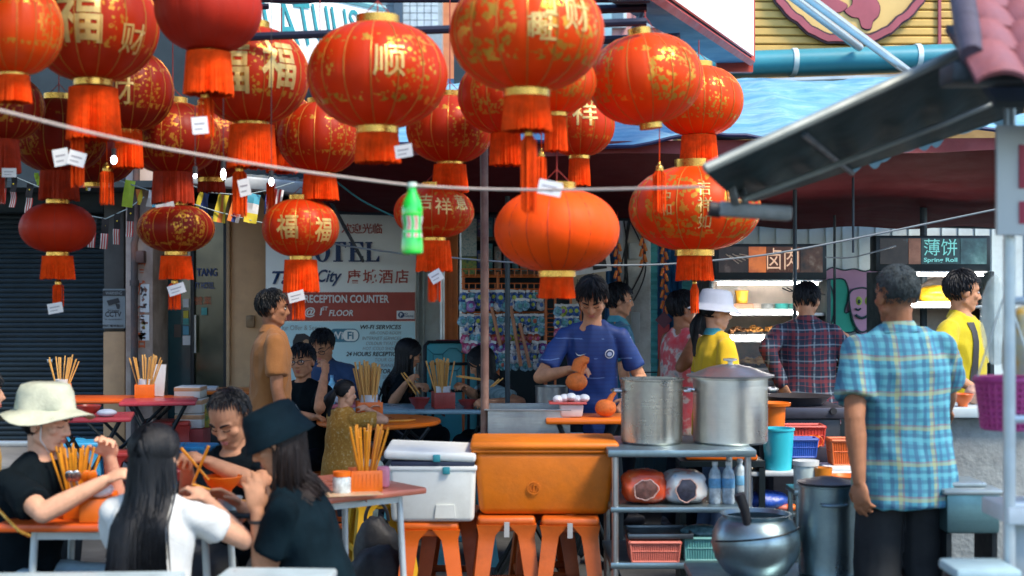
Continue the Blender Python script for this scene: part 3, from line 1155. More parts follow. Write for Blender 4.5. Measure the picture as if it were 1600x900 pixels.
# posters on the pale pillar
pc = D - 0.36
for j, (px, py, w_, h_, lab) in enumerate(((226, 466, 14, 44, 'tall white poster with two dancing figures, upper one on the pale pillar'),
										   (226, 512, 14, 40, 'tall white poster with grey and yellow figures, lower one on the pale pillar'))):
	po = thing('poster', lab, 'poster', (X(px, pc), pc, Z(py, pc)))
	b = B()
	b.box((X(px, pc), pc + 0.004, Z(py, pc)), (w_ * pc / FPX, 0.008, h_ * pc / FPX))
	b.out('sheet', PAPER, po)
	b = B()
	for q in range(7):
		ang = random.uniform(0, 3)
		b.prism([(-.016, -.006), (.014, -.010), (.018, .008), (-.008, .012)], 0.002, Matrix.Translation((X(px, pc) + random.uniform(-.018, .018), pc - 0.0015, Z(py + random.uniform(-15, 12), pc))) @ FACE @ Matrix.Rotation(ang, 4, 'Z'), mi=q % 2)
	b.out('picture', [M('pp_brown', (0.28, 0.14, 0.10), 0.6), M('pp_b' + str(j), ((0.45, 0.33, 0.05), (0.06, 0.06, 0.07))[1 - j], 0.6)], po)

# ---- the hotel sign board
SD = WALLD - 0.15
sg = thing('hotel_sign', 'large white hotel sign board with red reception band and blue lettering', 'sign', (X(535, SD), SD, 0.6))

def sx(px): return X(px, SD)
def sz(py): return Z(py, SD)

SIGN_W = M('sign_white', (0.82, 0.85, 0.81), 0.5, 0, 0.04, 2, 0, 60, 0.4, dirt=(0.70, 0.75, 0.73), dirt_amt=0.3)
b = B()
b.box(((sx(415) + sx(650)) / 2, SD + 0.03, (sz(333) + 0.30) / 2), (sx(650) - sx(415), 0.06, sz(333) - 0.30), bev=0.006)
b.out('board', SIGN_W, sg)
b = B()
b.box(((sx(416) + sx(649)) / 2, SD - 0.003, sz(479)), (sx(649) - sx(416) - 0.004, 0.006, 45 * SD / FPX))
b.out('red_band', PRINT_RED, sg)
b = B()
b.box(((sx(416) + sx(649)) / 2, SD - 0.003, (sz(503) + 0.35) / 2), (sx(649) - sx(416) - 0.006, 0.004, sz(503) - 0.35))
b.out('lower_panel', M('sign_tint', (0.50, 0.74, 0.78), 0.5, 0, 0.06, 1.5), sg)
TD = SD - 0.008
for i, ch in enumerate('欢迎光临'):
	write(ch, (sx(542 + 16 * i), TD, sz(357)), 0.092, PRINT_RED, sg, bold=0.01)
# serif capitals, drawn with thick stems and thin bars

def serif(ch, x0, w, zb, h, mat):
	b = B()
	st, th = 0.30 * w, 0.07 * h
	mm = Matrix.Translation((x0, TD, zb)) @ FACE

	def rect(xa, ya, xb, yb):
		b.prism([(xa, ya), (xb, ya), (xb, yb), (xa, yb)], 0.003, mm)
	if ch == 'O':
		n = 28
		o = [(w * .5 + w * .5 * math.cos(2 * math.pi * i / n), h * .5 + h * .52 * math.sin(2 * math.pi * i / n)) for i in range(n)]
		q = [(w * .5 + w * .22 * math.cos(2 * math.pi * i / n), h * .5 + h * .44 * math.sin(2 * math.pi * i / n)) for i in range(n)]
		b.ring_loft([[mm @ V((p[0], p[1], 0)) for p in o], [mm @ V((p[0], p[1], 0.003)) for p in o], [mm @ V((p[0], p[1], 0.003)) for p in q], [mm @ V((p[0], p[1], 0)) for p in q]], True, False)
	if ch == 'H':
		for xx in (0.10 * w, 0.90 * w - st * .9):
			rect(xx, th, xx + st * .9, h - th)
			rect(xx - .08 * w, 0, xx + st * .9 + .08 * w, th)
			rect(xx - .08 * w, h - th, xx + st * .9 + .08 * w, h)
		rect(0.10 * w + st * .9, h * .48, 0.90 * w - st * .9, h * .48 + th)
	if ch == 'T':
		rect(w * .5 - st / 2, th, w * .5 + st / 2, h - th)
		rect(w * .5 - st, 0, w * .5 + st, th)
		rect(0, h - th, w, h)
		b.prism([(0, h - th), (0, h * .70), (w * .06, h * .70), (w * .2, h - th)], 0.003, mm)
		b.prism([(w, h - th), (w * .8, h - th), (w * .94, h * .70), (w, h * .70)], 0.003, mm)
	if ch in 'EL':
		rect(w * .10, th, w * .10 + st, h - th)
		rect(0, 0, w, th)
		b.prism([(w, th), (w * .75, th), (w * .94, h * .30), (w, h * .30)], 0.003, mm)
		rect(0, h - th, w if ch == 'E' else w * .10 + st + .1 * w, h)
		if ch == 'E':
			rect(w * .10 + st, h * .47, w * .62, h * .47 + th)
			rect(w * .60, h * .36, w * .66, h * .66)
			b.prism([(w, h - th), (w, h * .72), (w * .94, h * .72), (w * .75, h - th)], 0.003, mm)
	return b.out('letter', mat, sg, smooth=False)

for ch, p0, p1 in (('H', 455, 486), ('O', 492, 516), ('T', 516, 541), ('E', 545, 568), ('L', 571, 593)):
	serif(ch, sx(p0), sx(p1) - sx(p0), sz(409), 31 * SD / FPX, PRINT_BLUE)
write('Tang', (sx(457), TD, sz(437)), 0.155, PRINT_BLUE, sg, width=sx(489) - sx(425), bold=0.02, shear=0.35)
write('City', (sx(515), TD, sz(434)), 0.15, PRINT_BLUE, sg, width=sx(534) - sx(495), bold=0.02, shear=0.35)
for i, ch in enumerate('唐城酒店'):
	write(ch, (sx(553 + 25 * i), TD, sz(432)), 0.125, PRINT_RED, sg, bold=0.012)
write('RECEPTION COUNTER', (sx(542), TD, sz(467)), 0.072, PRINT_WHITE, sg, width=sx(608) - sx(476), bold=0.025)
write('@ 1', (sx(490), TD, sz(488)), 0.092, PRINT_WHITE, sg, width=sx(505) - sx(477), bold=0.02, shear=0.15)
write('ST', (sx(508), TD, sz(482)), 0.035, PRINT_WHITE, sg, bold=0.02, shear=0.15)
write('FLOOR', (sx(533), TD, sz(489)), 0.055, PRINT_WHITE, sg, width=sx(552) - sx(514), bold=0.02, shear=0.2)
b = B()
b.box((sx(634), TD - 0.002, sz(492)), (sx(648) - sx(620), 0.006, 13 * SD / FPX), bev=0.002)
b.out('parking_plate', PRINT_WHITE, sg)
b = B()
b.lathe([(0.0, 0), (0.028, 0), (0.028, 0.004), (0.0, 0.004)], 20, (sx(627), TD - 0.006, sz(492)), None, 0, FACE)
b.out('parking_disc', PRINT_BLUE, sg)
write('P', (sx(627), TD - 0.012, sz(492)), 0.034, PRINT_WHITE, sg, bold=0.02)
write('NO\nPARKING', (sx(639), TD - 0.007, sz(492)), 0.04, PRINT_BLUE, sg, width=0.085, bold=0.02)
write('Our Offer & Services', (sx(512), TD, sz(512)), 0.045, PRINT_GREY, sg, width=sx(512) - sx(436), align='RIGHT')
PBLUE = M('print_teal', (0.05, 0.20, 0.28), 0.5)
b = B()
n = 36

def rrect(w, h, r, k=9):
	pts = []
	for (cx, cy, a0) in ((w / 2 - r, h / 2 - r, 0), (-w / 2 + r, h / 2 - r, 90), (-w / 2 + r, -h / 2 + r, 180), (w / 2 - r, -h / 2 + r, 270)):
		for i in range(k):
			a = R(a0 + 90 * i / (k - 1))
			pts.append((cx + r * math.cos(a), cy + r * math.sin(a)))
	return pts

b.prism(rrect(47 * SD / FPX, 21 * SD / FPX, 0.055), 0.003, Matrix.Translation((sx(538), TD + 0.002, sz(524))) @ FACE)
b.out('badge', PBLUE, sg)
b = B()
b.prism(rrect(24 * SD / FPX, 17.5 * SD / FPX, 0.045), 0.003, Matrix.Translation((sx(548), TD - 0.001, sz(524))) @ FACE)
b.out('badge', SIGN_W, sg)
write('Wi', (sx(526), TD - 0.004, sz(524)), 0.068, PRINT_WHITE, sg, bold=0.02)
write('Fi', (sx(548), TD - 0.005, sz(524)), 0.068, PBLUE, sg, bold=0.03)
for i, (tx, sc, m_) in enumerate((('WI-FI SERVICES', 11, PRINT_BLACK), ('AIR-COND ROOM', 8.5, PRINT_GREY), ('INTERNET SERVICES', 8.5, PRINT_GREY), ('COLOUR TV/ASTRO', 8.5, PRINT_GREY), ('HOT /COLD SHOWER', 8.5, PRINT_GREY))):
	write(tx, (sx(627), TD, sz((511, 520, 528.5, 536.5, 544.5)[i])), sc * 0.62 * SD / FPX, m_, sg, width=(sx(627) - sx((563, 577, 566, 572, 567)[i])), bold=0.02 if i == 0 else 0.0, shear=0.2, align='RIGHT')
for i, (tx, y_, xr, xl, m_) in enumerate((('24 HOURS RECEPTION', 553, 627, 541, PRINT_BLACK), ('TOUR GUIDE', 562, 627, 586, PRINT_GREY), ('AIRPORT TRANSFER', 571, 627, 556, PRINT_GREY), ('LUGGAGE STORAGE', 580, 627, 548, PRINT_BLACK), ('TAKE & CARE SERVICES', 589, 627, 552, PRINT_GREY), ('FAX SERVICES', 607, 627, 540, PRINT_BLACK))):
	write(tx, (sx(xr), TD, sz(y_)), 6.6 * SD / FPX * (1.05 if m_ is PRINT_BLACK else 0.8), m_, sg, width=sx(xr) - sx(xl), bold=0.02 if m_ is PRINT_BLACK else 0, shear=0.2, align='RIGHT')
# printed portrait on the sign: dark hair round a face
b = B()
mm = Matrix.Translation((sx(473), TD, sz(546))) @ FACE
u = SD / FPX
b.prism([(-17 * u, -24 * u), (-15 * u, 14 * u), (-10 * u, 24 * u), (3 * u, 25 * u), (13 * u, 19 * u), (18 * u, -2 * u), (17 * u, -24 * u)], 0.003, mm, 0)
b.prism([(9 * u + 8 * u * math.cos(t), 3 * u + 13 * u * math.sin(t)) for t in [2 * math.pi * i / 20 for i in range(20)]], 0.005, mm @ Matrix.Translation((-3 * u, 0, 0)), 1)
b.prism([(4 * u, 5 * u), (8 * u, 6 * u), (8 * u, 4.5 * u), (4 * u, 3.5 * u)], 0.007, mm, 0)
b.prism([(10.5 * u, 6 * u), (13 * u, 5 * u), (13 * u, 3.5 * u), (10.5 * u, 4.5 * u)], 0.007, mm, 0)
b.out('printed_portrait', [PRINT_BLACK, M('portrait_skin', (0.42, 0.24, 0.13), 0.6)], sg)

# ---- white wall right of the sign, orange post, silver pole
ww = thing('wall', 'pale grey wall panel between the hotel sign and the orange post', 'wall', (X(670, D), D, 0.12))
b = B()
b.box(((X(651, D) + X(692, D)) / 2, D + 0.15, 1.35), (X(692, D) - X(651, D), 0.3, 2.5), bev=0.01)
b.out('panel', WHITE_WALL, ww)
b = B()
b.tube([(X(652, D - .05), D - 0.05, 0.14), (X(652, D - .05), D - 0.05, 2.4)], 0.014, 8)
b.tube([(X(661, D - .05), D - 0.03, 0.14), (X(661, D - .05), D - 0.03, 2.4)], 0.010, 8)
b.out('conduit', WHITE_WALL, ww)
b = B()
b.box(((X(692, D) + X(716, D)) / 2, D - 0.1, 1.35), (X(716, D) - X(692, D), 0.16, 2.4), bev=0.01)
for q in (699, 707):
	b.box((X(q, D), D - 0.185, 1.35), (0.006, 0.012, 2.4))
tag(b.out('door_post', ORANGE_P, origin=(X(704, D), D - 0.1, 0.12)), 'orange painted wooden post at the edge of the toy shop', 'post')
b = B()
b.tube([(X(691, D - .3), D - 0.3, 0.0), (X(691, D - .3), D - 0.3, 2.45)], 0.022, 10)
tag(b.out('steel_pole', ALU, origin=(X(691, D - .3), D - .3, 0)), 'thin silver pole in front of the grey wall panel', 'pole')
b = B()
b.tube([(X(722, D - .5), D - 0.5, 0.0), (X(722, D - .5), D - 0.5, 2.45)], 0.025, 10)
tag(b.out('steel_pole', ALU, origin=(X(722, D - .5), D - .5, 0)), 'thin silver pole just right of the orange post', 'pole')

# ---- toy shop: dark interior box
shop = thing('toy_shop', 'dark toy shop interior with shelves of boxes behind the wire racks', 'building', (X(850, D), D + 0.9, 0.1))
b = B()
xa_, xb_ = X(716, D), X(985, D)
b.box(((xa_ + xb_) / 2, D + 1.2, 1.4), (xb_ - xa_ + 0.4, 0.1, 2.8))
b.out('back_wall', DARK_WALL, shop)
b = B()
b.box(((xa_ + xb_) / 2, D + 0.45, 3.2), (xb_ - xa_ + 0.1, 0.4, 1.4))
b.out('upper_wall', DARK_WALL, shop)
for zz in (1.75, 2.08):
	b = B()
	b.box(((xa_ + xb_) / 2, D + 0.95, zz), (xb_ - xa_, 0.4, 0.03))
	b.out('shelf', M('shelf_wood', (0.16, 0.09, 0.05), 0.6), shop)

# ---- white column with cables, right of the toy shop
colm = thing('wall_column', 'white plastered column with loose black cables beside the blue roller door', 'column', (X(1000, D), D, 0))
CD = 12.0
b = B()
b.box(((X(972, CD) + X(1018, CD)) / 2, CD + 0.3, 1.5), (X(1018, CD) - X(972, CD), 0.5, 3.0), bev=0.02)
b.out('shaft', M('column_white', (0.62, 0.64, 0.61), 0.8, 0, 0.08, 3, 0.3, 30, 0.3, dirt=(0.28, 0.27, 0.25), dirt_amt=0.8), colm)
for i in range(6):
	b = B()
	x_ = 975 + i * 3.6
	pts = []
	for j in range(14):
		t = j / 13
		pts.append((X(x_ + 5 * math.sin(t * 4 + i * 1.3) - 10 * t * (i % 2) + (16 * math.sin(t * math.pi) if i > 3 else 0), CD), CD + 0.02 + 0.012 * (i % 3), Z(345 + 125 * t, CD)))
	b.tube(pts, 0.007, 6)
	b.out('cable', PRINT_BLACK, colm)
b = B()
b.box((X(993, CD), CD + 0.01, Z(512, CD)), (0.07, 0.06, 0.26), bev=0.008)
b.box((X(992, CD), CD + 0.0, Z(392, CD)), (0.10, 0.07, 0.14), bev=0.008)
b.out('meter_box', M('meter_grey', (0.42, 0.46, 0.46), 0.6), colm)

# ---- blue roller door (vertical corrugations as real relief)
rd = thing('roller_door', 'bright blue corrugated folding door behind the women', 'door', (X(1060, D), 12.4, 0))
BLUE_D = M('blue_door', (0.03, 0.16, 0.36), 0.5, 0, 0.12, 5, 0.1, 50, dirt=(0.02, 0.08, 0.18), dirt_amt=0.5)
TEAL_D = M('teal_door', (0.10, 0.42, 0.45), 0.5, 0, 0.15, 5)

def corrug(px0, px1, d, z0, z1, pitch, amp, mat, name, parent, horiz=False):
	b = B()
	a, c = X(px0, d), X(px1, d)
	if not horiz:
		n = int((c - a) / pitch * 6)
		b.slab(lambda u, v: V((a + (c - a) * u, d + amp * math.sin(2 * math.pi * u * (c - a) / pitch), z0 + (z1 - z0) * v)), (0, 0.02, 0), n, 1)
	else:
		n = int((z1 - z0) / pitch * 6)
		b.slab(lambda u, v: V((a + (c - a) * u, d + amp * math.sin(2 * math.pi * v * (z1 - z0) / pitch), z0 + (z1 - z0) * v)), (0, 0.02, 0), 1, n)
	return b.out(name, mat, parent)

corrug(1016, 1027, 12.2, 0.0, 2.6, 0.07, 0.015, TEAL_D, 'louvre_strip', rd, True)
corrug(1027, 1066, 12.3, 0.0, 2.6, 0.055, 0.02, BLUE_D, 'blue_leaf', rd)
corrug(1066, 1084, 12.2, 0.0, 2.6, 0.07, 0.015, TEAL_D, 'louvre_strip', rd, True)
corrug(1084, 1100, 12.3, 0.0, 2.6, 0.055, 0.02, BLUE_D, 'blue_leaf', rd)
corrug(945, 973, 12.4, 0.9, 2.7, 0.055, 0.02, BLUE_D, 'blue_leaf', rd)

# ---- white corrugated wall with the mural
MW = 12.0
mw = thing('mural_wall', 'white painted board wall with pink and green cartoon mural between the two stalls', 'wall', (X(1320, MW), MW, 0))
b = B()
b.box(((X(1098, MW) + X(1620, MW)) / 2, MW + 0.12, 1.4), (X(1620, MW) - X(1098, MW), 0.16, 2.8))
b.out('board', M('board_white', (0.60, 0.72, 0.74), 0.7, 0, 0.08, 3, 0.2, 30, dirt=(0.35, 0.42, 0.44), dirt_amt=0.5), mw)
b = B()
for px in range(1110, 1620, 26):
	b.box((X(px, MW), MW + 0.036, 1.4), (0.008, 0.016, 2.8))
tag(b.out('board_battens', M('board_batten', (0.50, 0.62, 0.64), 0.7), mw), kind='stuff')
PINK = M('mural_pink', (0.66, 0.36, 0.52), 0.7, 0, 0.08, 4)
GREEN = M('mural_green', (0.04, 0.48, 0.34), 0.7, 0, 0.1, 4)
DGREEN = M('mural_outline', (0.03, 0.08, 0.09), 0.7)

def blob(pts, d, mat, outline=0.007, name='mural_shape', closed=True):
	"""painted shape with a dark outline: two thin layers of paint boards"""
	n = len(pts)
	cx = sum(p[0] for p in pts) / n
	cy = sum(p[1] for p in pts) / n
	fine = []
	for i in range(n):
		p0, p1, p2, p3 = pts[i - 1], pts[i], pts[(i + 1) % n], pts[(i + 2) % n]
		for t in (0, .25, .5, .75):
			fine.append(tuple(0.5 * ((2 * p1[j]) + (-p0[j] + p2[j]) * t + (2 * p0[j] - 5 * p1[j] + 4 * p2[j] - p3[j]) * t * t + (-p0[j] + 3 * p1[j] - 3 * p2[j] + p3[j]) * t ** 3) for j in (0, 1)))
	w = [V((X(p[0], d), d, Z(p[1], d))) for p in fine]
	b = B()
	b.poly(w)
	b.tube([q + V((0, -0.003, 0)) for q in w] + [w[0] + V((0, -0.003, 0))], outline, 6, 1, False)
	return b.out(name, [mat, DGREEN], mw)

blob([(1272, 420), (1285, 425), (1300, 418), (1318, 422), (1335, 420), (1352, 424), (1372, 420), (1374, 460), (1372, 520), (1340, 520), (1322, 500), (1300, 470), (1275, 440)], MW - 0.06, PINK)
blob([(1290, 442), (1304, 436), (1320, 438), (1326, 460), (1320, 488), (1334, 485), (1340, 502), (1334, 518), (1308, 519), (1290, 514), (1286, 480)], MW - 0.075, GREEN)
blob([(1274, 448), (1290, 440), (1301, 454), (1304, 480), (1298, 508), (1282, 515), (1272, 480)], MW - 0.09, GREEN)
blob([(1327, 460), (1342, 450), (1358, 454), (1366, 480), (1358, 512), (1344, 518), (1332, 498)], MW - 0.09, PINK)
for (px, py, w_, h_) in ((1338, 470, 5, 7), (1352, 470, 5, 7)):
	b = B()
	b.sph((X(px, MW), MW - 0.09, Z(py, MW)), (w_ * MW / FPX, 0.008, h_ * MW / FPX), None, 14, 8, 0)
	b.sph((X(px, MW), MW - 0.096, Z(py + 1, MW)), (w_ * .5 * MW / FPX, 0.008, h_ * .5 * MW / FPX), None, 12, 6, 1)
	b.out('mural_eye', [M('mural_lime', (0.5, 0.65, 0.1), 0.6), DGREEN], mw)
b = B()
b.tube([W(1337 + i * 3.4, 492 + 5 * math.sin(i / 6 * math.pi), MW - 0.1) for i in range(7)], 0.012, 6)
b.tube([W(1337, 482, MW - .1), W(1341, 485, MW - .1), W(1345, 482, MW - .1)], 0.008, 6)
b.out('mural_mouth', DGREEN, mw)

# ---- buildings behind, above the awnings
YW = 14.6
yb = thing('yellow_building', 'yellow building front with ribbed wall tiles and a red round emblem', 'building', (X(1380, YW), YW, 0))
YEL = M('yellow_tile', (0.62, 0.40, 0.11), 0.6, 0, 0.12, 3, 0.2, 40, dirt=(0.45, 0.27, 0.08), dirt_amt=0.5)
a, c = X(1060, YW), X(1720, YW)
b = B()
n = 26
pitch = 0.088
z0 = Z(82, YW)
zz = z0
while zz < 6.2:
	b.box(((a + c) / 2, YW + 0.25, zz + pitch * 0.45), (c - a, 0.5 + 0.0, pitch * 0.88), bev=0.012, seg=1)
	zz += pitch
tag(b.out('wall_tiles', YEL, yb), kind='stuff')
b = B()
b.box(((a + c) / 2, YW + 0.3, 4.0), (c - a, 0.42, 4.6))
b.out('wall', M('yellow_joint', (0.30, 0.19, 0.07), 0.8), yb)
EMB = M('emblem_red', (0.33, 0.07, 0.09), 0.55, 0, 0.15, 4)
EME = M('emblem_edge', (0.05, 0.02, 0.03), 0.6)
eu = YW / FPX
ec = V((X(1325, YW), YW - 0.02, Z(-60, YW)))
b = B()
n = 72
for mi, ro, ri, y0_, y1_ in ((1, 132, 116, -0.01, -0.05), (0, 129, 119, -0.05, -0.07)):
	rings = []
	for (r, yy) in ((ro, y0_), (ro, y1_), (ri, y1_), (ri, y0_)):
		rings.append([ec + V(((r + 1.8 * math.sin(9 * t) + 1.2 * math.sin(23 * t)) * eu * math.cos(t), yy, (r + 1.8 * math.sin(9 * t) + 1.2 * math.sin(23 * t)) * eu * math.sin(t))) for t in [2 * math.pi * i / n for i in range(n)]])
	b.ring_loft(rings, True, False, mi)
b.out('emblem_ring', [EMB, EME], yb)
b = B()
b.lathe([(0, 0.0), (117 * eu, 0.0), (117 * eu, 0.016), (0, 0.016)], 64, ec, None, 0, FACE)
b.out('emblem_field', M('emblem_yellow', (0.66, 0.44, 0.15), 0.6, 0, 0.06, 3), yb)
b = B()

def emb(pts):
	for mi, g, off in ((1, 1.06, -0.03), (0, 1.0, -0.045)):
		cx = sum(p[0] for p in pts) / len(pts)
		cy = sum(p[1] for p in pts) / len(pts)
		q = [(cx + (p[0] - cx) * g, cy + (p[1] - cy) * g) for p in pts]
		fine = []
		n = len(q)
		for i in range(n):
			p0, p1, p2, p3 = q[i - 1], q[i], q[(i + 1) % n], q[(i + 2) % n]
			for t in (0, .33, .66):
				fine.append(tuple(0.5 * ((2 * p1[j]) + (-p0[j] + p2[j]) * t + (2 * p0[j] - 5 * p1[j] + 4 * p2[j] - p3[j]) * t * t + (-p0[j] + 3 * p1[j] - 3 * p2[j] + p3[j]) * t ** 3) for j in (0, 1)))
		b.prism([(X(p[0], YW), Z(p[1], YW)) for p in fine], 0.012, Matrix.Translation((0, YW + off, 0)) @ FACE, mi)

emb([(1322, -40), (1345, -40), (1360, -10), (1372, 10), (1370, 26), (1362, 34), (1358, 46), (1345, 44), (1340, 30), (1330, 28), (1318, 18), (1330, 8), (1328, -10)])
emb([(1275, 0), (1290, -8), (1310, 2), (1322, 10), (1312, 20), (1292, 20), (1280, 14)])
b.out('emblem_figure', [EMB, EME], yb)
b = B()   # plain flat frame strip right of the emblem
b.box((X(1467, YW), YW - 0.02, Z(20, YW)), (0.03, 0.03, 1.4))
b.out('edge_strip', EMB, yb)

# teal gutter beam with pale clips, cream board under it
GD = 14.0
gt = thing('gutter_beam', 'long teal rounded gutter with pale clips below the yellow wall', 'gutter', (X(1300, GD), GD, Z(110, GD)))

def slope_pt(px, py, d): return V((X(px, d), d, Z(py, d)))

TEAL = M('teal_paint', (0.03, 0.24, 0.30), 0.45, 0, 0.1, 3, 0.05, 50, dirt=(0.03, 0.15, 0.2), dirt_amt=0.4)
b = B()
pr = []
for i in range(9):
	t = R(-100 + 200 * i / 8)
	pr.append((-0.17 * math.cos(t), 0.125 * math.sin(t)))
pr += [(0.1, 0.125), (0.1, -0.125)]
rings = []
for px, py in ((1040, 104), (1620, 84)):
	p = slope_pt(px, py, GD)
	rings.append([p + V((0, q[0], q[1])) for q in pr])
b.ring_loft(rings)
b.out('beam', TEAL, gt)
for px in (1240, 1432):
	b = B()
	p = slope_pt(px, 104 - (px - 1040) * 20 / 580, GD)
	rr = []
	for dx in (-0.025, 0.025):
		rr.append([p + V((dx + 0.02 * q[1], q[0] * 1.06, q[1] * 1.10)) for q in pr])
	b.ring_loft(rr)
	b.out('clip', M('clip_pale', (0.5, 0.62, 0.62), 0.5), gt)
b = B()
b.box((X(1330, GD - .1), GD - 0.06, Z(123, GD)), (X(1560, GD) - X(1040, GD), 0.1, 0.03), rot=(0, R(-1.9), 0))
b.out('lower_lip', ALU, gt)
b = B()
b.box(((X(1236, GD) + X(1600, GD)) / 2, GD + 0.1, Z(128, GD)), (X(1600, GD) - X(1236, GD), 0.05, 0.16), rot=(0, R(-1.6), 0))
tag(b.out('fascia_board', M('cream_board', (0.55, 0.50, 0.33), 0.6, 0, 0.06), origin=(X(1400, GD), GD + .1, Z(128, GD))), 'cream fascia board under the teal gutter', 'board')
SILVER = M('silver_tube', (0.55, 0.60, 0.63), 0.35, 0.7, 0.08)
for (p0, p1, lab) in (((1205, -30, 12.6), (1343, 74, 13.8), 'silver diagonal strut ending at the emblem, left one of the pair'), ((1228, -30, 12.5), (1416, 110, 13.75), 'longer silver diagonal strut with a bolted foot, right one of the pair')):
	st = thing('roof_strut', lab, 'strut', W(*p1))
	b = B()
	b.tube([W(*p0), W(*p1)], 0.042, 12)
	b.out('tube', SILVER, st)
	if p1[0] > 1400:
		b = B()
		e = W(*p1)
		d_ = (W(*p1) - W(*p0)).normalized()
		b.box(e - d_ * 0.02, (0.3, 0.03, 0.09), rot=d_.to_track_quat('X', 'Z').to_matrix(), bev=0.006)
		for q in (-0.07, 0.02):
			b.sph(e + d_ * q + V((0, -0.025, 0)), 0.014, None, 8, 6)
		b.out('foot_plate', SILVER, st)

# pink building and tiled tower far behind
PD = 24.0
pk = thing('pink_building', 'pink painted building with vertical wall panels far behind the lanterns', 'building', (X(1000, PD), PD, 0))
a, c = X(868, PD), X(1120, PD)
b = B()
b.box(((a + c) / 2, PD + 3, 6.0), (c - a, 6, 12.0))
b.out('wall', M('pink_wall', (0.55, 0.28, 0.26), 0.7, 0, 0.08, 2, 0.1, 20, dirt=(0.4, 0.2, 0.19), dirt_amt=0.3), pk)
for px in range(878, 1120, 19):
	b = B()
	b.box((X(px, PD), PD - 0.012, 6.0), (0.05, 0.03, 12.0))
	b.out('panel_joint', M('pink_joint', (0.36, 0.16, 0.16), 0.7), pk)
for px in (962, 1022):
	w = B()
	w.box((X(px, PD), PD - 0.04, Z(10, PD)), (0.36, 0.12, 0.75), bev=0.02)
	w_o = w.out('window', M('window_pale', (0.55, 0.68, 0.74), 0.5), pk)
	w = B()
	w.box((X(px, PD), PD - 0.105, Z(8, PD)), (0.24, 0.02, 0.55))
	w.out('pane', M('pane_grey', (0.12, 0.20, 0.25), 0.2), w_o)
b = B()
b.box((X(940, PD), PD - 0.08, Z(0, PD)), (0.32, 0.2, 1.6))
b.out('blue_pillar', M('pale_blue', (0.25, 0.45, 0.52), 0.6), pk)
tw = thing('tiled_building', 'grey and blue tiled tower block with dark window strip far behind', 'building', (X(640, PD), PD, 0))
a, c = X(560, PD - 1), X(690, PD - 1)
b = B()
b.box(((a + c) / 2, PD + 1, 6.0), (c - a, 4, 12.0))
b.out('wall', M('grout', (0.30, 0.36, 0.38), 0.7), tw)
b = B()
pit = 0.115
TZ0, TZ1 = Z(60, PD), Z(-15, PD)
zz = TZ0
while zz < TZ1:
	xx = a + 0.03
	while xx < c - pit:
		px = 800 + xx / (PD - 1) * FPX
		col_ = 1 if 582 < px < 622 else 0
		b.box((xx + pit / 2, PD - 1.01, zz + pit / 2), (pit * 0.9, 0.04, pit * 0.9), mi=col_)
		xx += pit
	zz += pit
tag(b.out('wall_tiles', [M('tile_pale', (0.48, 0.58, 0.62), 0.4), M('tile_blue', (0.16, 0.26, 0.32), 0.4)], tw, smooth=False), kind='stuff')
for px, w_ in ((591, 0.10), (623, 0.14)):
	b = B()
	b.box((X(px, PD - 1), PD - 1.08, 6.0), (w_, 0.12, 12.0))
	b.out('drain_pipe' if px < 600 else 'dark_pilaster', M('pipe_tan', (0.35, 0.28, 0.24), 0.6) if px < 600 else M('pil_blue', (0.05, 0.09, 0.13), 0.6), tw)
b = B()
b.box((X(550, PD - 1), PD - 1.1, 5.9), (0.6, 0.06, 2.4))
b.out('window', M('louvre_dark', (0.03, 0.05, 0.07), 0.5), tw)
for i in range(16):
	pass
b = B()
b.box((X(705, PD), PD + 2, 6.0), (X(716, PD) - X(690, PD), 5, 12.0))
b.box((X(690, PD), PD - 0.6, 6.0), (0.07, 0.12, 12.0))
tag(b.out('orange_building', M('orange_render', (0.60, 0.22, 0.10), 0.7), origin=(X(705, PD), PD + 2, 0)), 'narrow orange building edge between the tower and the lanterns', 'building')
b = B()
b.box((X(760, PD), PD + 4, 6.0), (X(868, PD) - X(716, PD) + 1.5, 5, 12.0))
tag(b.out('grey_building', M('olive_render', (0.24, 0.22, 0.14), 0.7, 0, 0.2, 2), origin=(X(760, PD), PD + 4, 0)), 'olive grey building behind the biggest lantern', 'building')
# street behind everything closes with a plain row of shop fronts
b = B()
b.box((0, 34, 5.0), (70, 4, 10.0))
tag(b.out('terrace_building', M('terrace_render', (0.35, 0.38, 0.38), 0.8, 0, 0.2, 1), origin=(0, 34, 0)), 'long plain grey terrace closing the view behind all other buildings', 'building')

# ================================================================== CANOPIES AND SIGNS OVERHEAD
# ---- blue tarpaulin roof with sagging folds, carried on a frame
TA = 8.3
tarp = thing('tarpaulin_roof', 'bright blue wrinkled tarpaulin stretched over the stalls as a roof', 'tarpaulin', (X(1050, TA), TA, 0))

def tarp_pt(u, v):
	px = 455 + (1640 - 455) * u
	d = TA + 5.3 * v
	zf = Z(219 - 14 * u + 3 * math.sin(u * 19), TA)
	zb = Z(128 - 6 * u, TA + 5.3)
	x = X(px, TA) * (1 + 0.42 * v)
	z = zf + (zb - zf) * v
	q = V((x * 1.1, d * 1.1, 0))
	s = math.sin(u * 30 + 6 * v + 2.0 * noise.noise(q * 0.8)) * 0.010 * (0.3 + v)
	z += s + 0.085 * noise.noise(V((x * 1.6 + d, d * 2.2, 1.3))) + 0.018 * noise.noise(V((x * 6, d * 7, 4.0))) - 0.10 * math.sin(v * math.pi) * abs(math.sin(u * 9.4))
	return V((x, d, z))

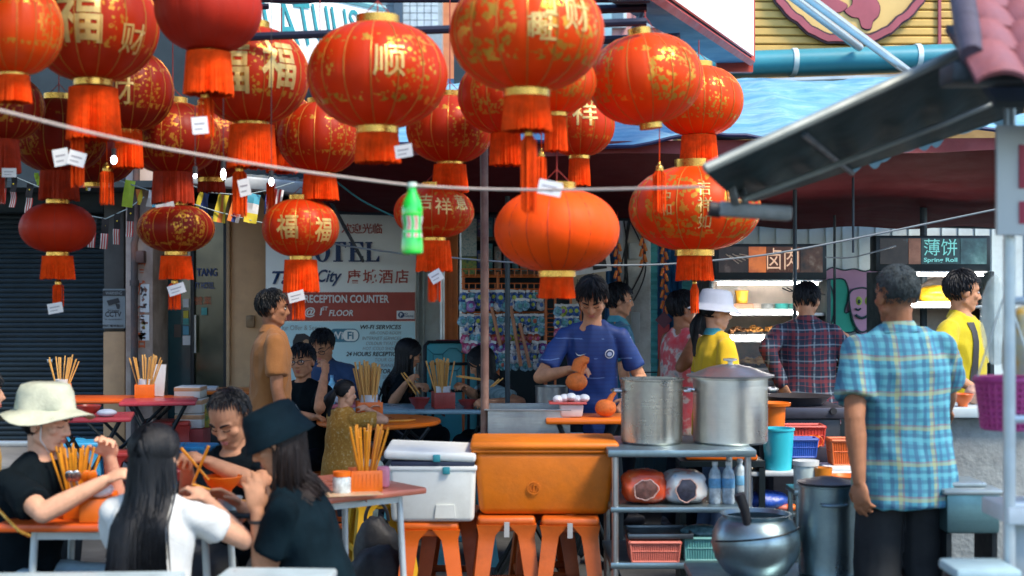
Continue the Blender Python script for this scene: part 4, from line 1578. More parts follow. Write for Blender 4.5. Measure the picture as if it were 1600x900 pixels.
m, t, bs = new_mat('tarp_blue')
tc = nd(t, 'ShaderNodeTexCoord').outputs['Object']
mp = nd(t, 'ShaderNodeMapping')
mp.inputs['Scale'].default_value = (0.9, 3.2, 3.2)
mp.inputs['Rotation'].default_value = (0, 0, 0.45)
lk(t, tc, mp.inputs[0])
w1 = noise_n(t, mp.outputs[0], 2.2, 12, 0.78)
w1.node.inputs['Distortion'].default_value = 1.1
cc = ramp_n(t, w1, [(0.30, (0.06, 0.23, 0.40)), (0.48, (0.13, 0.36, 0.52)), (0.68, (0.34, 0.56, 0.66))])
lk(t, cc, bs.inputs['Base Color'])
bs.inputs['Roughness'].default_value = 0.42
bp = nd(t, 'ShaderNodeBump')
bp.inputs['Strength'].default_value = 0.4
bp.inputs['Distance'].default_value = 0.04
lk(t, w1, bp.inputs['Height'])
lk(t, bp.outputs[0], bs.inputs['Normal'])
b = B()
b.slab(tarp_pt, (0, 0, -0.006), 130, 70)
b.out('sheet', m, tarp)
b = B()
b.tube([tarp_pt(u / 40, 0.0) + V((0, -0.004, -0.012)) for u in range(41)], 0.012, 6)
b.out('hem_rope', M('hem_navy', (0.01, 0.02, 0.08), 0.6), tarp)
# ---- maroon cloth hanging under it
MAROON = M('maroon_cloth', (0.10, 0.010, 0.014), 0.85, 0, 0.12, 3, 0.3, 60, 0.1, dirt=(0.08, 0.009, 0.012), dirt_amt=0.4)
mr = thing('maroon_awning', 'dark maroon cloth awning slung under the blue tarpaulin', 'awning', (X(1200, TA), TA + 0.5, 2.3))

def maroon_pt(u, v):
	px = 470 + (1640 - 470) * u
	y0 = 238 - 6 * u
	yb = 330 + 26 * min(1, max(0, (u - 0.25) / 0.4))
	d = TA + 0.15 + 3.3 * v
	z = Z(y0, TA + 0.15) * (1 - v) + Z(yb, TA + 3.45) * v
	z -= 0.10 * math.sin(math.pi * v) * (0.5 + 0.5 * abs(math.sin(u * 8))) + 0.012 * math.sin(u * 40 + v * 5) * v
	return V((X(px, TA) * (1 + 0.30 * v), d, z))

b = B()
b.slab(maroon_pt, (0, 0, 0.006), 70, 24)
b.out('sheet', MAROON, mr)
b = B()     # straight valance board along the near edge
b.slab(lambda u, v: V((X(470 + 1170 * u, TA), TA + 0.06 + 0.012 * math.sin(u * 60) * v, Z(223 - 10 * u + (21 + 2 * math.sin(u * 25)) * v, TA))), (0, 0.006, 0), 90, 3)
b.out('valance', M('maroon_valance', (0.20, 0.035, 0.035), 0.7, 0, 0.15, 4, 0.2, 60), mr)
FRAME = M('frame_dark', (0.03, 0.05, 0.065), 0.5, 0.3)
af = thing('awning_frame', 'dark steel pole frame carrying the blue tarpaulin roof', 'frame', (X(1240, 10), 10, 0))
b = B()
for px in (500, 760, 1146, 1560):
	b.tube([(X(px, 11.7), 11.7, 2.28 + 0.0), (X(px, 11.7), 11.7, 2.05)], 0.018, 6)
b.tube([(X(470, 11.75), 11.75, 2.24), (X(1640, 11.75), 11.75, 2.10)], 0.025, 8)
b.out('rear_rail', FRAME, af)
for px, d_, r_, zt in ((793, 9.9, 0.018, 2.35), (1242, 9.4, 0.014, 2.25), (1443, 10.2, 0.026, 2.2), (1304, 10.6, 0.010, 2.2), (1333, 9.0, 0.008, 2.3)):
	b = B()
	z0_ = 0.0 if px not in (1333,) else Z(395, 9.0)
	b.tube([(X(px, d_), d_, z0_), (X(px, d_), d_, zt)], r_, 8)
	b.out('post', FRAME, af)
pole = B()
PB = 7.6
pts = [(X(757, PB), PB, 0.0), (X(757.5, PB), PB, 1.2), (X(757, PB), PB, 1.9), (X(756, PB), PB, Z(215, PB))]
pole.tube(pts, 0.022, 14)
pole.tube([(X(757, PB), PB, 0), (X(757, PB), PB, 0.02)], 0.06, 14)
tag(pole.out('iron_pole', M('rusty_iron', (0.16, 0.085, 0.065), 0.6, 0.2, 0.3, 5, 0.2, 80, dirt=(0.34, 0.22, 0.16), dirt_amt=0.7), origin=(X(757, PB), PB, 0)), 'rust brown round iron pole rising from behind the orange cooler to the lanterns', 'pole')

# ---- zinc awning over the hotel front
za = thing('zinc_awning', 'grey zinc lean-to awning over the hotel front behind the lanterns', 'awning', (X(480, 11), 11, 2.4))

def zinc_pt(u, v):
	px = 250 + 420 * u
	d = 10.6 + 2.2 * v
	x = X(px, 10.6) * (1 + 0.15 * v)
	return V((x, d, Z(268 + 36 * u, 10.6) + 0.18 * v + 0.02 * math.sin(u * 150)))

b = B()
b.slab(zinc_pt, (0, 0, 0.012), 140, 4)
b.out('sheet', M('zinc', (0.25, 0.29, 0.30), 0.5, 0.5, 0.15, 3, 0.1, 40), za)
b = B()
p0, p1 = zinc_pt(0, 0), zinc_pt(1, 0)
b.tube([p0 + V((0, -0.02, -0.03)), p1 + V((0, -0.02, -0.03))], 0.04, 8, flat=1.3)
b.out('edge_beam', M('beam_pale', (0.42, 0.44, 0.43), 0.6), za)
for k_ in (0.35, 0.62, 0.9):
	b = B()
	q = zinc_pt(k_, 0)
	b.tube([q + V((0, 0, -0.06)), q + V((0.25, 2.1, -0.05))], 0.022, 6)
	b.tube([q + V((0, 0.1, -0.06)), q + V((0.05, 2.1, -0.5))], 0.016, 6)
	b.out('strut', FRAME, za)
b = B()
pts = [W(565 + i * 8.5, 270 + 14 * math.sin(i / 8 * math.pi) - i * 0.4, 10.4) for i in range(9)]
b.tube(pts, 0.006, 5)
b.tube([W(540, 262, 10.4), W(575, 268, 10.4), W(645, 273, 10.4)], 0.016, 6)
b.out('tied_cord', M('cord_teal', (0.12, 0.38, 0.42), 0.6), za)
# dark arcade soffit behind
b = B()
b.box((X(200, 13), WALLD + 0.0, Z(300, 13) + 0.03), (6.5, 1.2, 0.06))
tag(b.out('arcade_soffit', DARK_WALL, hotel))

# unseen canvas, added above the view to shade the left tables and lanterns
b = B()
b.slab(lambda u, v: V((-7.5 + 6.4 * u, 1.5 + 7.0 * v, 3.34 - 0.06 * math.sin(u * 9) * math.sin(v * 7) + 0.02 * math.sin(u * 50))), (0, 0, 0.01), 60, 40)
cv = tag(b.out('shade_canopy', M('canvas_grey', (0.20, 0.22, 0.22), 0.8, 0, 0.1, 2), origin=(-4, 5, 3.34)), 'large grey canvas canopy added out of view to shade the left tables', 'canopy')

# ---- LATULIS shop sign: a white board turned away from the street
lt = thing('shop_sign', 'white shop sign board with tall teal capital letters above the lanterns', 'sign', (X(490, 12), 12, 3.8))
P00, P10 = W(392, 128, 11.0), W(606, 74, 13.4)
T00, T10 = W(360, -40, 11.0), W(600, 14, 13.4)
b = B()
b.slab(lambda u, v: (P00.lerp(P10, u)).lerp(T00.lerp(T10, u), v), (-0.02, 0.06, 0), 4, 2)
b.out('board', M('latulis_white', (0.78, 0.78, 0.74), 0.5, 0, 0.03), lt)
b = B()
b.tube([T00 + V((0, -.02, 0)), T10 + V((0, -.02, 0))], 0.03, 6)
b.out('top_trim', M('trim_green', (0.2, 0.42, 0.42), 0.5), lt)

def skew(body, u0, u1, v0, v1, mat, lift=0.015):
	me = text_mesh(body, 1.0, None, 0.0, 0.0, 0, 'LEFT')
	xs = [v.co.x for v in me.vertices]
	ys = [v.co.y for v in me.vertices]
	nrm = (P10 - P00).cross(T00 - P00).normalized()
	if nrm.y > 0:
		nrm = -nrm
	for v in me.vertices:
		a = (v.co.x - min(xs)) / (max(xs) - min(xs))
		c = (v.co.y - min(ys)) / (max(ys) - min(ys))
		u, w = u0 + (u1 - u0) * a, v0 + (v1 - v0) * c
		v.co = (P00.lerp(P10, u)).lerp(T00.lerp(T10, u), w) + nrm * lift
	me.materials.append(mat)
	return place('lettering', me, lt)

skew('LATULIS', 0.14, 0.78, 0.27, 0.84, M('latulis_teal', (0.02, 0.22, 0.24), 0.5))
b = B()
for t_ in (0.1, 0.9):
	q = T00.lerp(T10, t_)
	b.tube([q + V((0, 0.08, 0)), q + V((0, 3, 0.0))], 0.03, 6)
b.out('bracket', FRAME, lt)

# ---- large projecting light box sign: white face, red rim, blue underside
ls = thing('light_box_sign', 'big projecting white sign with red rim and blue underside', 'sign', W(1110, 60, 7.5))
A0, A1 = W(1016, -8, 6.6), W(1172, 97, 9.4)
up_ = V((0, 0, 1.3))
LW, LR, LB = M('lightbox_white', (0.86, 0.87, 0.84), 0.4, 0, 0.02), M('lightbox_red', (0.42, 0.04, 0.02), 0.5), M('lightbox_blue', (0.05, 0.14, 0.22), 0.5, 0, 0.2, 3)
dirn = (A1 - A0).normalized()
side = V((dirn.y, -dirn.x, 0)).normalized()      # towards the right / viewer
b = B()
b.ring_loft([[A0, A1, A1 + up_, A0 + up_], [p - side * 0.22 for p in (A0, A1, A1 + up_, A0 + up_)]])
b.out('case', LB, ls)
b = B()
for (p, q) in ((A0, A1), (A1, A1 + up_)):
	b.tube([p + side * 0.005, q + side * 0.005], 0.028, 4)
b.box(A1 + V((0.0, 0.03, -0.02)) - side * 0.1, (0.24, 0.06, 0.08))
b.out('rim', LR, ls)
b = B()
q = 0.035
b.ring_loft([[p + side * 0.012 for p in (A0 + V((0, 0, q)), A1 + V((0, 0, q)) - dirn * q, A1 + up_ - dirn * q, A0 + up_)], [p + side * 0.03 for p in (A0 + V((0, 0, q)), A1 + V((0, 0, q)) - dirn * q, A1 + up_ - dirn * q, A0 + up_)]])
b.out('face', LW, ls)

# ---- steel lantern frame: bars across the street
lf_ = thing('lantern_frame', 'dark steel bars spanning the street from which the lanterns hang', 'frame', (0, 6, 2.7))
for (px0, py0, px1, py1, d, r) in ((380, 58, 1010, 34, 5.75, 0.017), (-400, 20, 420, 10, 6.3, 0.014), (860, 17, 1010, 12, 6.9, 0.022), (900, 64, 1062, 58, 7.4, 0.022)):
	b = B()
	b.tube([W(px0, py0, d), W(px1, py1, d)], r, 8)
	b.out('bar', M('bar_navy', (0.015, 0.02, 0.045), 0.5, 0.2), lf_)
for d in (4.4, 5.0, 5.6, 6.2, 6.8):
	b = B()
	b.tube([(-4.5, d, 2.98), (0.66, d, 2.98)], 0.016, 8)
	b.out('bar', M('bar_navy', (0.015, 0.02, 0.045), 0.5, 0.2), lf_)
for x_ in (-4.5, 0.66):
	b = B()
	b.tube([(x_, 4.3, 2.995), (x_, 8.3, 2.995)], 0.02, 8)
	b.out('rail', M('bar_navy', (0.015, 0.02, 0.045), 0.5, 0.2), lf_)

# ================================================================== LANTERNS
RED = {}

def lantern_mat(name, red, gold_amt, panels, rot, scale, style, gold=(0.62, 0.30, 0.035)):
	"""thin red silk with a printed gold ornament in panels round the body"""
	if name in MATS:
		return MATS[name]
	m, t, b = new_mat(name)
	tc = nd(t, 'ShaderNodeTexCoord').outputs['Object']
	sp = nd(t, 'ShaderNodeSeparateXYZ')
	lk(t, tc, sp.inputs[0])
	ang = math_n(t, 'ARCTAN2', sp.outputs['Y'], sp.outputs['X'])
	an = math_n(t, 'ADD', math_n(t, 'MULTIPLY', ang, panels / (2 * math.pi)), rot)
	fr = math_n(t, 'SUBTRACT', math_n(t, 'FRACT', math_n(t, 'ADD', an, 10.0)), 0.5)
	uu = math_n(t, 'MULTIPLY', fr, 2 * math.pi / panels)
	# panel mask: ellipse in (angle, height)
	r2 = math_n(t, 'ADD', math_n(t, 'POWER', math_n(t, 'DIVIDE', uu, 0.50), 2.0), math_n(t, 'POWER', math_n(t, 'DIVIDE', sp.outputs['Z'], 0.125 * scale), 2.0))
	inside = math_n(t, 'LESS_THAN', r2, 1.0)
	edge = math_n(t, 'MULTIPLY', math_n(t, 'GREATER_THAN', r2, 0.34), inside)
	co = nd(t, 'ShaderNodeCombineXYZ')
	lk(t, math_n(t, 'MULTIPLY', uu, 0.28 * scale), co.inputs[0])
	lk(t, sp.outputs['Z'], co.inputs[1])
	lk(t, math_n(t, 'MULTIPLY', math_n(t, 'FLOOR', an), 0.37), co.inputs[2])
	vo = nd(t, 'ShaderNodeTexVoronoi')
	vo.inputs['Scale'].default_value = 44 / scale
	lk(t, co.outputs[0], vo.inputs['Vector'])
	no = noise_n(t, co.outputs[0], 40 / scale, 3, 0.55)
	flow = math_n(t, 'LESS_THAN', vo.outputs['Distance'], 0.42)
	swirl = math_n(t, 'GREATER_THAN', no, 0.49)
	if style == 'wreath':
		g = math_n(t, 'MAXIMUM', math_n(t, 'MULTIPLY', edge, flow), math_n(t, 'MULTIPLY', inside, math_n(t, 'MULTIPLY', math_n(t, 'GREATER_THAN', no, 0.57), 1.0)))
	else:
		g = math_n(t, 'MULTIPLY', math_n(t, 'MULTIPLY', inside, flow), swirl)
	# border of small motifs low and high on the body
	zz = math_n(t, 'ABSOLUTE', sp.outputs['Z'])
	band = math_n(t, 'MULTIPLY', math_n(t, 'GREATER_THAN', zz, 0.095 * scale), math_n(t, 'LESS_THAN', zz, 0.125 * scale))
	vo2 = math_n(t, 'GREATER_THAN', noise_n(t, tc, 36 / scale, 3, 0.5), 0.56)
	g = math_n(t, 'MAXIMUM', g, math_n(t, 'MULTIPLY', band, vo2))
	wear = noise_n(t, tc, 18, 4, 0.6)
	g = math_n(t, 'MULTIPLY', g, math_n(t, 'MULTIPLY', ramp_n(t, wear, [(0.25, 0.55), (0.5, 1.0)]), gold_amt))
	n1 = noise_n(t, tc, 6, 4, 0.6)
	rc = ramp_n(t, n1, [(0.3, tuple(c * 0.82 for c in red)), (0.7, red)])
	c = mix_n(t, g, rc, gold)
	lk(t, c, b.inputs['Base Color'])
	lk(t, math_n(t, 'MULTIPLY', g, 0.65), b.inputs['Metallic'])
	lk(t, math_n(t, 'SUBTRACT', 0.46, math_n(t, 'MULTIPLY', g, 0.12)), b.inputs['Roughness'])
	b.inputs['Specular IOR Level'].default_value = 0.28
	tr = nd(t, 'ShaderNodeBsdfTranslucent')
	lk(t, rc, tr.inputs['Color'])
	mx = nd(t, 'ShaderNodeMixShader')
	lk(t, math_n(t, 'MULTIPLY', math_n(t, 'SUBTRACT', 1.0, g), 0.35), mx.inputs[0])
	lk(t, b.outputs[0], mx.inputs[1])
	lk(t, tr.outputs[0], mx.inputs[2])
	weave = noise_n(t, tc, 300, 2, 0.5)
	bp = nd(t, 'ShaderNodeBump')
	bp.inputs['Strength'].default_value = 0.12
	bp.inputs['Distance'].default_value = 0.002
	lk(t, weave, bp.inputs['Height'])
	lk(t, bp.outputs[0], b.inputs['Normal'])
	lk(t, mx.outputs[0], t.nodes['Material Output'].inputs['Surface'])
	MATS[name] = m
	return m

GOLD = M('gold_foil', (0.72, 0.40, 0.08), 0.28, 0.85, 0.15, 20, 0.15, 120)
GOLD_P = M('gold_print', (0.70, 0.46, 0.15), 0.40, 0.45, 0.22, 16, 0.1, 120)
RIB = M('rib_gold', (0.55, 0.22, 0.03), 0.4, 0.5, 0.1, 20)
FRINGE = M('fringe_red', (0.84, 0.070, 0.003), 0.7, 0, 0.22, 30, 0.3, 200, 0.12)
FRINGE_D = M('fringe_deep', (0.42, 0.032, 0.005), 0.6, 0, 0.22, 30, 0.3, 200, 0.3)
TAGM = M('price_tag', (0.80, 0.80, 0.80), 0.5, 0, 0.03)
TAGP = M('price_tag_print', (0.35, 0.33, 0.36), 0.6)
STR = M('hanging_cord', (0.35, 0.03, 0.02), 0.7)
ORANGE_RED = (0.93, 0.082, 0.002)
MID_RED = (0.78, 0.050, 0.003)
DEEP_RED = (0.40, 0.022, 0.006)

def lantern(label, cx, cy, w, h, d, style='wreath', red=MID_RED, panels=4, rot=0.0, gold=1.0, ribs=16, glyphs=(), fr_w=None, fr_y=None, tas=None, tags=(),
			cap=True, hang=None, fr_mat=None, ribgold=True, tilt=0.0, seed=0, plain=False, capw=0.30):
	"""cx, cy, w, h in photograph pixels at distance d; real size follows"""
	u = d / FPX
	rnd = random.Random(seed * 7 + 3)
	c = W(cx, cy, d)
	Rr, Hh = w * u / 2, h * u / 2
	sc = Rr / 0.27
	root = thing('paper_lantern', label, 'lantern', c, 0, 'red lanterns hanging over the street')
	# shade
	b = B()
	prof = []
	N = 22
	capr = Rr * capw
	a0 = math.asin(min(0.99, capr / Rr))
	for i in range(N + 1):
		t = -math.pi / 2 + a0 * 0.9 + (math.pi - 1.8 * a0) * i / N
		rr = Rr * (abs(math.cos(t)) ** 0.86)
		prof.append((max(rr, capr * 0.96), Hh * math.sin(t) / math.sin(math.pi / 2 - a0 * 0.9)))

	seg = ribs * 6

	def bulge(r, a, z):
		f = abs(math.sin(a * ribs / 2.0))
		return r * (1.0 - (0.013 if plain else 0.022) * (1 - f) ** 2) * (1 + 0.004 * math.sin(3 * a + seed))
	vs = b.lathe(prof, seg, (0, 0, 0), bulge)
	b.bm.faces.ensure_lookup_table()
	for f in b.bm.faces:
		q = f.calc_center_median()
		if len(f.verts) > 4:
			f.material_index = 2
		elif ribgold:
			a = (math.atan2(q.y, q.x) * ribs / (2 * math.pi)) % 1.0
			if (a < 0.09 or a > 0.91) and f.calc_area() < 1:
				pass
	mat = lantern_mat('lantern_%s_%d_%d_%d' % (style, panels, int(rot * 100), int(red[0] * 1000)), red, gold, panels, rot, sc, style) if not plain else M('lantern_plain_%d' % int(red[0] * 1000), red, 0.55, 0, 0.10, 6, 0.08, 250, 0.2)
	tl = Matrix.Rotation(R(tilt), 4, 'Y')
	for v in b.bm.verts:
		v.co = tl @ v.co
	shade = b.out('shade', [mat, RIB, GOLD], root, local=True, angle=60)
	b = B()
	for i in range(ribs):
		a = 2 * math.pi * i / ribs
		pts = [tl @ V(((r * 0.985 + 0.001) * math.cos(a), (r * 0.985 + 0.001) * math.sin(a), z)) for r, z in prof[::2]]
		b.tube(pts, 0.0022 * sc if ribgold else 0.0014 * sc, 5, 0, False)
	tag(b.out('rib_wires', RIB if ribgold else M('rib_red', tuple(c_ * 0.88 for c_ in red), 0.5), root, local=True), kind='stuff')
	# caps
	zt, zb = prof[-1][1], prof[0][1]
	chh = 0.032 * sc
	if cap:
		b = B()
		b.lathe([(capr * 0.9, zt - 0.01), (capr * 1.02, zt - 0.008), (capr * 1.02, zt + chh), (capr * 0.92, zt + chh), (capr * 0.90, zt)], 28, (0, 0, 0), None, 0, tl)
		b.out('top_cap', GOLD, root, local=True)
	b = B()
	b.lathe([(capr * 0.9, zb + 0.006), (capr * 1.0, zb + 0.004), (capr * 1.0, zb - chh * 0.8), (capr * 0.9, zb - chh * 0.8)], 28, (0, 0, 0), None, 0, tl)
	b.out('bottom_cap', GOLD, root, local=True)
	# fringe skirt
	fm = fr_mat or FRINGE
	if fr_y:
		fw, y0, y1 = fr_w * u / 2, -(fr_y[0] - cy) * u, -(fr_y[1] - cy) * u
		off = ((fr_y[2] - cx) * u) if len(fr_y) > 2 else 0.0
		b = B()
		n = 150
		rows = []
		steps = 6
		ph = [rnd.uniform(-1, 1) for _ in range(n)]
		for j in range(steps + 1):
			tt = j / steps
			ring = []
			for i in range(n):
				a = 2 * math.pi * i / n
				rr = fw * (0.92 + 0.08 * tt) * (1 + (0.035 if i % 2 else -0.02) * (0.4 + tt) + 0.02 * ph[i] * tt)
				zz = y0 + (y1 - y0) * tt * (1 + 0.035 * ph[(i * 7) % n] * (j == steps))
				ring.append(V((off * tt * 0.3 + rr * math.cos(a) + 0.004 * ph[i] * tt, rr * math.sin(a), zz)))
			rows.append(ring)
		b.ring_loft(rows, True, False)
		b.lathe([(fw * 0.1, y0 + 0.002), (fw * 0.93, y0)], 30, (0, 0, 0), None)
		b.out('fringe', fm, root, local=True, angle=25)
	# hanging tassel with gold knot
	if tas:
		tx, ty0, ty1 = (tas[0] - cx) * u, -(tas[1] - cy) * u, -(tas[2] - cy) * u
		tw_ = tas[3] * u / 2 if len(tas) > 3 else 10 * u
		b = B()
		b.tube([(tx, -0.01, (zb if not fr_y else -(fr_y[0] - cy) * u)), (tx, -0.01, ty0)], 0.0022, 5)
		for i in range(42):
			a = rnd.uniform(0, 2 * math.pi)
			r0 = tw_ * math.sqrt(rnd.random())
			ll = ty1 * rnd.uniform(0.97, 1.02) if False else ty1 + rnd.uniform(-1, 1) * 0.012 * sc
			b.tube([(tx + r0 * 0.35 * math.cos(a), r0 * 0.35 * math.sin(a) - 0.01, ty0 - 0.008), (tx + r0 * math.cos(a), r0 * math.sin(a) - 0.01, ty0 - 0.035 * sc), (tx + r0 * 1.05 * math.cos(a), r0 * 1.05 * math.sin(a) - 0.01, ll)], [0.002 * sc, 0.003 * sc, 0.0022 * sc], 4)
		tso = b.out('tassel', fm, root, local=True)
		b = B()
		kr = tw_ * 0.62
		b.lathe([(0.001, ty0 + kr * 1.5), (kr * 0.3, ty0 + kr * 1.2), (kr * 0.35, ty0 + kr * 0.7), (kr * 0.8, ty0 + kr * 0.4), (kr, ty0 - kr * 0.2), (kr * 0.95, ty0 - kr * 0.9), (0.001, ty0 - kr * 1.0)], 14, (tx, -0.01, 0))
		me = b.mesh('knot', GOLD)
		place('knot', me, tso, local=True)
	# price tags
	for (px, py, tw2, th2, ang) in tags:
		b = B()
		dy = -Rr * 0.55 if abs(py - cy) < h * 0.4 else -(fr_w or 40) * u / 2 - 0.015
		mm = Matrix.Translation(((px - cx) * u, dy, -(py - cy) * u)) @ Matrix.Rotation(R(rnd.uniform(-15, 15)), 4, 'Z') @ FACE @ Matrix.Rotation(R(ang), 4, 'Z')
		a_, c_ = tw2 * u / 2, th2 * u / 2
		b.prism([(-a_, -c_), (a_, -c_), (a_, c_), (-a_, c_)], 0.0012, mm)
		b.prism([(-a_ * .7, c_ * .1), (a_ * .6, c_ * .1), (a_ * .6, c_ * .3), (-a_ * .7, c_ * .3)], 0.0018, mm, 1)
		b.prism([(-a_ * .7, -c_ * .5), (a_ * .3, -c_ * .5), (a_ * .3, -c_ * .35), (-a_ * .7, -c_ * .35)], 0.0018, mm, 1)
		b.out('price_tag', [TAGM, TAGP], root, local=True, smooth=False)
	# raised gold characters that follow the curve of the shade
	if glyphs:
		bv = BVHTree.FromPolygons([v.co for v in shade.data.vertices], [list(f.vertices) for f in shade.data.polygons])
		for (ch, gx, gy, gh, *rest) in glyphs:
			me = text_mesh(ch, gh * u, (rest[0] * u) if rest and rest[0] else None, bold=(rest[1] if len(rest) > 1 else 0.008))
			bm = bmesh.new()
			bm.from_mesh(me)
			bmesh.ops.triangulate(bm, faces=bm.faces)
			for _ in range(4):
				es = [e for e in bm.edges if e.calc_length() > 0.016 * sc]
				if not es:
					break
				bmesh.ops.subdivide_edges(bm, edges=es, cuts=1)
				bmesh.ops.triangulate(bm, faces=[f for f in bm.faces if len(f.verts) > 3])
			# glyph centre given in pixels: turn it into an angle on the body and wrap by arc length
			px = max(-0.96, min(0.96, (gx - cx) * u / Rr))
			a_c = math.asin(px)
			for v in bm.verts:
				a = a_c + v.co.x / Rr
				z = -(gy - cy) * u + v.co.y
				dirv = V((math.sin(a), -math.cos(a), 0))
				o_ = tl @ (dirv * (Rr * 1.5) + V((0, 0, z)))
				hit = bv.ray_cast(o_, (tl.to_3x3() @ -dirv), Rr * 2)
				p = hit[0] if hit[0] is not None else tl @ (dirv * Rr * 0.7 + V((0, 0, z)))
				v.co = p + (tl.to_3x3() @ dirv) * 0.0025
			bm.to_mesh(me)
			bm.free()
			me.materials.append(GOLD_P)
			me.polygons.foreach_set('use_smooth', [True] * len(me.polygons))
			place('character', me, root, local=True)
	# cord up to the frame
	b = B()
	top = 2.98 - c.z if hang is None else hang - c.z
	b.tube([(0, 0, zt), (0, 0, top)], 0.0025, 5)
	for s_ in (-1, 1):
		b.tube([(s_ * capr * 0.9, 0, zt + chh * 0.5), (0, 0, zt + 0.09 * sc)], 0.0018, 5)
	b.out('cord', STR, root, local=True)
	return root

# right hand and front group
lantern('largest orange-red lantern at the top centre with crowded gold characters', 823, 52, 243, 176, 4.5, 'wreath', ORANGE_RED, 5, 0.25, 1.0,
		glyphs=(('丁', 863, 22, 44), ('人', 832, -2, 38), ('旺', 850, 62, 40), ('财', 900, 40, 50), ('两', 838, 62, 30)), fr_w=76, fr_y=(146, 205), tas=(826, 206, 330, 24), tags=((858, 297, 36, 22, -12),), seed=1)
lantern('wide red lantern with gold ribs and gold medallion, left of the largest one', 590, 118, 220, 160, 5.05, 'flower', MID_RED, 4, 0.16, 1.0,
		glyphs=(('顺', 618, 110, 48),), fr_w=68, fr_y=(203, 254), tags=((634, 240, 28, 20, 8),), seed=2, hang=2.62)
lantern('lantern with big pale gold 福 character at the upper left', 146, 40, 202, 170, 5.3, 'flower', (0.62, 0.038, 0.003), 3, 0.1, 0.8,
		glyphs=(('福', 152, 40, 84, 74, 0.02), ('财', 228, 70, 46)), fr_w=80, fr_y=(138, 218), tas=(124, 206, 290, 22), tags=((110, 250, 24, 26, 10), (134, 252, 26, 22, -15)), seed=3)
lantern('orange lantern cut by the top left corner of the view', 22, 44, 150, 142, 4.7, 'wreath', ORANGE_RED, 3, 0.62, 0.8, seed=4, fr_w=50, fr_y=(118, 160))
lantern('plain dark red lantern at the top with short orange fringe and small tassel', 326, 14, 166, 132, 5.0, 'plain', (0.38, 0.018, 0.006), plain=True, ribgold=False, fr_w=74, fr_y=(82, 148), tas=(322, 147, 214, 24), tags=((322, 201, 24, 26, 6),), seed=5)
lantern('red lantern with gold 福 character turned to the left and a gold blossom', 394, 118, 178, 146, 6.0, 'flower', (0.60, 0.036, 0.003), 4, 0.35, 0.9,
		glyphs=(('福', 376, 118, 78, 60, 0.02), ('福', 450, 110, 74, 60, 0.02)), fr_w=74, fr_y=(196, 262), tas=(375, 262, 336, 22), tags=((390, 296, 18, 26, 12),), seed=6)
lantern('orange lantern with dense gold blossom wreath hanging right of the largest one', 1008, 124, 180, 138, 5.9, 'wreath', ORANGE_RED, 4, 0.22, 1.0, fr_w=None, fr_y=None, tas=(1030, 262, 330, 20), seed=7, tilt=-7, capw=0.2, hang=2.75)
lantern('orange lantern with sunlit gold print, rightmost of the upper row', 1092, 158, 138, 106, 7.4, 'flower', ORANGE_RED, 4, 0.42, 1.0, fr_w=58, fr_y=(212, 262), seed=8, hang=2.89)
lantern('large orange lantern with gold lettering hanging low behind the dark awning tip', 1085, 326, 206, 128, 7.4, 'wreath', ORANGE_RED, 5, 0.1, 0.9,
		glyphs=(('吉', 1088, 300, 22), ('祥', 1088, 325, 22), ('如', 1088, 350, 22), ('福', 1140, 310, 34), ('中', 1030, 312, 18), ('和', 1031, 332, 18)), fr_w=56, fr_y=(392, 438), tas=(1085, 440, 486, 12), seed=9, hang=Z(256, 7.4))
lantern('plain bright orange-red pleated lantern with white price tag hanging low in the centre', 870, 360, 196, 126, 5.6, 'plain', ORANGE_RED, plain=True, ribgold=False, ribs=18, fr_w=54, fr_y=(430, 466), tags=((816, 355, 28, 20, 8), (861, 299, 34, 20, -12)), seed=10, hang=Z(232, 5.6))
lantern('red lantern half hidden behind the largest one, lower left side', 790, 150, 150, 116, 6.0, 'wreath', MID_RED, 4, 0.7, 0.9, fr_w=50, fr_y=(207, 258), seed=11, fr_mat=FRINGE)
lantern('orange lantern tucked under the right side of the largest one', 868, 128, 128, 96, 5.6, 'wreath', ORANGE_RED, 4, 0.3, 0.8, fr_w=34, fr_y=(170, 236), tas=(846, 240, 300, 18), seed=12)
lantern('orange lantern with gold 祥 character behind the blossom lantern', 905, 195, 112, 96, 7.0, 'flower', MID_RED, 4, 0.55, 0.6, glyphs=(('祥', 912, 182, 40),), fr_w=34, fr_y=(246, 290), seed=13)
lantern('red lantern with gold ribs behind the wide one, above the 吉祥 lantern', 703, 202, 138, 102, 6.4, 'flower', (0.62, 0.038, 0.003), 4, 0.2, 0.9, fr_w=54, fr_y=(257, 300), seed=14)
lantern('small lantern with gold 吉祥 characters over the hotel sign', 678, 332, 126, 78, 6.4, 'flower', MID_RED, 4, 0.9, 0.8,
		glyphs=(('吉', 668, 318, 24), ('祥', 696, 325, 26), ('意', 724, 318, 24)), fr_w=54, fr_y=(376, 424), tas=(678, 424, 470, 20), tags=((683, 432, 20, 18, 30),), seed=15, hang=Z(296, 6.4))
lantern('small lantern with two pale gold 福 characters in front of the hotel sign', 470, 356, 120, 88, 6.7, 'flower', MID_RED, 4, 0.4, 0.55,
		glyphs=(('福', 457, 356, 38, 36, 0.02), ('福', 512, 360, 38, 32, 0.02)), fr_w=54, fr_y=(406, 456), tas=(467, 452, 498, 20), tags=((468, 463, 26, 16, 14),), seed=16, hang=Z(305, 6.7))
lantern('red lantern with gold ribs just above the double 福 lantern', 500, 216, 132, 108, 6.7, 'flower', (0.60, 0.036, 0.003), 4, 0.05, 0.8, fr_w=54, fr_y=(272, 312), seed=17)
lantern('dark red lantern wedged between the 福 lantern and the gold ribbed pair', 440, 190, 104, 84, 7.0, 'flower', DEEP_RED, 4, 0.6, 0.8, fr_w=46, fr_y=(220, 270), tas=(424, 280, 336, 14), seed=18)
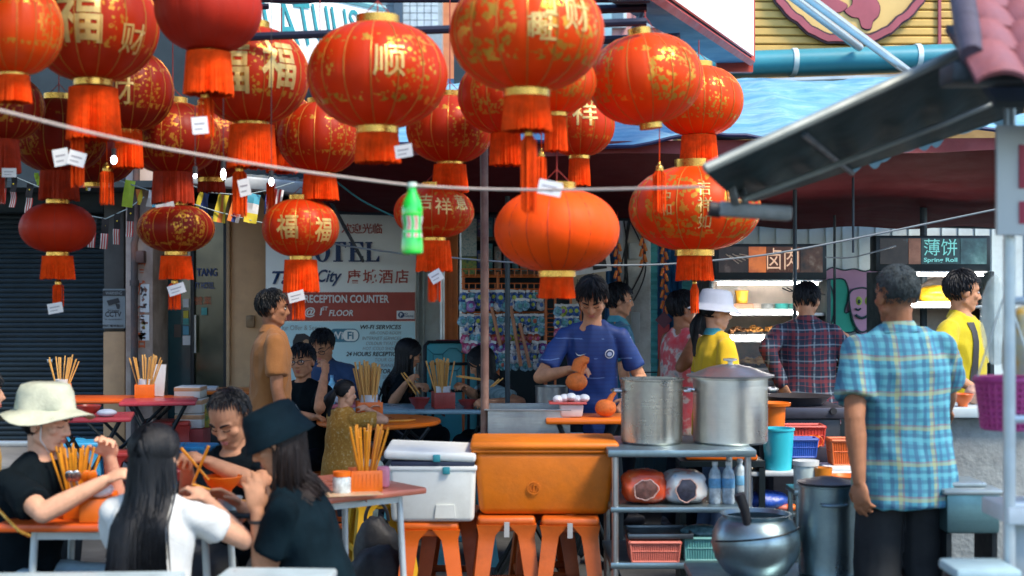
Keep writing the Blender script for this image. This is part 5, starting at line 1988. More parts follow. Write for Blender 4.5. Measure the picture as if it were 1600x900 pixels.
lantern('small glossy red lantern with gold flowers and stripe in front of the glass door', 275, 357, 119, 72, 6.6, 'wreath', (0.38, 0.02, 0.006), 4, 0.12, 1.0, fr_w=50, fr_y=(400, 436), tas=(274, 438, 482, 18), tags=((266, 328, 30, 18, 12), (283, 452, 26, 16, 18)), seed=19, hang=Z(312, 6.6))
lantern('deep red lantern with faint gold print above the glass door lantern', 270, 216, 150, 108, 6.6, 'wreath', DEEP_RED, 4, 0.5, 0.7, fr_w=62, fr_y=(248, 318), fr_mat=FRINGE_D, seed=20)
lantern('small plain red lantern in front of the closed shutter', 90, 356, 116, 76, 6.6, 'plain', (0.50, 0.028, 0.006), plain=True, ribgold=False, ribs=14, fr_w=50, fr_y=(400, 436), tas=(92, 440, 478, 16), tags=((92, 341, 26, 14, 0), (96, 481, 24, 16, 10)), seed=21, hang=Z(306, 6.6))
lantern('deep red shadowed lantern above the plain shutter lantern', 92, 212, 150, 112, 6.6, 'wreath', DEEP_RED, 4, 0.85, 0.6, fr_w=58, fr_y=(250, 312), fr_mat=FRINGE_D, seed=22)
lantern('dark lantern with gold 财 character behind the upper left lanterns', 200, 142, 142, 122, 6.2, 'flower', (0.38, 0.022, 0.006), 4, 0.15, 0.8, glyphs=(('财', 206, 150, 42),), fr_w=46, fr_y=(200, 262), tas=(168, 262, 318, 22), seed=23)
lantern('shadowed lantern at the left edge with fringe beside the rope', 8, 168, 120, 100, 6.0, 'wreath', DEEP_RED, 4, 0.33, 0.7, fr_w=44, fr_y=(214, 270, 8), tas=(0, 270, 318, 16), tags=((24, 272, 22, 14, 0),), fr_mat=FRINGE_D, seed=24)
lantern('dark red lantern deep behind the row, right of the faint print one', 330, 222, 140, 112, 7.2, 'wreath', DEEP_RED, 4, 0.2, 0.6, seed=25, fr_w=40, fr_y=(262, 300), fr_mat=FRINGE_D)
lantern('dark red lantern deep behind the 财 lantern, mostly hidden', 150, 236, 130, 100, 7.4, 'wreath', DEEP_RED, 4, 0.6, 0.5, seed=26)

# ================================================================== ROPES, FLAGS, BULBS, BOTTLE

def cord(pts, r, mat, name, label, cat):
	b = B()
	fine = []
	for a, c in zip(pts[:-1], pts[1:]):
		for i in range(6):
			fine.append(V(a).lerp(V(c), i / 6))
	fine.append(V(pts[-1]))
	# gentle smoothing
	for _ in range(4):
		fine = [fine[0]] + [(fine[i - 1] + fine[i] * 2 + fine[i + 1]) / 4 for i in range(1, len(fine) - 1)] + [fine[-1]]
	b.tube(fine, r, 7)
	return tag(b.out(name, mat, origin=V(pts[len(pts) // 2])), label, cat)

ROPE = M('rope_pale', (0.52, 0.42, 0.36), 0.8, 0, 0.1, 30, 0.3, 200)
cord([W(-120, 148, 3.4), W(0, 172, 3.6), W(130, 205, 3.8), W(250, 231, 4.0), W(370, 252, 4.15), W(480, 269, 4.3), W(640, 290, 4.3), W(760, 296, 4.3), W(900, 297, 4.2), W(1100, 292, 4.0)], 0.0042, ROPE, 'rope', 'pale rope stretched across below the lanterns from the left edge to the dark awning', 'rope')
WIRE = M('wire_grey', (0.22, 0.26, 0.28), 0.6)
cord([W(420, 215, 9.0), W(500, 262, 9.0), W(560, 312, 9.0), W(640, 350, 9.0)], 0.006, M('wire_teal', (0.04, 0.22, 0.26), 0.6), 'wire', 'thin teal wire slanting down in front of the zinc awning', 'wire')
cord([W(640, 396, 8.6), W(760, 408, 8.6), W(900, 415, 8.6), W(1040, 414, 8.6), W(1200, 399, 8.5), W(1340, 372, 8.4), W(1470, 345, 8.3), W(1600, 318, 8.2)], 0.006, WIRE, 'wire', 'thin grey wire rising from the bottle to the right stall post', 'wire')
cord([W(418, 352, 9.2), W(520, 382, 9.2), W(640, 398, 9.2)], 0.006, WIRE, 'wire', 'thin dark wire across the hotel sign lettering', 'wire')
cord([W(1290, 402, 9.6), W(1330, 404, 9.6), W(1400, 384, 9.6)], 0.005, WIRE, 'wire', 'short sagging wire in front of the mural wall', 'wire')

# ---- bunting: small flags on cords
FLAGM = [M('flag_white', (0.66, 0.66, 0.66), 0.75), M('flag_red', (0.50, 0.05, 0.05), 0.75), M('flag_blue', (0.03, 0.06, 0.22), 0.75), M('flag_yellow', (0.70, 0.56, 0.04), 0.75), M('flag_black', (0.02, 0.02, 0.025), 0.75), M('flag_cyan', (0.08, 0.40, 0.55), 0.75), M('flag_orange', (0.70, 0.20, 0.04), 0.75)]
LIME = M('flag_lime', (0.45, 0.65, 0.05), 0.7)
FLAGM.append(LIME)
bt = thing('bunting_string', 'cord of small coloured national flags strung above the glass door', 'bunting', W(320, 310, 8.2))
b = B()
b.tube([W(140, 268, 8.2), W(180, 280, 8.2), W(240, 300, 8.2), W(300, 318, 8.2), W(340, 331, 8.2), W(400, 346, 8.2), W(480, 362, 8.2)], 0.004, 6)
b.tube([W(250, 283, 8.2), W(300, 290, 8.2), W(330, 301, 8.2), W(380, 305, 8.2), W(420, 297, 8.2), W(460, 285, 8.2)], 0.004, 6)
b.out('cord', M('bunting_cord', (0.35, 0.45, 0.48), 0.6), bt)

def flag(p, w, h, stripes, par, ang, seed, vertical=True):
	"""a little hanging flag of cloth strips; stripes = material numbers across its width"""
	b = B()
	n = len(stripes)
	rnd = random.Random(seed)
	mm = Matrix.Translation(p) @ Matrix.Rotation(R(rnd.uniform(-35, 35)), 4, 'Z') @ Matrix.Rotation(R(ang), 4, 'Y')
	for i, s in enumerate(stripes):
		for j in range(4):
			def f(u, v, i=i, j=j):
				if vertical:
					xx = (-0.5 + (i + u) / n) * w
					zz = -(j + v) / 4 * h
				else:
					xx = (-0.5 + u) * w
					zz = -(i + (j + v) / 4) / n * h
				yy = 0.012 * math.sin(xx / w * 5 + zz / h * 4 + seed)
				return mm @ V((xx, yy, zz))
			b.grid(f, 2, 1, s)
	bmesh.ops.remove_doubles(b.bm, verts=b.bm.verts, dist=1e-5)
	return b.out('flag', FLAGM, par)

u82 = 8.2 / FPX
fl = [(204, 282, 16, 42, [7], 8), (218, 296, 10, 24, [6, 3], 6), (240, 298, 16, 26, [0, 5], 8), (320, 301, 20, 34, [3, 2, 2], 12), (349, 304, 20, 44, [3, 6, 3], 10), (374, 306, 18, 42, [6, 2, 0], 14), (398, 303, 20, 46, [5, 0, 3], 10), (141, 268, 10, 30, [3, 0], 8), (58, 270, 7, 20, [7], -4), (425, 298, 16, 38, [2, 0, 1, 0, 1], 8), (437, 296, 14, 44, [1, 0, 1, 0], 10)]
for i, (px, py, w_, h_, st, an) in enumerate(fl):
	flag(W(px, py, 8.2), w_ * u82, h_ * u82, st, bt, an, i, vertical=(i != 6))
mb = thing('bunting_string', 'cord of red and white striped flags with dark cantons in front of the shutter', 'bunting', W(120, 330, 9.0))
b = B()
b.tube([W(-40, 262, 9), W(20, 275, 9), W(80, 300, 9), W(130, 335, 9), W(165, 342, 9), W(200, 326, 9), W(225, 308, 9)], 0.004, 6)
b.out('cord', M('bunting_cord', (0.35, 0.45, 0.48), 0.6), mb)
u9 = 9.0 / FPX
for i, (px, py) in enumerate(((22, 276), (47, 285), (146, 339), (165, 341), (184, 334), (205, 322), (6, 270))):
	def canton_flag(px, py, i):
		b = B()
		p = W(px, py, 9.0)
		w_, h_ = 11 * u9, 48 * u9
		mm = Matrix.Translation(p) @ Matrix.Rotation(R(-20 + 13 * i % 40), 4, 'Z') @ Matrix.Rotation(R(4), 4, 'Y')
		for k_ in range(6):
			b.slab(lambda u, v: mm @ V(((-0.5 + (k_ + u) / 6) * w_, 0.008 * math.sin(v * 4 + i), -(0.5 + 0.5 * v) * h_)), (0, 0.002, 0), 1, 3, k_ % 2)
		b.slab(lambda u, v: mm @ V(((-0.5 + u) * w_, 0.008 * math.sin(v * 4 + i), -0.5 * v * h_)), (0, 0.002, 0), 2, 3, 4)
		b.sph(mm @ V((0, -0.004, -0.24 * h_)), (0.12 * w_, 0.002, 0.12 * w_), None, 8, 6, 3)
		b.out('flag', FLAGM, mb)
	canton_flag(px, py, i)

# ---- lit bulbs on the string under the left lanterns
for i, (px, py, w_, h_, lab) in enumerate(((178, 250, 12, 15, 'small glowing white bulb beside the big left fringe'), (349, 272, 9, 20, 'glowing tubular white bulb in the middle of the left lanterns'), (305, 275, 7, 7, 'smallest glowing bulb between the left lanterns'), (424, 284, 9, 14, 'glowing white bulb left of the double 福 lantern'))):
	d_ = 5.5
	c = W(px, py, d_)
	bb = thing('light_bulb', lab, 'bulb', c, 0, 'lit bulbs behind the lanterns')
	uu = d_ / FPX
	b = B()
	b.sph((0, 0, 0), (w_ * uu * .38, w_ * uu * .38, h_ * uu * .42), None, 12, 8)
	b.out('glass', EM('bulb_glow', (0.85, 0.9, 1.0), 9.0), bb, local=True)
	b = B()
	b.cyl((0, 0, h_ * uu * 0.4), (0, 0, h_ * uu * 0.4 + 0.03), 0.009, None, 10)
	b.tube([(0, 0, h_ * uu * 0.4 + 0.03), (0, 0, 2.98 - c.z)], 0.0016, 5)
	b.out('socket', PRINT_BLACK, bb, local=True)

# ---- green bottle hanging from the rope
BD = 4.3
bo = thing('hanging_bottle', 'bright green soda bottle hanging upright from the pale rope', 'bottle', W(644, 398, BD))
u = BD / FPX
prof = [(0.0, 0), (13, 0), (17, 3), (17.5, 12), (16, 30), (13.5, 45), (16, 58), (17, 70), (14, 84), (8, 96), (6, 104), (6.5, 106), (6.5, 108), (0, 108)]
b = B()
b.lathe([(r * u, z * u) for r, z in prof], 28, (0, 0, 0))
b.out('body', M('bottle_green', (0.015, 0.55, 0.05), 0.12, 0, 0.1, 20, 0, 60, 0.7, coat=0.6), bo, local=True)
b = B()
b.lathe([(16.6 * u, 27 * u), (14.6 * u, 38 * u), (14.2 * u, 45 * u), (16.4 * u, 56 * u), (16.4 * u, 60 * u)], 28, (0, 0, 0), None, 0, None, False)
m, t, bs = new_mat('bottle_label')
tc = nd(t, 'ShaderNodeTexCoord').outputs['Object']
wv = nd(t, 'ShaderNodeTexWave')
lk(t, tc, wv.inputs[0])
wv.inputs['Scale'].default_value = 14
wv.inputs['Distortion'].default_value = 3
lk(t, ramp_n(t, wv.outputs['Fac'], [(0.3, (0.03, 0.45, 0.08)), (0.45, (0.7, 0.75, 0.7)), (0.75, (0.7, 0.75, 0.7)), (0.85, (0.5, 0.08, 0.05))]), bs.inputs['Base Color'])
b.out('label', m, bo, local=True)
b = B()
b.cyl((0, 0, 106 * u), (0, 0, 113 * u), 7.5 * u, 7 * u, 16)
b.out('bottle_cap', M('cap_white', (0.6, 0.75, 0.62), 0.4), bo, local=True)
b = B()
b.tube([(0, 0, 113 * u), (0.002, 0, 0.215)], 0.002, 5)
b.out('loop', ROPE, bo, local=True)

# ---- strings of red paper firecrackers
for i, (px, y0, y1, lab) in enumerate(((965, 372, 462, 'orange paper firecracker string hanging left of the white column'), (1038, 385, 482, 'orange paper firecracker string in front of the blue door'), (1005, 372, 410, 'short orange firecracker string on the white column'))):
	d_ = 10.6
	uu = d_ / FPX
	fc = thing('firecracker_string', lab, 'decoration', W(px, y0, d_))
	b = B()
	b.tube([W(px, y0 - 42, d_), W(px, y1, d_)], 0.004, 5)
	b.out('cord', STR, fc)
	k_ = 0
	y = y0
	while y < y1:
		b = B()
		s_ = 1 if k_ % 2 else -1
		p = W(px + s_ * 1.5, y, d_)
		b.cyl(p, p + V((s_ * 3.4 * uu, -0.004, -12 * uu)), 2.4 * uu, 2.4 * uu, 8)
		b.out('firecracker', M('cracker_orange', (0.70, 0.20, 0.03), 0.5, 0, 0.2, 12), fc)
		y += 8.5
		k_ += 1
b = B()
d_ = 10.6
b.box(W(1037, 500, d_), (0.09, 0.03, 0.09), rot=(0, R(45), 0), mi=1)
b.box(W(1037, 534, d_), (0.085, 0.02, 0.26))
b.tube([W(1037, 482, d_), W(1037, 520, d_)], 0.004, 5)
tag(b.out('red_charm', [M('charm_red', (0.45, 0.04, 0.05), 0.5), M('charm_dark', (0.12, 0.03, 0.06), 0.5)], origin=W(1037, 510, d_)), 'narrow red and purple charm hanging on the blue door below the firecrackers', 'decoration')

# ================================================================== FOOD STALLS AT THE BACK
TUBE = EM('tube_light', (1.0, 0.93, 0.86), 26.0)
CAB = M('cabinet_dark', (0.008, 0.018, 0.023), 0.45, 0.2)
GLASS = M('cabinet_glass', (0.75, 0.85, 0.88), 0.05, 0, 0.02, 3, 0, 60, 0.5, alpha=0.06)
FRIED = M('fried_food', (0.48, 0.20, 0.04), 0.6, 0, 0.45, 30, 0.8, 80)
FRIED_L = M('fried_pale', (0.58, 0.34, 0.12), 0.6, 0, 0.4, 30, 0.8, 80)
TRAYD = M('tray_dark', (0.04, 0.04, 0.04), 0.4, 0.3)

def sign_box(px0, py0, px1, py1, d, label, bodyfn, name='stall_sign'):
	s = thing(name, label, 'sign', (X((px0 + px1) / 2, d), d, Z(py1, d)))
	a, c, z0, z1 = X(px0, d), X(px1, d), Z(py1, d), Z(py0, d)
	b = B()
	b.box(((a + c) / 2, d + 0.08, (z0 + z1) / 2), (c - a, 0.16, z1 - z0), bev=0.01)
	b.out('case', CAB, s)
	bodyfn(s, a, c, z0, z1, d)
	return s

def printed(name, stops, scale, seed=0.0, rough=0.35, em=0.0):
	"""a photographic print seen as soft clouds of colour"""
	if name in MATS:
		return MATS[name]
	m, t, b = new_mat(name)
	tc = nd(t, 'ShaderNodeTexCoord').outputs['Object']
	mp = nd(t, 'ShaderNodeMapping')
	mp.inputs['Location'].default_value = (seed, seed, seed)
	lk(t, tc, mp.inputs[0])
	n = noise_n(t, mp.outputs[0], scale, 5, 0.6)
	c = ramp_n(t, n, stops)
	lk(t, c, b.inputs['Base Color'])
	b.inputs['Roughness'].default_value = rough
	if em:
		lk(t, c, b.inputs['Emission Color'])
		b.inputs['Emission Strength'].default_value = em
	MATS[name] = m
	return m

def plate(s, name, a, c, z0, z1, y, mat):
	b = B()
	b.box(((a + c) / 2, y, (z0 + z1) / 2), (c - a, 0.006, z1 - z0))
	return b.out(name, mat, s)

def body_meat(s, a, c, z0, z1, d):
	w = c - a
	plate(s, 'print', a + .03, a + w * .30, z0 + .05, z1 - .02, d - 0.004, printed('pr_dark', [(0.35, (0.02, 0.012, 0.012)), (0.6, (0.07, 0.035, 0.025)), (0.72, (0.25, 0.17, 0.13))], 9))
	plate(s, 'print', a + w * .30 + .004, a + w * .46, z0 + .05, z1 - .02, d - 0.004, printed('pr_orange', [(0.35, (0.30, 0.06, 0.02)), (0.6, (0.62, 0.16, 0.03))], 7, 2, em=0.25))
	plate(s, 'print', a + w * .46 + .004, a + w * .76, z0 + .05, z1 - .02, d - 0.004, printed('pr_brown', [(0.3, (0.08, 0.02, 0.015)), (0.7, (0.30, 0.08, 0.02))], 5, 3))
	plate(s, 'print', a + w * .76 + .004, c - .03, z0 + .05, z1 - .02, d - 0.004, printed('pr_meat', [(0.35, (0.02, 0.012, 0.012)), (0.55, (0.16, 0.06, 0.03)), (0.72, (0.45, 0.32, 0.22))], 8, 5))
	b = B()
	for i in range(5):
		x = a + w * (.10 + .03 * i)
		b.tube([(x, d - 0.010, z1 - .07 - .01 * (i % 2)), (x + .09, d - 0.010, z0 + .11 + .012 * i)], 0.004, 5)
	b.out('skewer_print', M('skewer_cream', (0.5, 0.4, 0.3), 0.6), s)
	write('卤肉', (a + w * .605, d - 0.012, (z0 + z1) / 2 + .02), 0.15, EM('sign_cream_lit', (0.80, 0.50, 0.32), 0.25), s, width=w * .28)
	write('Five Spice Pork', (a + w * .60, d - 0.012, z0 + .065), 0.026, M('sign_brown', (0.35, 0.14, 0.06), 0.5), s, width=w * .27)

def body_roll(s, a, c, z0, z1, d):
	w = c - a
	plate(s, 'print', a + .03, a + w * .28, z0 + .05, z1 - .02, d - 0.004, printed('pr_dark2', [(0.35, (0.02, 0.012, 0.012)), (0.6, (0.05, 0.03, 0.025)), (0.74, (0.10, 0.2, 0.2))], 8, 7))
	plate(s, 'print', a + w * .28 + .004, a + w * .39, z0 + .05, z1 - .02, d - 0.004, printed('pr_peach', [(0.35, (0.30, 0.10, 0.05)), (0.6, (0.55, 0.22, 0.12))], 7, 2))
	plate(s, 'print', a + w * .39 + .004, a + w * .73, z0 + .05, z1 - .02, d - 0.004, printed('pr_green', [(0.3, (0.015, 0.05, 0.06)), (0.7, (0.03, 0.10, 0.10))], 5, 3))
	plate(s, 'print', a + w * .73 + .004, c - .03, z0 + .05, z1 - .02, d - 0.004, printed('pr_roll', [(0.35, (0.03, 0.08, 0.09)), (0.55, (0.08, 0.2, 0.2)), (0.72, (0.2, 0.38, 0.36))], 9, 5))
	g = EM('sign_teal_lit', (0.22, 0.66, 0.60), 0.2)
	write('薄饼', (a + w * .56, d - 0.012, (z0 + z1) / 2 + .042), 0.115, g, s, width=w * .29)
	write('Spring Roll', (a + w * .56, d - 0.012, z0 + .075), 0.038, g, s, width=w * .29, bold=0.02)

FD = 9.8
sign_box(1116, 381, 1292, 437, FD, 'dark stall sign with cream 卤肉 characters and meat pictures', body_meat)
sign_box(1368, 368, 1548, 424, FD, 'dark stall sign with teal 薄饼 characters reading Spring Roll', body_roll)

def lamp(px0, px1, py, d, label):
	l = thing('tube_lamp', label, 'lamp', (X((px0 + px1) / 2, d), d, Z(py, d)), 0, 'fluorescent lamps of the food stalls')
	b = B()
	b.tube([(X(px0, d), d, Z(py, d)), (X(px1, d), d, Z(py, d))], 0.0095, 10)
	b.out('tube', TUBE, l)
	b = B()
	b.box((X((px0 + px1) / 2, d), d + 0.01, Z(py, d) + 0.018), (X(px1, d) - X(px0, d) + 0.06, 0.030, 0.012), bev=0.004)
	b.out('batten', M('batten_white', (0.6, 0.62, 0.6), 0.5), l)
	return l

lamp(1122, 1278, 443, FD - 0.03, 'bright tube lamp right under the 卤肉 sign')
lamp(1130, 1266, 488, FD + 0.05, 'tube lamp on the middle shelf edge of the left cabinet')
lamp(1136, 1236, 528, FD + 0.05, 'lowest tube lamp of the left cabinet, over the fried trays')
lamp(1408, 1536, 429, FD - 0.03, 'bright tube lamp under the Spring Roll sign')
lamp(1412, 1516, 476, FD + 0.05, 'tube lamp on the shelf edge of the right cabinet')

# cabinets: back, sides, shelves, glass
for (px0, px1, py0, py1, shelves, lab) in ((1112, 1296, 437, 604, (489, 531, 577), 'lit glass food cabinet with three shelves under the 卤肉 sign'), (1390, 1552, 424, 604, (477, 540), 'lit food cabinet under the Spring Roll sign')):
	cb = thing('food_cabinet', lab, 'cabinet', (X((px0 + px1) / 2, FD), FD + .3, Z(py1, FD)), 0, 'food cabinets at the back')
	a, c = X(px0, FD), X(px1, FD)
	b = B()
	b.box(((a + c) / 2, FD + 0.56, (Z(py0, FD) + Z(py1, FD)) / 2), (c - a, 0.02, Z(py0, FD) - Z(py1, FD)))
	b.out('back', M('cabinet_back', (0.62, 0.52, 0.44), 0.5, 0, 0.15, 6, 0, 60, dirt=(0.20, 0.32, 0.36), dirt_amt=0.8), cb)
	for x_ in (a, c):
		b = B()
		b.box((x_, FD + 0.3, (Z(py0, FD) + 0.0) / 2), (0.03, 0.56, Z(py0, FD)), bev=0.004)
		b.out('side', CAB, cb)
	for py in shelves:
		b = B()
		b.box(((a + c) / 2, FD + 0.30, Z(py, FD) - 0.012), (c - a - 0.04, 0.48, 0.022), bev=0.003)
		b.out('shelf', M('shelf_steel', (0.30, 0.32, 0.33), 0.35, 0.7), cb)
	b = B()
	b.box(((a + c) / 2, FD + 0.32, Z(604, FD) - 0.03), (c - a - 0.035, 0.6, 0.05), bev=0.006)
	b.out('counter', M('counter_steel', (0.35, 0.38, 0.40), 0.35, 0.7), cb)
	b = B()
	b.box(((a + c) / 2, FD + 0.10, (Z(604, FD) - 0.06) / 2), (c - a - 0.035, 0.04, Z(604, FD) - 0.06), bev=0.004)
	b.out('front_panel', M('panel_dark', (0.05, 0.06, 0.07), 0.5, 0.2), cb)
	b = B()
	b.box(((a + c) / 2, FD + 0.03, (Z(540, FD) + Z(600, FD)) / 2), (c - a - 0.06, 0.006, Z(535, FD) - Z(600, FD)))
	b.out('glass', GLASS, cb)

def heap_tray(px, py, w, d, label, mat, n=26, bowl=True, h=8, name='food_tray'):
	"""a shallow dish heaped with fried pieces"""
	u = d / FPX
	t_ = thing(name, label, 'tray', (X(px, d), d, Z(py, d)), 0, 'fried food dishes')
	r = w * u / 2
	b = B()
	b.lathe([(0.0, 0), (r * .7, 0), (r, 0.035), (r * 1.03, 0.035), (r * .98, 0.03), (r * .68, 0.006), (0, 0.006)], 24, (0, 0, 0), lambda rr, a, z: rr * (1.0 if abs(math.cos(a)) < .8 else 1.08))
	b.out('dish', TRAYD, t_, local=True)
	b = B()
	rn = random.Random(int(px * 3 + py))
	for i in range(n):
		a = rn.uniform(0, 6.28)
		q = r * .85 * math.sqrt(rn.random())
		b.sph((q * math.cos(a), q * math.sin(a), 0.03 + (1 - q / r) * h * u + rn.uniform(0, .01)), (rn.uniform(.014, .03), rn.uniform(.012, .022), rn.uniform(.008, .016)), Euler((rn.uniform(-.6, .6), rn.uniform(-.6, .6), a)).to_matrix(), 8, 5)
	tag(b.out('fried_pieces', mat, t_, local=True), kind='stuff')
	return t_

for i, (px, lab) in enumerate(((1152, 'dish of dark fried rolls behind the yellow shirted woman'), (1177, 'dish of golden fritters, middle of the upper fried row'), (1206, 'dish of golden fritters, right end of the upper fried row'), (1228, 'small dish of fritters beside the checked shirt'))):
	heap_tray(px, 526, 28 if i < 3 else 18, FD + 0.28, lab, FRIED if i else M('fried_dark', (0.18, 0.08, 0.03), 0.6, 0, 0.4, 30, 0.8, 80), 26, h=7)
for i, (px, lab) in enumerate(((1168, 'tray of pale brown fried balls on the lowest shelf, left'), (1188, 'tray of pale brown fried balls on the lowest shelf, middle'), (1212, 'tray of fried prawns on green leaf, lowest shelf'), (1228, 'tall heap of golden fried cakes behind the checked shirt'))):
	heap_tray(px, 575, 26, FD + 0.25, lab, FRIED_L if i < 3 else FRIED, 34, h=(7, 9, 6, 26)[i])
# boxes and bowls on the upper shelf of the left cabinet

def simple(name, label, cat, build, mats, loc, group=None, rz=0.0):
	b = B()
	build(b)
	o = b.out(name, mats, None)
	o.location = loc
	o.rotation_euler = (0, 0, rz)
	WLOC[o] = Matrix.Translation(V(loc)) @ Matrix.Rotation(rz, 4, 'Z')
	return tag(o, label, cat, group)

uF = FD / FPX
YTUB = M('tub_yellow', (0.70, 0.38, 0.03), 0.5, 0, 0.1, 8)
zs = Z(489, FD) + 0.002
yb_ = FD + 0.3
simple('wooden_box', 'reddish brown wooden box lying under the yellow tub', 'box', lambda b: b.box((0, 0, 0.03), (0.17, 0.2, 0.06), bev=0.004), M('box_red_brown', (0.22, 0.07, 0.03), 0.5, 0, 0.2, 6), (X(1166, FD), yb_, zs))
simple('plastic_tub', 'yellow tub standing on the brown box in the left cabinet', 'tub', lambda b: b.lathe([(0, 0), (.04, 0), (.046, .08), (.05, .082), (.05, .09), (0, .092)], 24), YTUB, (X(1170, FD), yb_, zs + .062))
simple('plastic_tub', 'orange and yellow tub behind the white bucket hat', 'tub', lambda b: b.lathe([(0, 0), (.038, 0), (.042, .07), (.046, .072), (.046, .08), (0, .082)], 24), M('tub_orange', (0.68, 0.25, 0.03), 0.5), (X(1146, FD), yb_, zs + .062 * 0))
for i, (px, col_, lab) in enumerate(((1191, (0.45, 0.38, 0.32), 'stack of pale bowls on the top shelf of the left cabinet'), (1210, (0.22, 0.24, 0.24), 'stack of grey steel bowls on the top shelf'), (1234, (0.05, 0.30, 0.28), 'stack of teal bowls on the top shelf'), (1256, (0.06, 0.28, 0.26), 'stack of teal bowls near the right cabinet post'))):
	s_ = thing('bowl_stack', lab, 'bowls', (X(px, FD), yb_, zs))
	for j in range(3):
		b = B()
		b.lathe([(0, 0), (.03, 0), (.052, .03), (.055, .032), (.05, .028), (.028, .004), (0, .004)], 22, (0, 0, j * .014))
		b.out('bowl', M('bowl_%d' % i, col_, 0.4), s_, local=True)
b = B()
rn = random.Random(4)
for i in range(7):
	p = W(1222 + i * 7, 452 + rn.uniform(-4, 4), FD - 0.06)
	b.tube([p, p + V((.05, 0, rn.uniform(-.03, .03))), p + V((.11, .0, rn.uniform(-.05, .03)))], 0.005, 5)
tag(b.out('wire_tangle', PRINT_BLACK, origin=W(1240, 455, FD - .06)), 'tangled black wires hanging at the right end of the left cabinet', 'wires')
# right cabinet contents

def bag_shape(b, w, h, dpt, seed, knot=True):
	vs = b.sph((0, 0, h * .5), (w / 2, dpt / 2, h * .52), None, 28, 18)
	for v in vs:
		n_ = noise.noise(v.co * 14 + V((seed, 0, 0))) * 0.10 + noise.noise(v.co * 34 + V((seed, 3, 0))) * 0.05
		v.co = V((v.co.x * (1 + n_), v.co.y * (1 + n_), max(0.0, v.co.z * (1 + n_ * .6))))

simple('plastic_bag', 'bright yellow plastic bag of goods lying in the right cabinet', 'bag', lambda b: bag_shape(b, .28, .135, .2, 3), M('bag_yellow', (0.70, 0.40, 0.02), 0.3, 0, 0.15, 8, 0.3, 30), (X(1478, FD), yb_ - .08, Z(477, FD) + .002))
simple('plastic_bag', 'grey pack behind the yellow bag in the right cabinet', 'bag', lambda b: bag_shape(b, .3, .19, .1, 8), M('bag_grey_brown', (0.16, 0.13, 0.11), 0.4, 0, 0.3, 10), (X(1490, FD), yb_ + .1, Z(477, FD) + .002))
simple('dark_box', 'flat dark box at the left end of the right cabinet shelf', 'box', lambda b: b.box((0, 0, .03), (.18, .2, .06), bev=.004), CAB, (X(1425, FD), yb_, Z(477, FD) + .002))

# dark cooking stand below the left of the mural: stove with wok
ST = 8.4
stv = thing('stove', 'black gas stove stand with a round pan on top behind the plastic baskets', 'stove', (X(1262, ST), ST + .2, 0))
b = B()
b.box((X(1262, ST), ST + .25, Z(655, ST) / 2), (.40, .45, Z(655, ST)), bev=.01)
b.out('body', M('stove_black', (0.02, 0.022, 0.028), 0.45, 0.3), stv)
b = B()
b.box((X(1262, ST), ST + .25, Z(655, ST) + .035), (.46, .5, .07), bev=.012)
b.out('top_plate', M('stove_grey', (0.07, 0.07, 0.09), 0.4, 0.5), stv)
b = B()
for s_ in (-1, 1):
	b.tube([(X(1262, ST) + s_ * .15, ST + .02, Z(650, ST) + .03), (X(1262, ST) + s_ * .15, ST - .02, Z(650, ST) + .03)], .02, 10)
b.out('knob', PRINT_BLACK, stv)
simple('frying_pan', 'wide shallow steel pan on the black stove', 'pan', lambda b: b.lathe([(0, 0), (.15, 0), (.20, .05), (.215, .052), (.19, .045), (.14, .012), (0, .012)], 36), STEEL('pan_steel', (0.30, 0.30, 0.32), 0.3), (X(1256, ST), ST + .2, Z(655, ST) + .074))
b = B()
b.box((0, 0, .45), (.5, .4, .9), bev=.01)
o = b.out('tall_burner', CAB)
o.location = (X(1200, 8.9), 9.1, 0)
tag(o, 'tall dark cooking cabinet behind the big pots', 'cabinet')
b = B()
for i in range(5):
	b.lathe([(.11, i * .045), (.13, i * .045 + .03), (.125, i * .045 + .03), (.105, i * .045)], 20, (0, 0, .0))
o = b.out('steamer_basket', M('steamer_dark', (0.05, 0.03, 0.02), 0.6), None)
o.location = (X(1318, 9.3), 9.3, .91)
tag(o, 'dark round steamer baskets in front of the checked shirt man', 'steamer')
b = B()
b.box((X(1322, 9.3), 9.35, .455), (.42, .5, .91), bev=.01)
tag(b.out('prep_counter', CAB, origin=(X(1322, 9.3), 9.35, 0)), 'dark counter under the round steamers', 'counter')

# ---- luggage
lg = thing('suitcase', 'upright dark teal suitcase with raised handle beside the column', 'suitcase', (X(1020, 10.4), 10.4, 0))
b = B()
b.box((0, 0, .36), (.26, .22, .60), bev=.03, seg=3)
b.out('shell', M('case_teal', (0.02, 0.07, 0.09), 0.5), lg, local=True)
b = B()
b.tube([(-.08, .06, .64), (-.08, .06, .98), (.08, .06, .98), (.08, .06, .64)], .010, 8)
b.out('handle', PRINT_BLACK, lg, local=True)
for s_ in (-1, 1):
	for t_ in (-1, 1):
		b = B()
		b.cyl((s_ * .09 - .012, t_ * .07, .035), (s_ * .09 + .012, t_ * .07, .035), .033, None, 14)
		b.out('wheel', PRINT_BLACK, lg, local=True)
b = B()
for s_ in (-.08, 0, .08):
	b.box((s_, -.112, .36), (.02, .012, .5), bev=.003)
b.out('ridges', M('case_teal', (0.02, 0.07, 0.09), 0.5), lg, local=True)

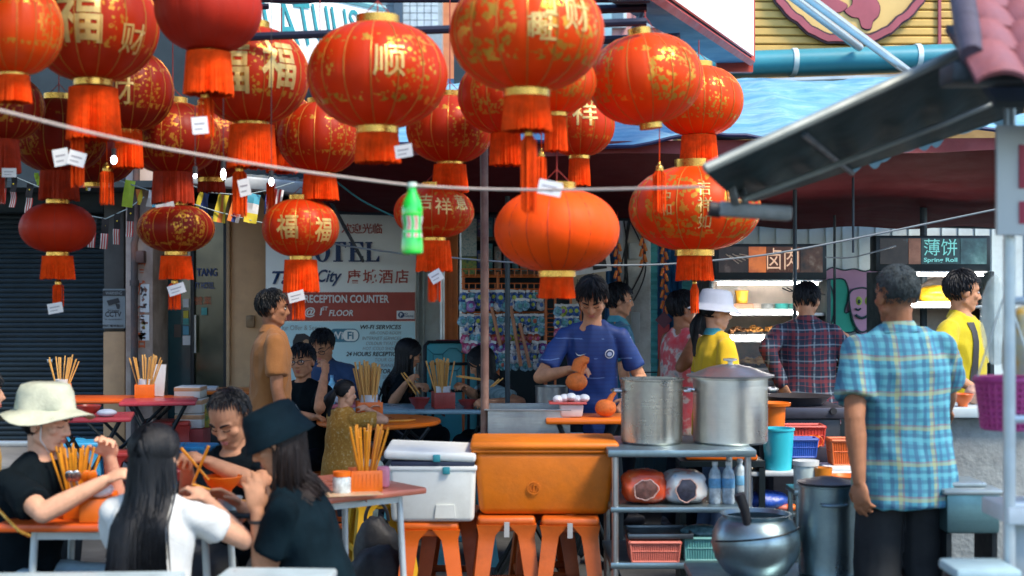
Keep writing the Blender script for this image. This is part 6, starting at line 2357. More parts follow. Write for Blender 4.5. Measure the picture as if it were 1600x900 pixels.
# ================================================================== TOY RACKS
TR = 11.6
uT = TR / FPX
WIREO = M('rack_orange', (0.60, 0.16, 0.04), 0.45, 0.1, 0.1, 8)
rk = thing('wire_rack', 'orange wire display rack full of small toy packets, left section', 'rack', (X(790, TR), TR, 0), 0, 'toy display racks')
b = B()
for px in (724, 778, 852):
	b.tube([(X(px, TR), TR, 0), (X(px, TR), TR, Z(425, TR))], .012, 8)
b.out('upright', WIREO, rk)
for py in (430, 452, 488, 517, 545):
	b = B()
	b.tube([(X(722, TR), TR, Z(py, TR)), (X(856, TR), TR, Z(py, TR))], .008, 6)
	b.tube([(X(722, TR), TR - .2, Z(py + 3, TR)), (X(856, TR), TR - .2, Z(py + 3, TR))], .006, 6)
	for q in range(8):
		xx = X(724 + 18.5 * q, TR)
		b.tube([(xx, TR, Z(py, TR)), (xx, TR - .2, Z(py + 3, TR))], .004, 5)
	if py < 470:
		for q in range(14):
			xx = X(724 + 10 * q, TR)
			b.tube([(xx, TR - .2, Z(py + 3, TR)), (xx, TR - .2, Z(py - 9, TR))], .004, 5)
		b.tube([(X(722, TR), TR - .2, Z(py - 9, TR)), (X(856, TR), TR - .2, Z(py - 9, TR))], .005, 6)
	b.out('shelf_rail', WIREO, rk)
rk2 = thing('wire_rack', 'orange mesh side rack standing left of the blue jersey man', 'rack', (X(862, TR), TR - .1, 0), 0, 'toy display racks')
b = B()
for px in (852, 866, 890, 905):
	b.tube([(X(px, TR), TR - .25, 0), (X(px, TR), TR - .25, Z(462, TR))], .010, 6)
for i in range(9):
	b.tube([(X(854, TR), TR - .25, Z(482 + i * 7, TR)), (X(866, TR), TR - .25, Z(482 + i * 7, TR))], .004, 5)
b.tube([(X(852, TR), TR - .25, Z(463, TR)), (X(905, TR), TR - .25, Z(463, TR))], .008, 6)
b.tube([(X(866, TR), TR - .25, Z(500, TR)), (X(905, TR), TR - .25, Z(500, TR))], .008, 6)
b.out('mesh_frame', WIREO, rk2)
for i, (p0, p1, lab) in enumerate((((768, 480), (782, 540), 'diagonal tan wooden bar across the toy rack, left one'), ((798, 478), (814, 572), 'diagonal tan wooden bar across the toy rack, middle one'), ((812, 505), (828, 574), 'diagonal tan wooden bar across the toy rack, right one'))):
	b = B()
	b.tube([W(p0[0], p0[1], TR - .3), W(p1[0], p1[1], TR - .3)], .014, 6)
	tag(b.out('wooden_bar', M('bar_tan', (0.50, 0.22, 0.12), 0.6), origin=W(*p1, TR - .3)), lab, 'bar')
# packets: a clear bag with a toy in it and a card header, copied along the hooks
PCOL = [((0.05, 0.14, 0.40), 'blue'), ((0.20, 0.45, 0.60), 'pale blue'), ((0.55, 0.08, 0.22), 'pink'), ((0.45, 0.55, 0.08), 'lime'), ((0.10, 0.35, 0.35), 'teal'), ((0.55, 0.58, 0.62), 'white'), ((0.28, 0.10, 0.40), 'purple'), ((0.50, 0.10, 0.06), 'red')]
proto = []
for i, (c_, nm) in enumerate(PCOL):
	b = B()
	rn = random.Random(i)
	mpk = printed('packet_%s' % nm.replace(' ', '_'), [(0.3, tuple(q * .25 for q in c_)), (0.5, c_), (0.68, tuple(min(.8, q * .5 + .35) for q in c_))], 38, i, 0.25)
	vs = b.sph((0, 0, -.045), (.036, .016, .044), None, 12, 8)
	for v in vs:
		v.co += V((1, 0.6, 1)) * noise.noise(v.co * 40 + V((i, 0, 0))) * .007
	b.box((0, 0, .004), (.06, .004, .022), mi=1)
	b.sph((.008, -.012, -.04), (.016, .012, .018), None, 8, 6, 2)
	me = b.mesh('toy_packet', [mpk, PAPER, M('toy_%d' % i, PCOL[(i + 3) % 8][0], 0.4)])
	proto.append(me)
rn = random.Random(11)
NUM = 'zero one two three four five six seven eight nine ten eleven twelve thirteen fourteen fifteen'.split()
rows = [(456, 724, 850, (0, 1, 4, 0), 'top'), (469, 724, 850, (0, 1, 6, 5), 'second'), (493, 724, 850, (0, 1, 4, 1), 'third'), (507, 724, 850, (0, 5, 1, 0), 'fourth'), (521, 726, 850, (2, 3, 1, 7), 'fifth'), (535, 730, 850, (2, 6, 5, 2), 'sixth'), (550, 736, 850, (0, 1, 5, 4), 'seventh'), (563, 770, 850, (1, 4, 5, 1), 'eighth')]
for (py, x0, x1, ks, rown) in rows:
	px = x0 + rn.uniform(0, 3)
	nth = 0
	while px < x1:
		nth += 1
		kk = ks[rn.randrange(4)]
		o = bpy.data.objects.new('toy_packet', proto[kk])
		COL.objects.link(o)
		o.location = (X(px, TR - .2), TR - .2 - rn.uniform(0, .06), Z(py, TR - .2))
		o.rotation_euler = (0, rn.uniform(-.2, .2), rn.uniform(-.5, .5))
		o.scale = (rn.uniform(.85, 1.15),) * 3
		tag(o, '%s toy packet, number %s in the %s row of the orange rack' % (PCOL[kk][1], NUM[nth], rown), 'toy', 'toy packets on the left rack')
		px += rn.uniform(9.5, 12.5)
for (py, ks) in ((478, (0, 1, 3)), (496, (1, 5, 0)), (512, (3, 2, 1))):
	for px in range(872, 905, 9):
		kk = ks[rn.randrange(3)]
		o = bpy.data.objects.new('toy_packet', proto[kk])
		COL.objects.link(o)
		o.location = (X(px, TR - .3), TR - .3, Z(py, TR - .3))
		o.rotation_euler = (0, rn.uniform(-.2, .2), rn.uniform(-.5, .5))
		tag(o, '%s toy packet, %s column, %s row of the mesh side rack' % (PCOL[kk][1], ['first', 'second', 'third', 'fourth'][(px - 872) // 9], {478: 'upper', 496: 'middle', 512: 'lower'}[py]), 'toy', 'toy packets on the side rack')
# boxed goods stacked on the upper shelves of the shop
cols = [(0.06, 0.22, 0.25), (0.25, 0.30, 0.30), (0.05, 0.10, 0.28), (0.10, 0.32, 0.33), (0.30, 0.28, 0.24), (0.16, 0.10, 0.20)]
shopd = WALLD + 0.8
for i in range(18):
	lev = i // 9
	px = 724 + (i % 9) * 13.5
	h_ = rn.uniform(.16, .28)
	zb_ = (1.766, 2.096)[lev]
	c_ = cols[i % 6]
	b = B()
	b.box((0, 0, h_ / 2), (rn.uniform(.055, .072), .2, h_), bev=.003)
	b.box((0, -.102, h_ * .62), (.045, .006, h_ * .4), mi=1)
	o = b.out('toy_box', [M('tbox_%d' % (i % 6), c_, .4, 0, .2, 12), printed('tprint_%d' % (i % 3), [(0.35, tuple(q * .5 for q in c_)), (0.5, (0.35, 0.42, 0.42)), (0.65, (0.5, 0.12, 0.08) if i % 3 else (0.08, 0.25, 0.35))], 60, i)])
	o.location = (X(px, shopd), shopd, zb_)
	tag(o, '%s toy box standing %s on the %s shop shelf' % (['teal', 'grey', 'navy', 'turquoise', 'cream', 'purple'][i % 6], ['first', 'second', 'third', 'fourth', 'fifth', 'sixth', 'seventh', 'eighth', 'ninth'][i % 9], ['lower', 'upper'][lev]), 'box', 'toy boxes on the shop shelves')
# wall of stickers/patterned paper beside the orange post
for (px, py, w_, h_, st, lab) in ((733, 372, 24, 62, [(0.35, (0.12, 0.25, 0.27)), (0.5, (0.40, 0.46, 0.44)), (0.6, (0.25, 0.35, 0.36))], 'patterned grey green sheet of stickers hanging beside the orange post'), (733, 415, 24, 30, [(0.35, (0.03, 0.10, 0.06)), (0.55, (0.20, 0.28, 0.05)), (0.7, (0.30, 0.12, 0.04))], 'green and brown picture sheet under the sticker sheet')):
	b = B()
	b.box((0, 0, 0), (w_ * uT, .01, h_ * uT))
	o = b.out('sticker_sheet', printed('sheet_%d' % py, st, 42, py, .5))
	o.location = W(px, py, TR + .3)
	tag(o, lab, 'poster')
b = B()
b.box((0, 0, 0), (.28, .02, .13), bev=.003)
lpo = thing('shop_banner', 'white banner with dark print hanging above the jersey man', 'banner', W(918, 408, 11.3), 0)
b2 = B()
b2.box((0, 0, 0), (.36, .015, .20), rot=(0, R(-8), 0))
b2.out('sheet', PAPER, lpo, local=True)
b.bm.free()
b = B()
b.box((.09, -.012, 0.0), (.11, .006, .13), rot=(0, R(-8), 0))
b.box((-.05, -.012, .02), (.1, .006, .08), rot=(0, R(-8), 0), mi=1)
b.out('print', [PRINT_BLACK, M('print_orange', (0.55, 0.2, 0.08), .5)], lpo, local=True)
write('JALAN\nSOUND', W(918, 448, 11.8), .13, PRINT_BLACK, shop, width=.19, bold=.01)
b = B()
b.box(W(918, 452, 11.84), (.30, .03, .30))
tag(b.out('cream_board', M('board_cream', (0.55, 0.46, 0.33), .6), origin=W(918, 452, 11.84)), 'cream board with black lettering behind the jersey man', 'board')

# ================================================================== TABLES, STOOLS AND TABLEWARE
TOPR = M('tabletop_red', (0.62, 0.10, 0.012), 0.35, 0, 0.1, 5, 0.04, 60, 0.5, dirt=(0.42, 0.07, 0.03), dirt_amt=0.4)
TOPO = M('tabletop_orange', (0.68, 0.15, 0.010), 0.32, 0, 0.1, 5, 0.04, 60, 0.5)
TOPP = M('tabletop_coral', (0.62, 0.18, 0.10), 0.32, 0, 0.1, 5, 0.04, 60, 0.5, dirt=(0.6, 0.26, 0.18), dirt_amt=0.5)
TOPM = M('tabletop_crimson', (0.48, 0.05, 0.07), 0.32, 0, 0.1, 5, 0.04, 60, 0.5)
TOPB = M('tabletop_blue', (0.22, 0.38, 0.45), 0.32, 0, 0.1, 5, 0.04, 60, 0.5)
LEGM = M('table_leg_black', (0.008, 0.014, 0.018), 0.45, 0.4)
LEGW = M('table_leg_white', (0.55, 0.62, 0.62), 0.45, 0.2)

def folding_table(label, cx, cy, w, dpt, mat, rz=0.0, z=0.75, round_=False, legm=None, group='folding tables on the street', leg='cross', thick=0.03):
	legm = legm or LEGM
	t_ = thing('folding_table', label, 'table', (cx, cy, 0), rz, group)
	b = B()
	if round_:
		r = w / 2
		b.lathe([(0, z - thick), (r - .01, z - thick), (r, z - thick * .7), (r, z - .006), (r - .006, z), (0, z)], 48)
	else:
		b.box((0, 0, z - thick / 2), (w, dpt, thick), bev=.010)
	b.out('tabletop', mat, t_, local=True)
	a, c = w * .36, dpt * .36
	if leg == 'cross':
		for s_ in (-1, 1):
			for q in (-1, 1):
				b = B()
				y_ = s_ * c
				b.tube([(q * a, y_, z - thick), (-q * a * .9, y_ + .015 * q, .012)], .013, 8)
				b.out('leg', legm, t_, local=True)
		for xx, zz in ((0, z * .5), (a * .9, .02), (-a * .9, .02), (a * .55, z * .78), (-a * .55, z * .78)):
			b = B()
			b.tube([(xx, -c, zz), (xx, c, zz)], .009, 6)
			b.out('brace', legm, t_, local=True)
	else:
		for s_ in (-1, 1):
			for q in (-1, 1):
				b = B()
				b.tube([(q * a, s_ * c, z - thick), (q * a * 1.12, s_ * c * 1.12, .012)], .014, 10)
				b.out('leg', legm, t_, local=True)
		for s_ in (-1, 1):
			b = B()
			b.box((0, s_ * c, z - thick - .02), (a * 2, .02, .035))
			b.out('apron', legm, t_, local=True)
	return t_

def stool(label, x, y, mat, rz=0.0, h=0.45, group='plastic stools', w=0.29):
	"""square moulded stool: seat with hand hole, four flared legs with a channel, cross bars"""
	t_ = thing('plastic_stool', label, 'stool', (x, y, 0), rz, group)
	b = B()
	b.box((0, 0, h - .02), (w, w, .04), bev=.016, seg=3)
	b.lathe([(.028, h - .004), (.03, h + .003), (.036, h + .003), (.036, h - .004)], 18)
	b.out('seat', mat, t_, local=True)
	top, bot = w / 2 - .035, w / 2 + .025
	for s_ in (-1, 1):
		for q in (-1, 1):
			b = B()
			rings = []
			for k_ in range(11):
				f = k_ / 10
				px = top + (bot - top) * f
				wd = .054 - .014 * f + .035 * max(0, 1 - f * 8) ** 2
				z_ = (h - .035) * (1 - f)
				c_ = V((s_ * px, q * px, z_))
				rings.append([c_ + V((s_ * wd * .45, q * wd * .45, 0)), c_ + V((-s_ * wd, q * wd * .45, 0)), c_ + V((-s_ * wd, q * wd * .12, 0)), c_ + V((-s_ * wd * .1, -q * wd * .1, 0)), c_ + V((s_ * wd * .12, -q * wd, 0)), c_ + V((s_ * wd * .45, -q * wd, 0))])
			b.ring_loft(rings)
			b.out('leg', mat, t_, local=True)
	f = .62
	e = top + (bot - top) * f
	zb_ = (h - .035) * (1 - f)
	for s_ in (-1, 1):
		for nm, c_, z_, hh in (('crossbar', e, zb_, .034), ('apron', top + .004, h - .052, .035)):
			for q in (0, 1):
				b = B()
				ln = (e * 2 - .03) if nm == 'crossbar' else (top * 2 - .02)
				b.box(((0, s_ * c_, z_), (s_ * c_, 0, z_ + .001))[q], ((ln, .017, hh), (.017, ln, hh))[q], bev=.005, seg=1)
				b.out(nm, mat, t_, local=True)
	return t_

CHOP = M('chopstick_orange', (0.72, 0.28, 0.012), 0.45, 0, 0.15, 20)
CHOP_T = M('chopstick_tan', (0.60, 0.33, 0.09), 0.5, 0, 0.15, 20)
HOLD = M('holder_orange', (0.74, 0.15, 0.006), 0.42, 0, 0.1, 10)
HOLD_D = M('holder_red', (0.33, 0.04, 0.03), 0.45, 0, 0.1, 10)
BAND = M('holder_white', (0.62, 0.66, 0.70), 0.4)
_b = B()
_b.tube([(0, 0, 0), (0, 0, .235)], [.0032, .0042], 6)
CHOP_ME = _b.mesh('chopstick', CHOP)
_b = B()
_b.tube([(0, 0, 0), (0, 0, .235)], [.0032, .0042], 6)
CHOP_ME2 = _b.mesh('chopstick', CHOP_T)

def holder(label, x, y, z, n=26, s=1.0, mat=None, me=None, white=True, fan=0.32, seed=1, w=0.11):
	mat = mat or HOLD
	t_ = thing('chopstick_holder', label, 'holder', (x, y, z), 0.2, 'chopstick holders on the tables')
	b = B()
	hh = .085 * s
	o_, i_ = w * s / 2, w * s / 2 - .005
	# open box with louvred sides
	for (cx_, cy_, sx_, sy_) in ((0, -o_, 2 * o_, .005), (0, o_, 2 * o_, .005), (-o_, 0, .005, 2 * o_), (o_, 0, .005, 2 * o_)):
		b.box((cx_, cy_, hh / 2), (sx_ - (.006 if sy_ > sx_ else 0), sy_ - (.006 if False else 0), hh), bev=.0015)
	b.box((0, 0, .003), (2 * o_ - .008, 2 * o_ - .008, .005))
	for q in range(7):
		b.box((-o_ * .75 + q * o_ * .25, -o_ - .003, hh * .55), (.004, .004, hh * .6))
	b.out('box', mat, t_, local=True)
	if white:
		b = B()
		b.lathe([(.034 * s, .02), (.040 * s, hh + .03 * s), (.037 * s, hh + .03 * s), (.031 * s, .02)], 20, (0, 0, 0), None, 0, None, False)
		b.out('cup', BAND, t_, local=True)
	rn_ = random.Random(seed)
	for i in range(n):
		a = rn_.uniform(0, 6.28)
		q = math.sqrt(rn_.random())
		o = bpy.data.objects.new('chopstick', me or CHOP_ME)
		COL.objects.link(o)
		o.parent = t_
		o.location = (q * .024 * s * math.cos(a), q * .024 * s * math.sin(a), .012 + rn_.uniform(0, .018) * s)
		o.scale = (s * 1.05, s * 1.05, s * rn_.uniform(.93, 1.04))
		o.rotation_euler = (-math.sin(a) * q * fan * rn_.uniform(.7, 1.2), math.cos(a) * q * fan * rn_.uniform(.7, 1.2), 0)
	return t_

def bowl(label, x, y, z, r, h, mat, group=None, filled=None):
	t_ = thing('bowl', label, 'bowl', (x, y, z), 0, group)
	b = B()
	b.lathe([(0, 0), (r * .45, 0), (r * .47, .012), (r * .8, h * .55), (r, h), (r * .97, h + .002), (r * .74, h * .5), (r * .4, .016), (0, .014)], 36)
	b.out('shell', mat, t_, local=True)
	if filled:
		b = B()
		b.lathe([(0, h * .72), (r * .84, h * .7)], 24, (0, 0, 0), lambda rr, a, z: rr)
		b.out('contents', filled, t_, local=True)
	return t_

# ---- front left table and what stands on it
T1 = folding_table('orange-red table at the front left with four diners around it', X(205, 5.35), 5.42, .86, .62, TOPR, 0.0, leg='straight', legm=LEGW)
holder('big orange chopstick holder in front of the hat woman', X(116, 5.3), 5.32, .752, 26, 1.0, white=False, seed=2, fan=.30, w=.13)
cad = thing('spoon_box', 'orange slotted cutlery box with spoons and crumpled tissue beside the big holder', 'box', (X(142, 5.27), 5.27, .752))
b = B()
for (cx_, cy_, sx_, sy_) in ((0, -.05, .17, .005), (0, .05, .17, .005), (-.085, 0, .005, .094), (.085, 0, .005, .094)):
	b.box((cx_, cy_, .045), (sx_, sy_, .09), bev=.001)
b.box((0, 0, .004), (.16, .09, .006))
b.out('box', HOLD, cad, local=True)
for i in range(4):
	b = B()
	p = V((-.06 + .03 * i, 0, .06))
	q = p + V((-.01 - .008 * (i % 2), -.02, .075))
	b.tube([p, q], .004, 6)
	b.sph(q + V((0, -.004, .018)), (.019, .007, .026), Euler((.4, 0, .2 * i)).to_matrix(), 12, 8)
	b.out('spoon', STEEL('spoon_steel', (0.6, 0.6, 0.6), 0.2) if i < 2 else HOLD, cad, local=True)
simple('tissue', 'crumpled white tissue on the orange table edge', 'tissue', lambda b: bag_shape(b, .10, .055, .08, 5), PAPER, (X(160, 5.2), 5.16, .84))
simple('tissue_box', 'low orange box under the crumpled tissue', 'box', lambda b: b.box((0, 0, .043), (.12, .09, .086), bev=.006), HOLD, (X(158, 5.2), 5.17, .752))
bowl('orange bowl held in front of the balding man', X(348, 5.55), 5.55, .80, .075, .065, HOLD)
simple('melamine_cup', 'pale blue cup with soft print on the orange table right of the girl', 'cup', lambda b: b.lathe([(0, 0), (.03, 0), (.048, .062), (.045, .062), (.028, .004), (0, .004)], 24), M('cup_pale', (0.42, 0.55, 0.58), 0.4, 0, 0.3, 25), (X(355, 5.3), 5.35, .752))
simple('dark_tray', 'small dark tray on the orange table near its right corner', 'tray', lambda b: b.box((0, 0, .008), (.17, .11, .016), bev=.004), CAB, (X(362, 5.25), 5.28, .752))
for i, (p, q, lab) in enumerate((((283, 700, 5.42), (326, 750, 5.48), 'orange chopstick raised by the balding man, left one'), ((326, 697, 5.42), (300, 758, 5.46), 'orange chopsticks held upright by the balding man'), ((300, 768, 5.3), (388, 784, 5.35), 'long orange chopstick lying across the bowl, lower one'), ((300, 757, 5.32), (352, 772, 5.4), 'orange chopstick lying across the bowl, upper one'))):
	b = B()
	b.tube([W(*p), W(*q)], [.0065, .0045], 6)
	tag(b.out('chopstick', CHOP, origin=W(*q)), lab, 'chopstick', 'chopsticks in use at the front table')

# ---- coral table behind the black hat woman
T2 = folding_table('coral pink table with condiments at the centre left', X(510, 6.1), 6.12, .62, .62, TOPP, R(38), leg='straight', legm=LEGW, thick=.028)
holder('orange chopstick holder with spoons on the coral table', X(570, 5.95), 5.97, .752, 24, 1.05, white=False, seed=5, fan=.30, w=.125)
simple('tissue_pack', 'small pink plastic tissue box on the coral table', 'box', lambda b: b.box((0, 0, .045), (.055, .05, .09), bev=.014, seg=3), M('pink_plastic', (0.66, 0.24, 0.32), 0.4), (X(597, 6.0), 6.05, .752))
jar = thing('condiment_jar', 'clear glass jar with orange lid on the coral table', 'jar', (X(535, 5.9), 5.88, .752))
b = B()
b.lathe([(0, 0), (.036, 0), (.038, .01), (.038, .062), (.033, .07), (0, .07)], 24)
b.out('glass', M('jar_glass', (0.50, 0.56, 0.55), 0.12, 0, 0.4, 40, 0, 60), jar, local=True)
b = B()
b.lathe([(0, .07), (.036, .07), (.037, .09), (0, .092)], 24)
b.out('lid', HOLD, jar, local=True)
simple('menu_sheet', 'yellowish printed menu sheet lying on the coral table', 'menu', lambda b: b.box((0, 0, .002), (.24, .15, .003)), printed('menu_print', [(0.4, (0.5, 0.42, 0.25)), (0.55, (0.6, 0.32, 0.2)), (0.65, (0.35, 0.4, 0.2))], 60), (X(548, 5.85), 5.86, .7525), None, .3)

# ---- round orange table in the middle
T3 = folding_table('round orange table with black folding legs in front of the small girl', X(592, 9.2), 9.2, .80, .80, TOPO, .2, round_=True)
holder('tall bundle of orange chopsticks in an orange box on the round table', X(578, 9.15), 9.1, .752, 30, 1.45, seed=7, fan=.22, me=CHOP_ME2)
for i in range(3):
	b = B()
	p = W(600 + i * 4, 652 - i * 1.5, 9.0)
	b.tube([(p.x, 8.98 + i * .03, .757), (p.x + .16, 9.02 + i * .035, .757)], [.006, .005], 6)
	tag(b.out('chopstick', CHOP, origin=(p.x, 9.0, .757)), 'loose orange chopstick lying on the round table, %s one' % ('nearest', 'middle', 'farthest')[i], 'chopstick', 'loose chopsticks on the round table')
# ---- long grey-blue table behind it
T4 = folding_table('long pale blue table with red bowls in front of the hotel sign', X(690, 10.15), 10.2, 1.25, .6, TOPB, 0.0)
holder('dark red box with a fan of chopsticks on the pale blue table', X(693, 10.1), 10.05, .752, 26, 1.35, mat=HOLD_D, seed=9, fan=.28, me=CHOP_ME2)
RB = M('bowl_red', (0.24, 0.03, 0.025), 0.4)
bowl('dark red bowl in front of the long haired woman', X(657, 10.1), 10.0, .752, .075, .075, RB, 'red bowls on the pale blue table')
bowl('dark red bowl in front of the leaning woman behind the pole', X(733, 10.1), 10.0, .752, .075, .06, RB, 'red bowls on the pale blue table')
for i, (p, q, lab) in enumerate((((627, 583, 9.95), (650, 616, 10.0), 'pale chopsticks of the long haired woman'), ((713, 588, 9.9), (752, 594, 9.9), 'tan chopsticks held by the leaning woman, upper pair'), ((766, 605, 9.9), (780, 592, 9.9), 'tan chopstick of the leaning woman, lower one'))):
	b = B()
	b.tube([W(*p), W(*q)], .0055, 6)
	b.tube([W(p[0] + 4, p[1] - 1, p[2]), W(q[0] + 6, q[1] - 1, q[2])], .0055, 6)
	tag(b.out('chopsticks', CHOP_T, origin=W(*q)), lab, 'chopsticks')
# ---- pinkish table in front of the man in the dark blue shirt
T5 = folding_table('pink edged table between the boy and the man in dark blue', X(520, 10.6), 10.6, .62, .5, M('tabletop_pink', (0.62, 0.16, 0.18), 0.35), 0.0)
wb = thing('water_bottle', 'clear blue tinted water bottle in front of the man in dark blue', 'bottle', (X(518, 10.4), 10.42, .752))
b = B()
b.lathe([(0, 0), (.030, 0), (.032, .01), (.030, .05), (.032, .055), (.030, .10), (.032, .12), (.026, .15), (.012, .175), (.012, .19), (0, .19)], 24)
b.out('body', M('pet_blue', (0.18, 0.48, 0.66), 0.1, 0, 0.25, 30, 0, 60, 0.7), wb, local=True)
b = B()
b.cyl((0, 0, .19), (0, 0, .21), .014, .014, 14)
b.out('cap', M('cap_blue', (0.1, 0.3, 0.55), .4), wb, local=True)
simple('plastic_bag', 'crumpled pale plastic bag beside the water bottle', 'bag', lambda b: bag_shape(b, .16, .10, .12, 9), M('bag_pale', (0.55, 0.58, 0.66), 0.3, 0, 0.15, 20, 0.4, 50), (X(534, 10.4), 10.42, .752))

# ---- tables at the left by the shutter
T6 = folding_table('dark red long table in front of the closed shutter', X(190, 11.0), 11.05, 1.05, .5, TOPR, 0.0)
T7 = folding_table('orange table in front of the beige pillar', X(356, 11.9), 11.95, .62, .5, TOPO, 0.0)
T8 = folding_table('crimson table with bowl and tissues near the hat woman', X(140, 9.5), 9.5, .56, .46, TOPM, R(12))
T9 = folding_table('narrow crimson table edge beside the stacked foam boxes', X(258, 10.8), 10.62, .55, .42, TOPM, R(10), z=.765)
holder('small box of chopsticks on the dark red table, nearest the shutter', X(97, 11.0), 10.98, .752, 20, 1.25, seed=12, fan=.36, me=CHOP_ME2)
holder('small box of chopsticks on the dark red table, in front of the pale pillar', X(225, 10.9), 10.92, .752, 20, 1.3, seed=13, fan=.34, me=CHOP_ME2)
simple('foam_board', 'white board leaning behind the chopstick box on the red table', 'board', lambda b: b.box((0, 0, .125), (.095, .02, .25), rot=(R(-6), R(3), 0), bev=.002), PAPER, (X(246, 11.1), 11.15, .752))
bowl('red bowl with leftovers on the crimson table', X(140, 9.45), 9.42, .752, .085, .07, M('bowl_bright_red', (0.42, 0.05, 0.03), 0.4), None, FRIED)
for i, (px, lab) in enumerate(((122, 'crumpled pale tissue left of the red bowl'), (168, 'crumpled pale tissue right of the red bowl'))):
	simple('tissue', lab, 'tissue', lambda b: bag_shape(b, .13, .05, .1, i + 3), M('tissue_blue', (0.50, 0.56, 0.68), 0.7), (X(px, 9.4), 9.38, .752), 'tissues on the crimson table')
simple('small_bottle', 'small green capped bottle behind the hat woman', 'bottle', lambda b: b.lathe([(0, 0), (.03, 0), (.03, .07), (.018, .09), (.018, .115), (0, .115)], 18), M('bottle_teal', (0.04, 0.25, 0.25), .3), (X(81, 11), 10.95, .752))
# foam boxes
FOAM = M('foam_white', (0.62, 0.64, 0.62), 0.8, 0, 0.05, 8)
FOAMT = M('foam_tape', (0.52, 0.30, 0.16), 0.5, 0, 0.1, 8)
for i, (px, py, w_, h_, lab) in enumerate(((300, 656, 42, 22, 'white foam box with tan tape, bottom of the stack'), (300, 633, 42, 22, 'white foam box with tan tape, middle of the stack'), (298, 612, 40, 18, 'tan taped foam box on top of the stack'))):
	d_ = 11.3
	t_ = thing('foam_box', lab, 'box', (X(px, d_), d_, Z(py + h_ / 2, d_)), 0, 'stacked foam boxes')
	uu = d_ / FPX
	b = B()
	b.box((0, 0, h_ * uu / 2), (w_ * uu, .26, h_ * uu - .002), bev=.006)
	b.out('body', FOAM, t_, local=True)
	b = B()
	b.box((0, 0, h_ * uu * .78), (w_ * uu + .004, .264, h_ * uu * .32), bev=.004)
	b.out('tape', FOAMT, t_, local=True)
b = B()
zc = Z(667.5, 11.3)
b.box((0, 0, zc / 2), (.24, .28, zc - .002), bev=.01)
o = b.out('storage_crate', M('crate_red', (0.30, 0.03, 0.03), .5))
o.location = (X(300, 11.3), 11.3, 0)
tag(o, 'red storage crate carrying the stack of foam boxes', 'crate')
simple('foam_sheet', 'pale foam sheet lying on the orange table', 'foam sheet', lambda b: b.box((0, 0, .012), (.33, .25, .024), bev=.004), FOAM, (X(306, 11.8), 11.85, .7525 + .0), None, .12)
simple('lidded_drum', 'green and yellow carton beside the stacked foam boxes', 'carton', lambda b: b.box((0, 0, .09), (.10, .10, .18), bev=.004), printed('carton_print', [(0.35, (0.03, 0.16, 0.08)), (0.5, (0.45, 0.38, 0.05)), (0.62, (0.4, 0.08, 0.05)), (0.7, (0.5, 0.5, 0.5))], 16), (X(328, 11.3), 11.32, zc))
# blue and red stools at the left
BLS = M('stool_blue', (0.03, 0.28, 0.52), 0.4, 0, 0.08, 6)
RDS = M('stool_red', (0.40, 0.04, 0.035), 0.4, 0, 0.1, 6)
ORS = M('stool_orange', (0.70, 0.125, 0.006), 0.42, 0, 0.1, 6, 0.05, 60, dirt=(0.5, 0.10, 0.01), dirt_amt=0.5)
ORS_D = M('stool_worn_orange', (0.52, 0.10, 0.008), 0.45, 0, 0.2, 6, 0.1, 60, dirt=(0.26, 0.06, 0.012), dirt_amt=0.8)
for i, (px, d_, mt, rz, lab, h_) in enumerate(((126, 10.6, BLS, .2, 'bright blue plastic stool under the crimson table, left', .46), (256, 10.0, BLS, .1, 'bright blue plastic stool behind the girl, left one', .50), (302, 10.1, BLS, -.15, 'bright blue plastic stool beside the balding man, right one', .49), (270, 11.2, RDS, .1, 'red plastic stool behind the blue pair', .56), (262, 9.2, RDS, .3, 'dark red plastic stool right behind the girl', .44), (100, 10.9, BLS, .5, 'dull blue stool by the shutter at the far left', .45))):
	stool(lab, X(px, d_), d_, mt, rz, h_)
stool('low red plastic stool under the dark red table', X(200, 10.4), 10.5, RDS, .2, .40)

# ---- folded blue table leaning at the wall
fb = thing('folded_table', 'folded turquoise table standing on edge against the wall with black frame', 'table', (X(705, 11.6), 11.6, .0))
b = B()
zc0, zc1 = .70, Z(534, 11.6)
zc0 = .12
b.box((X(706, 11.6), 11.62, (zc0 + zc1) / 2), (X(748, 11.6) - X(664, 11.6), .03, zc1 - zc0), bev=.012, seg=3, rot=(R(-3), 0, 0))
b.out('tabletop', M('folded_turquoise', (0.05, 0.36, 0.42), 0.4, 0, 0.08, 4), fb)
b = B()
xs = [X(664, 11.55), X(748, 11.55)]
for x_ in xs:
	b.tube([(x_, 11.56, zc0), (x_, 11.56, zc1 - .03), (x_ + (.03 if x_ == xs[0] else -.03), 11.58, zc1)], .016, 8)
for zz in (zc1, Z(568, 11.6), Z(610, 11.6)):
	b.tube([(xs[0] + .03, 11.56, zz), (xs[1] - .03, 11.56, zz)], .012, 8)
for px in (676, 732):
	b.tube([(X(px, 11.55), 11.57, Z(568, 11.6)), (X(px, 11.55), 11.57, zc0)], .012, 8)
b.out('frame', LEGM, fb)
for (a_, c_) in (((668, 545), (677, 553)), ((677, 553), (692, 553)), ((692, 553), (702, 544)), ((702, 544), (713, 544)), ((713, 544), (722, 552)), ((722, 552), (736, 552)), ((736, 552), (745, 542)), ((677, 553), (677, 566)), ((692, 553), (692, 566)), ((722, 552), (722, 566)), ((735, 552), (735, 566)), ((668, 580), (678, 574)), ((697, 574), (702, 579)), ((702, 579), (714, 579)), ((714, 579), (719, 574)), ((702, 579), (702, 596)), ((714, 579), (714, 596))):
	b = B()
	b.tube([W(*a_, 11.58), W(*c_, 11.58)], .004, 5)
	b.out('moulded_rib', M('rib_teal', (0.02, 0.16, 0.20), .5), fb)
b = B()
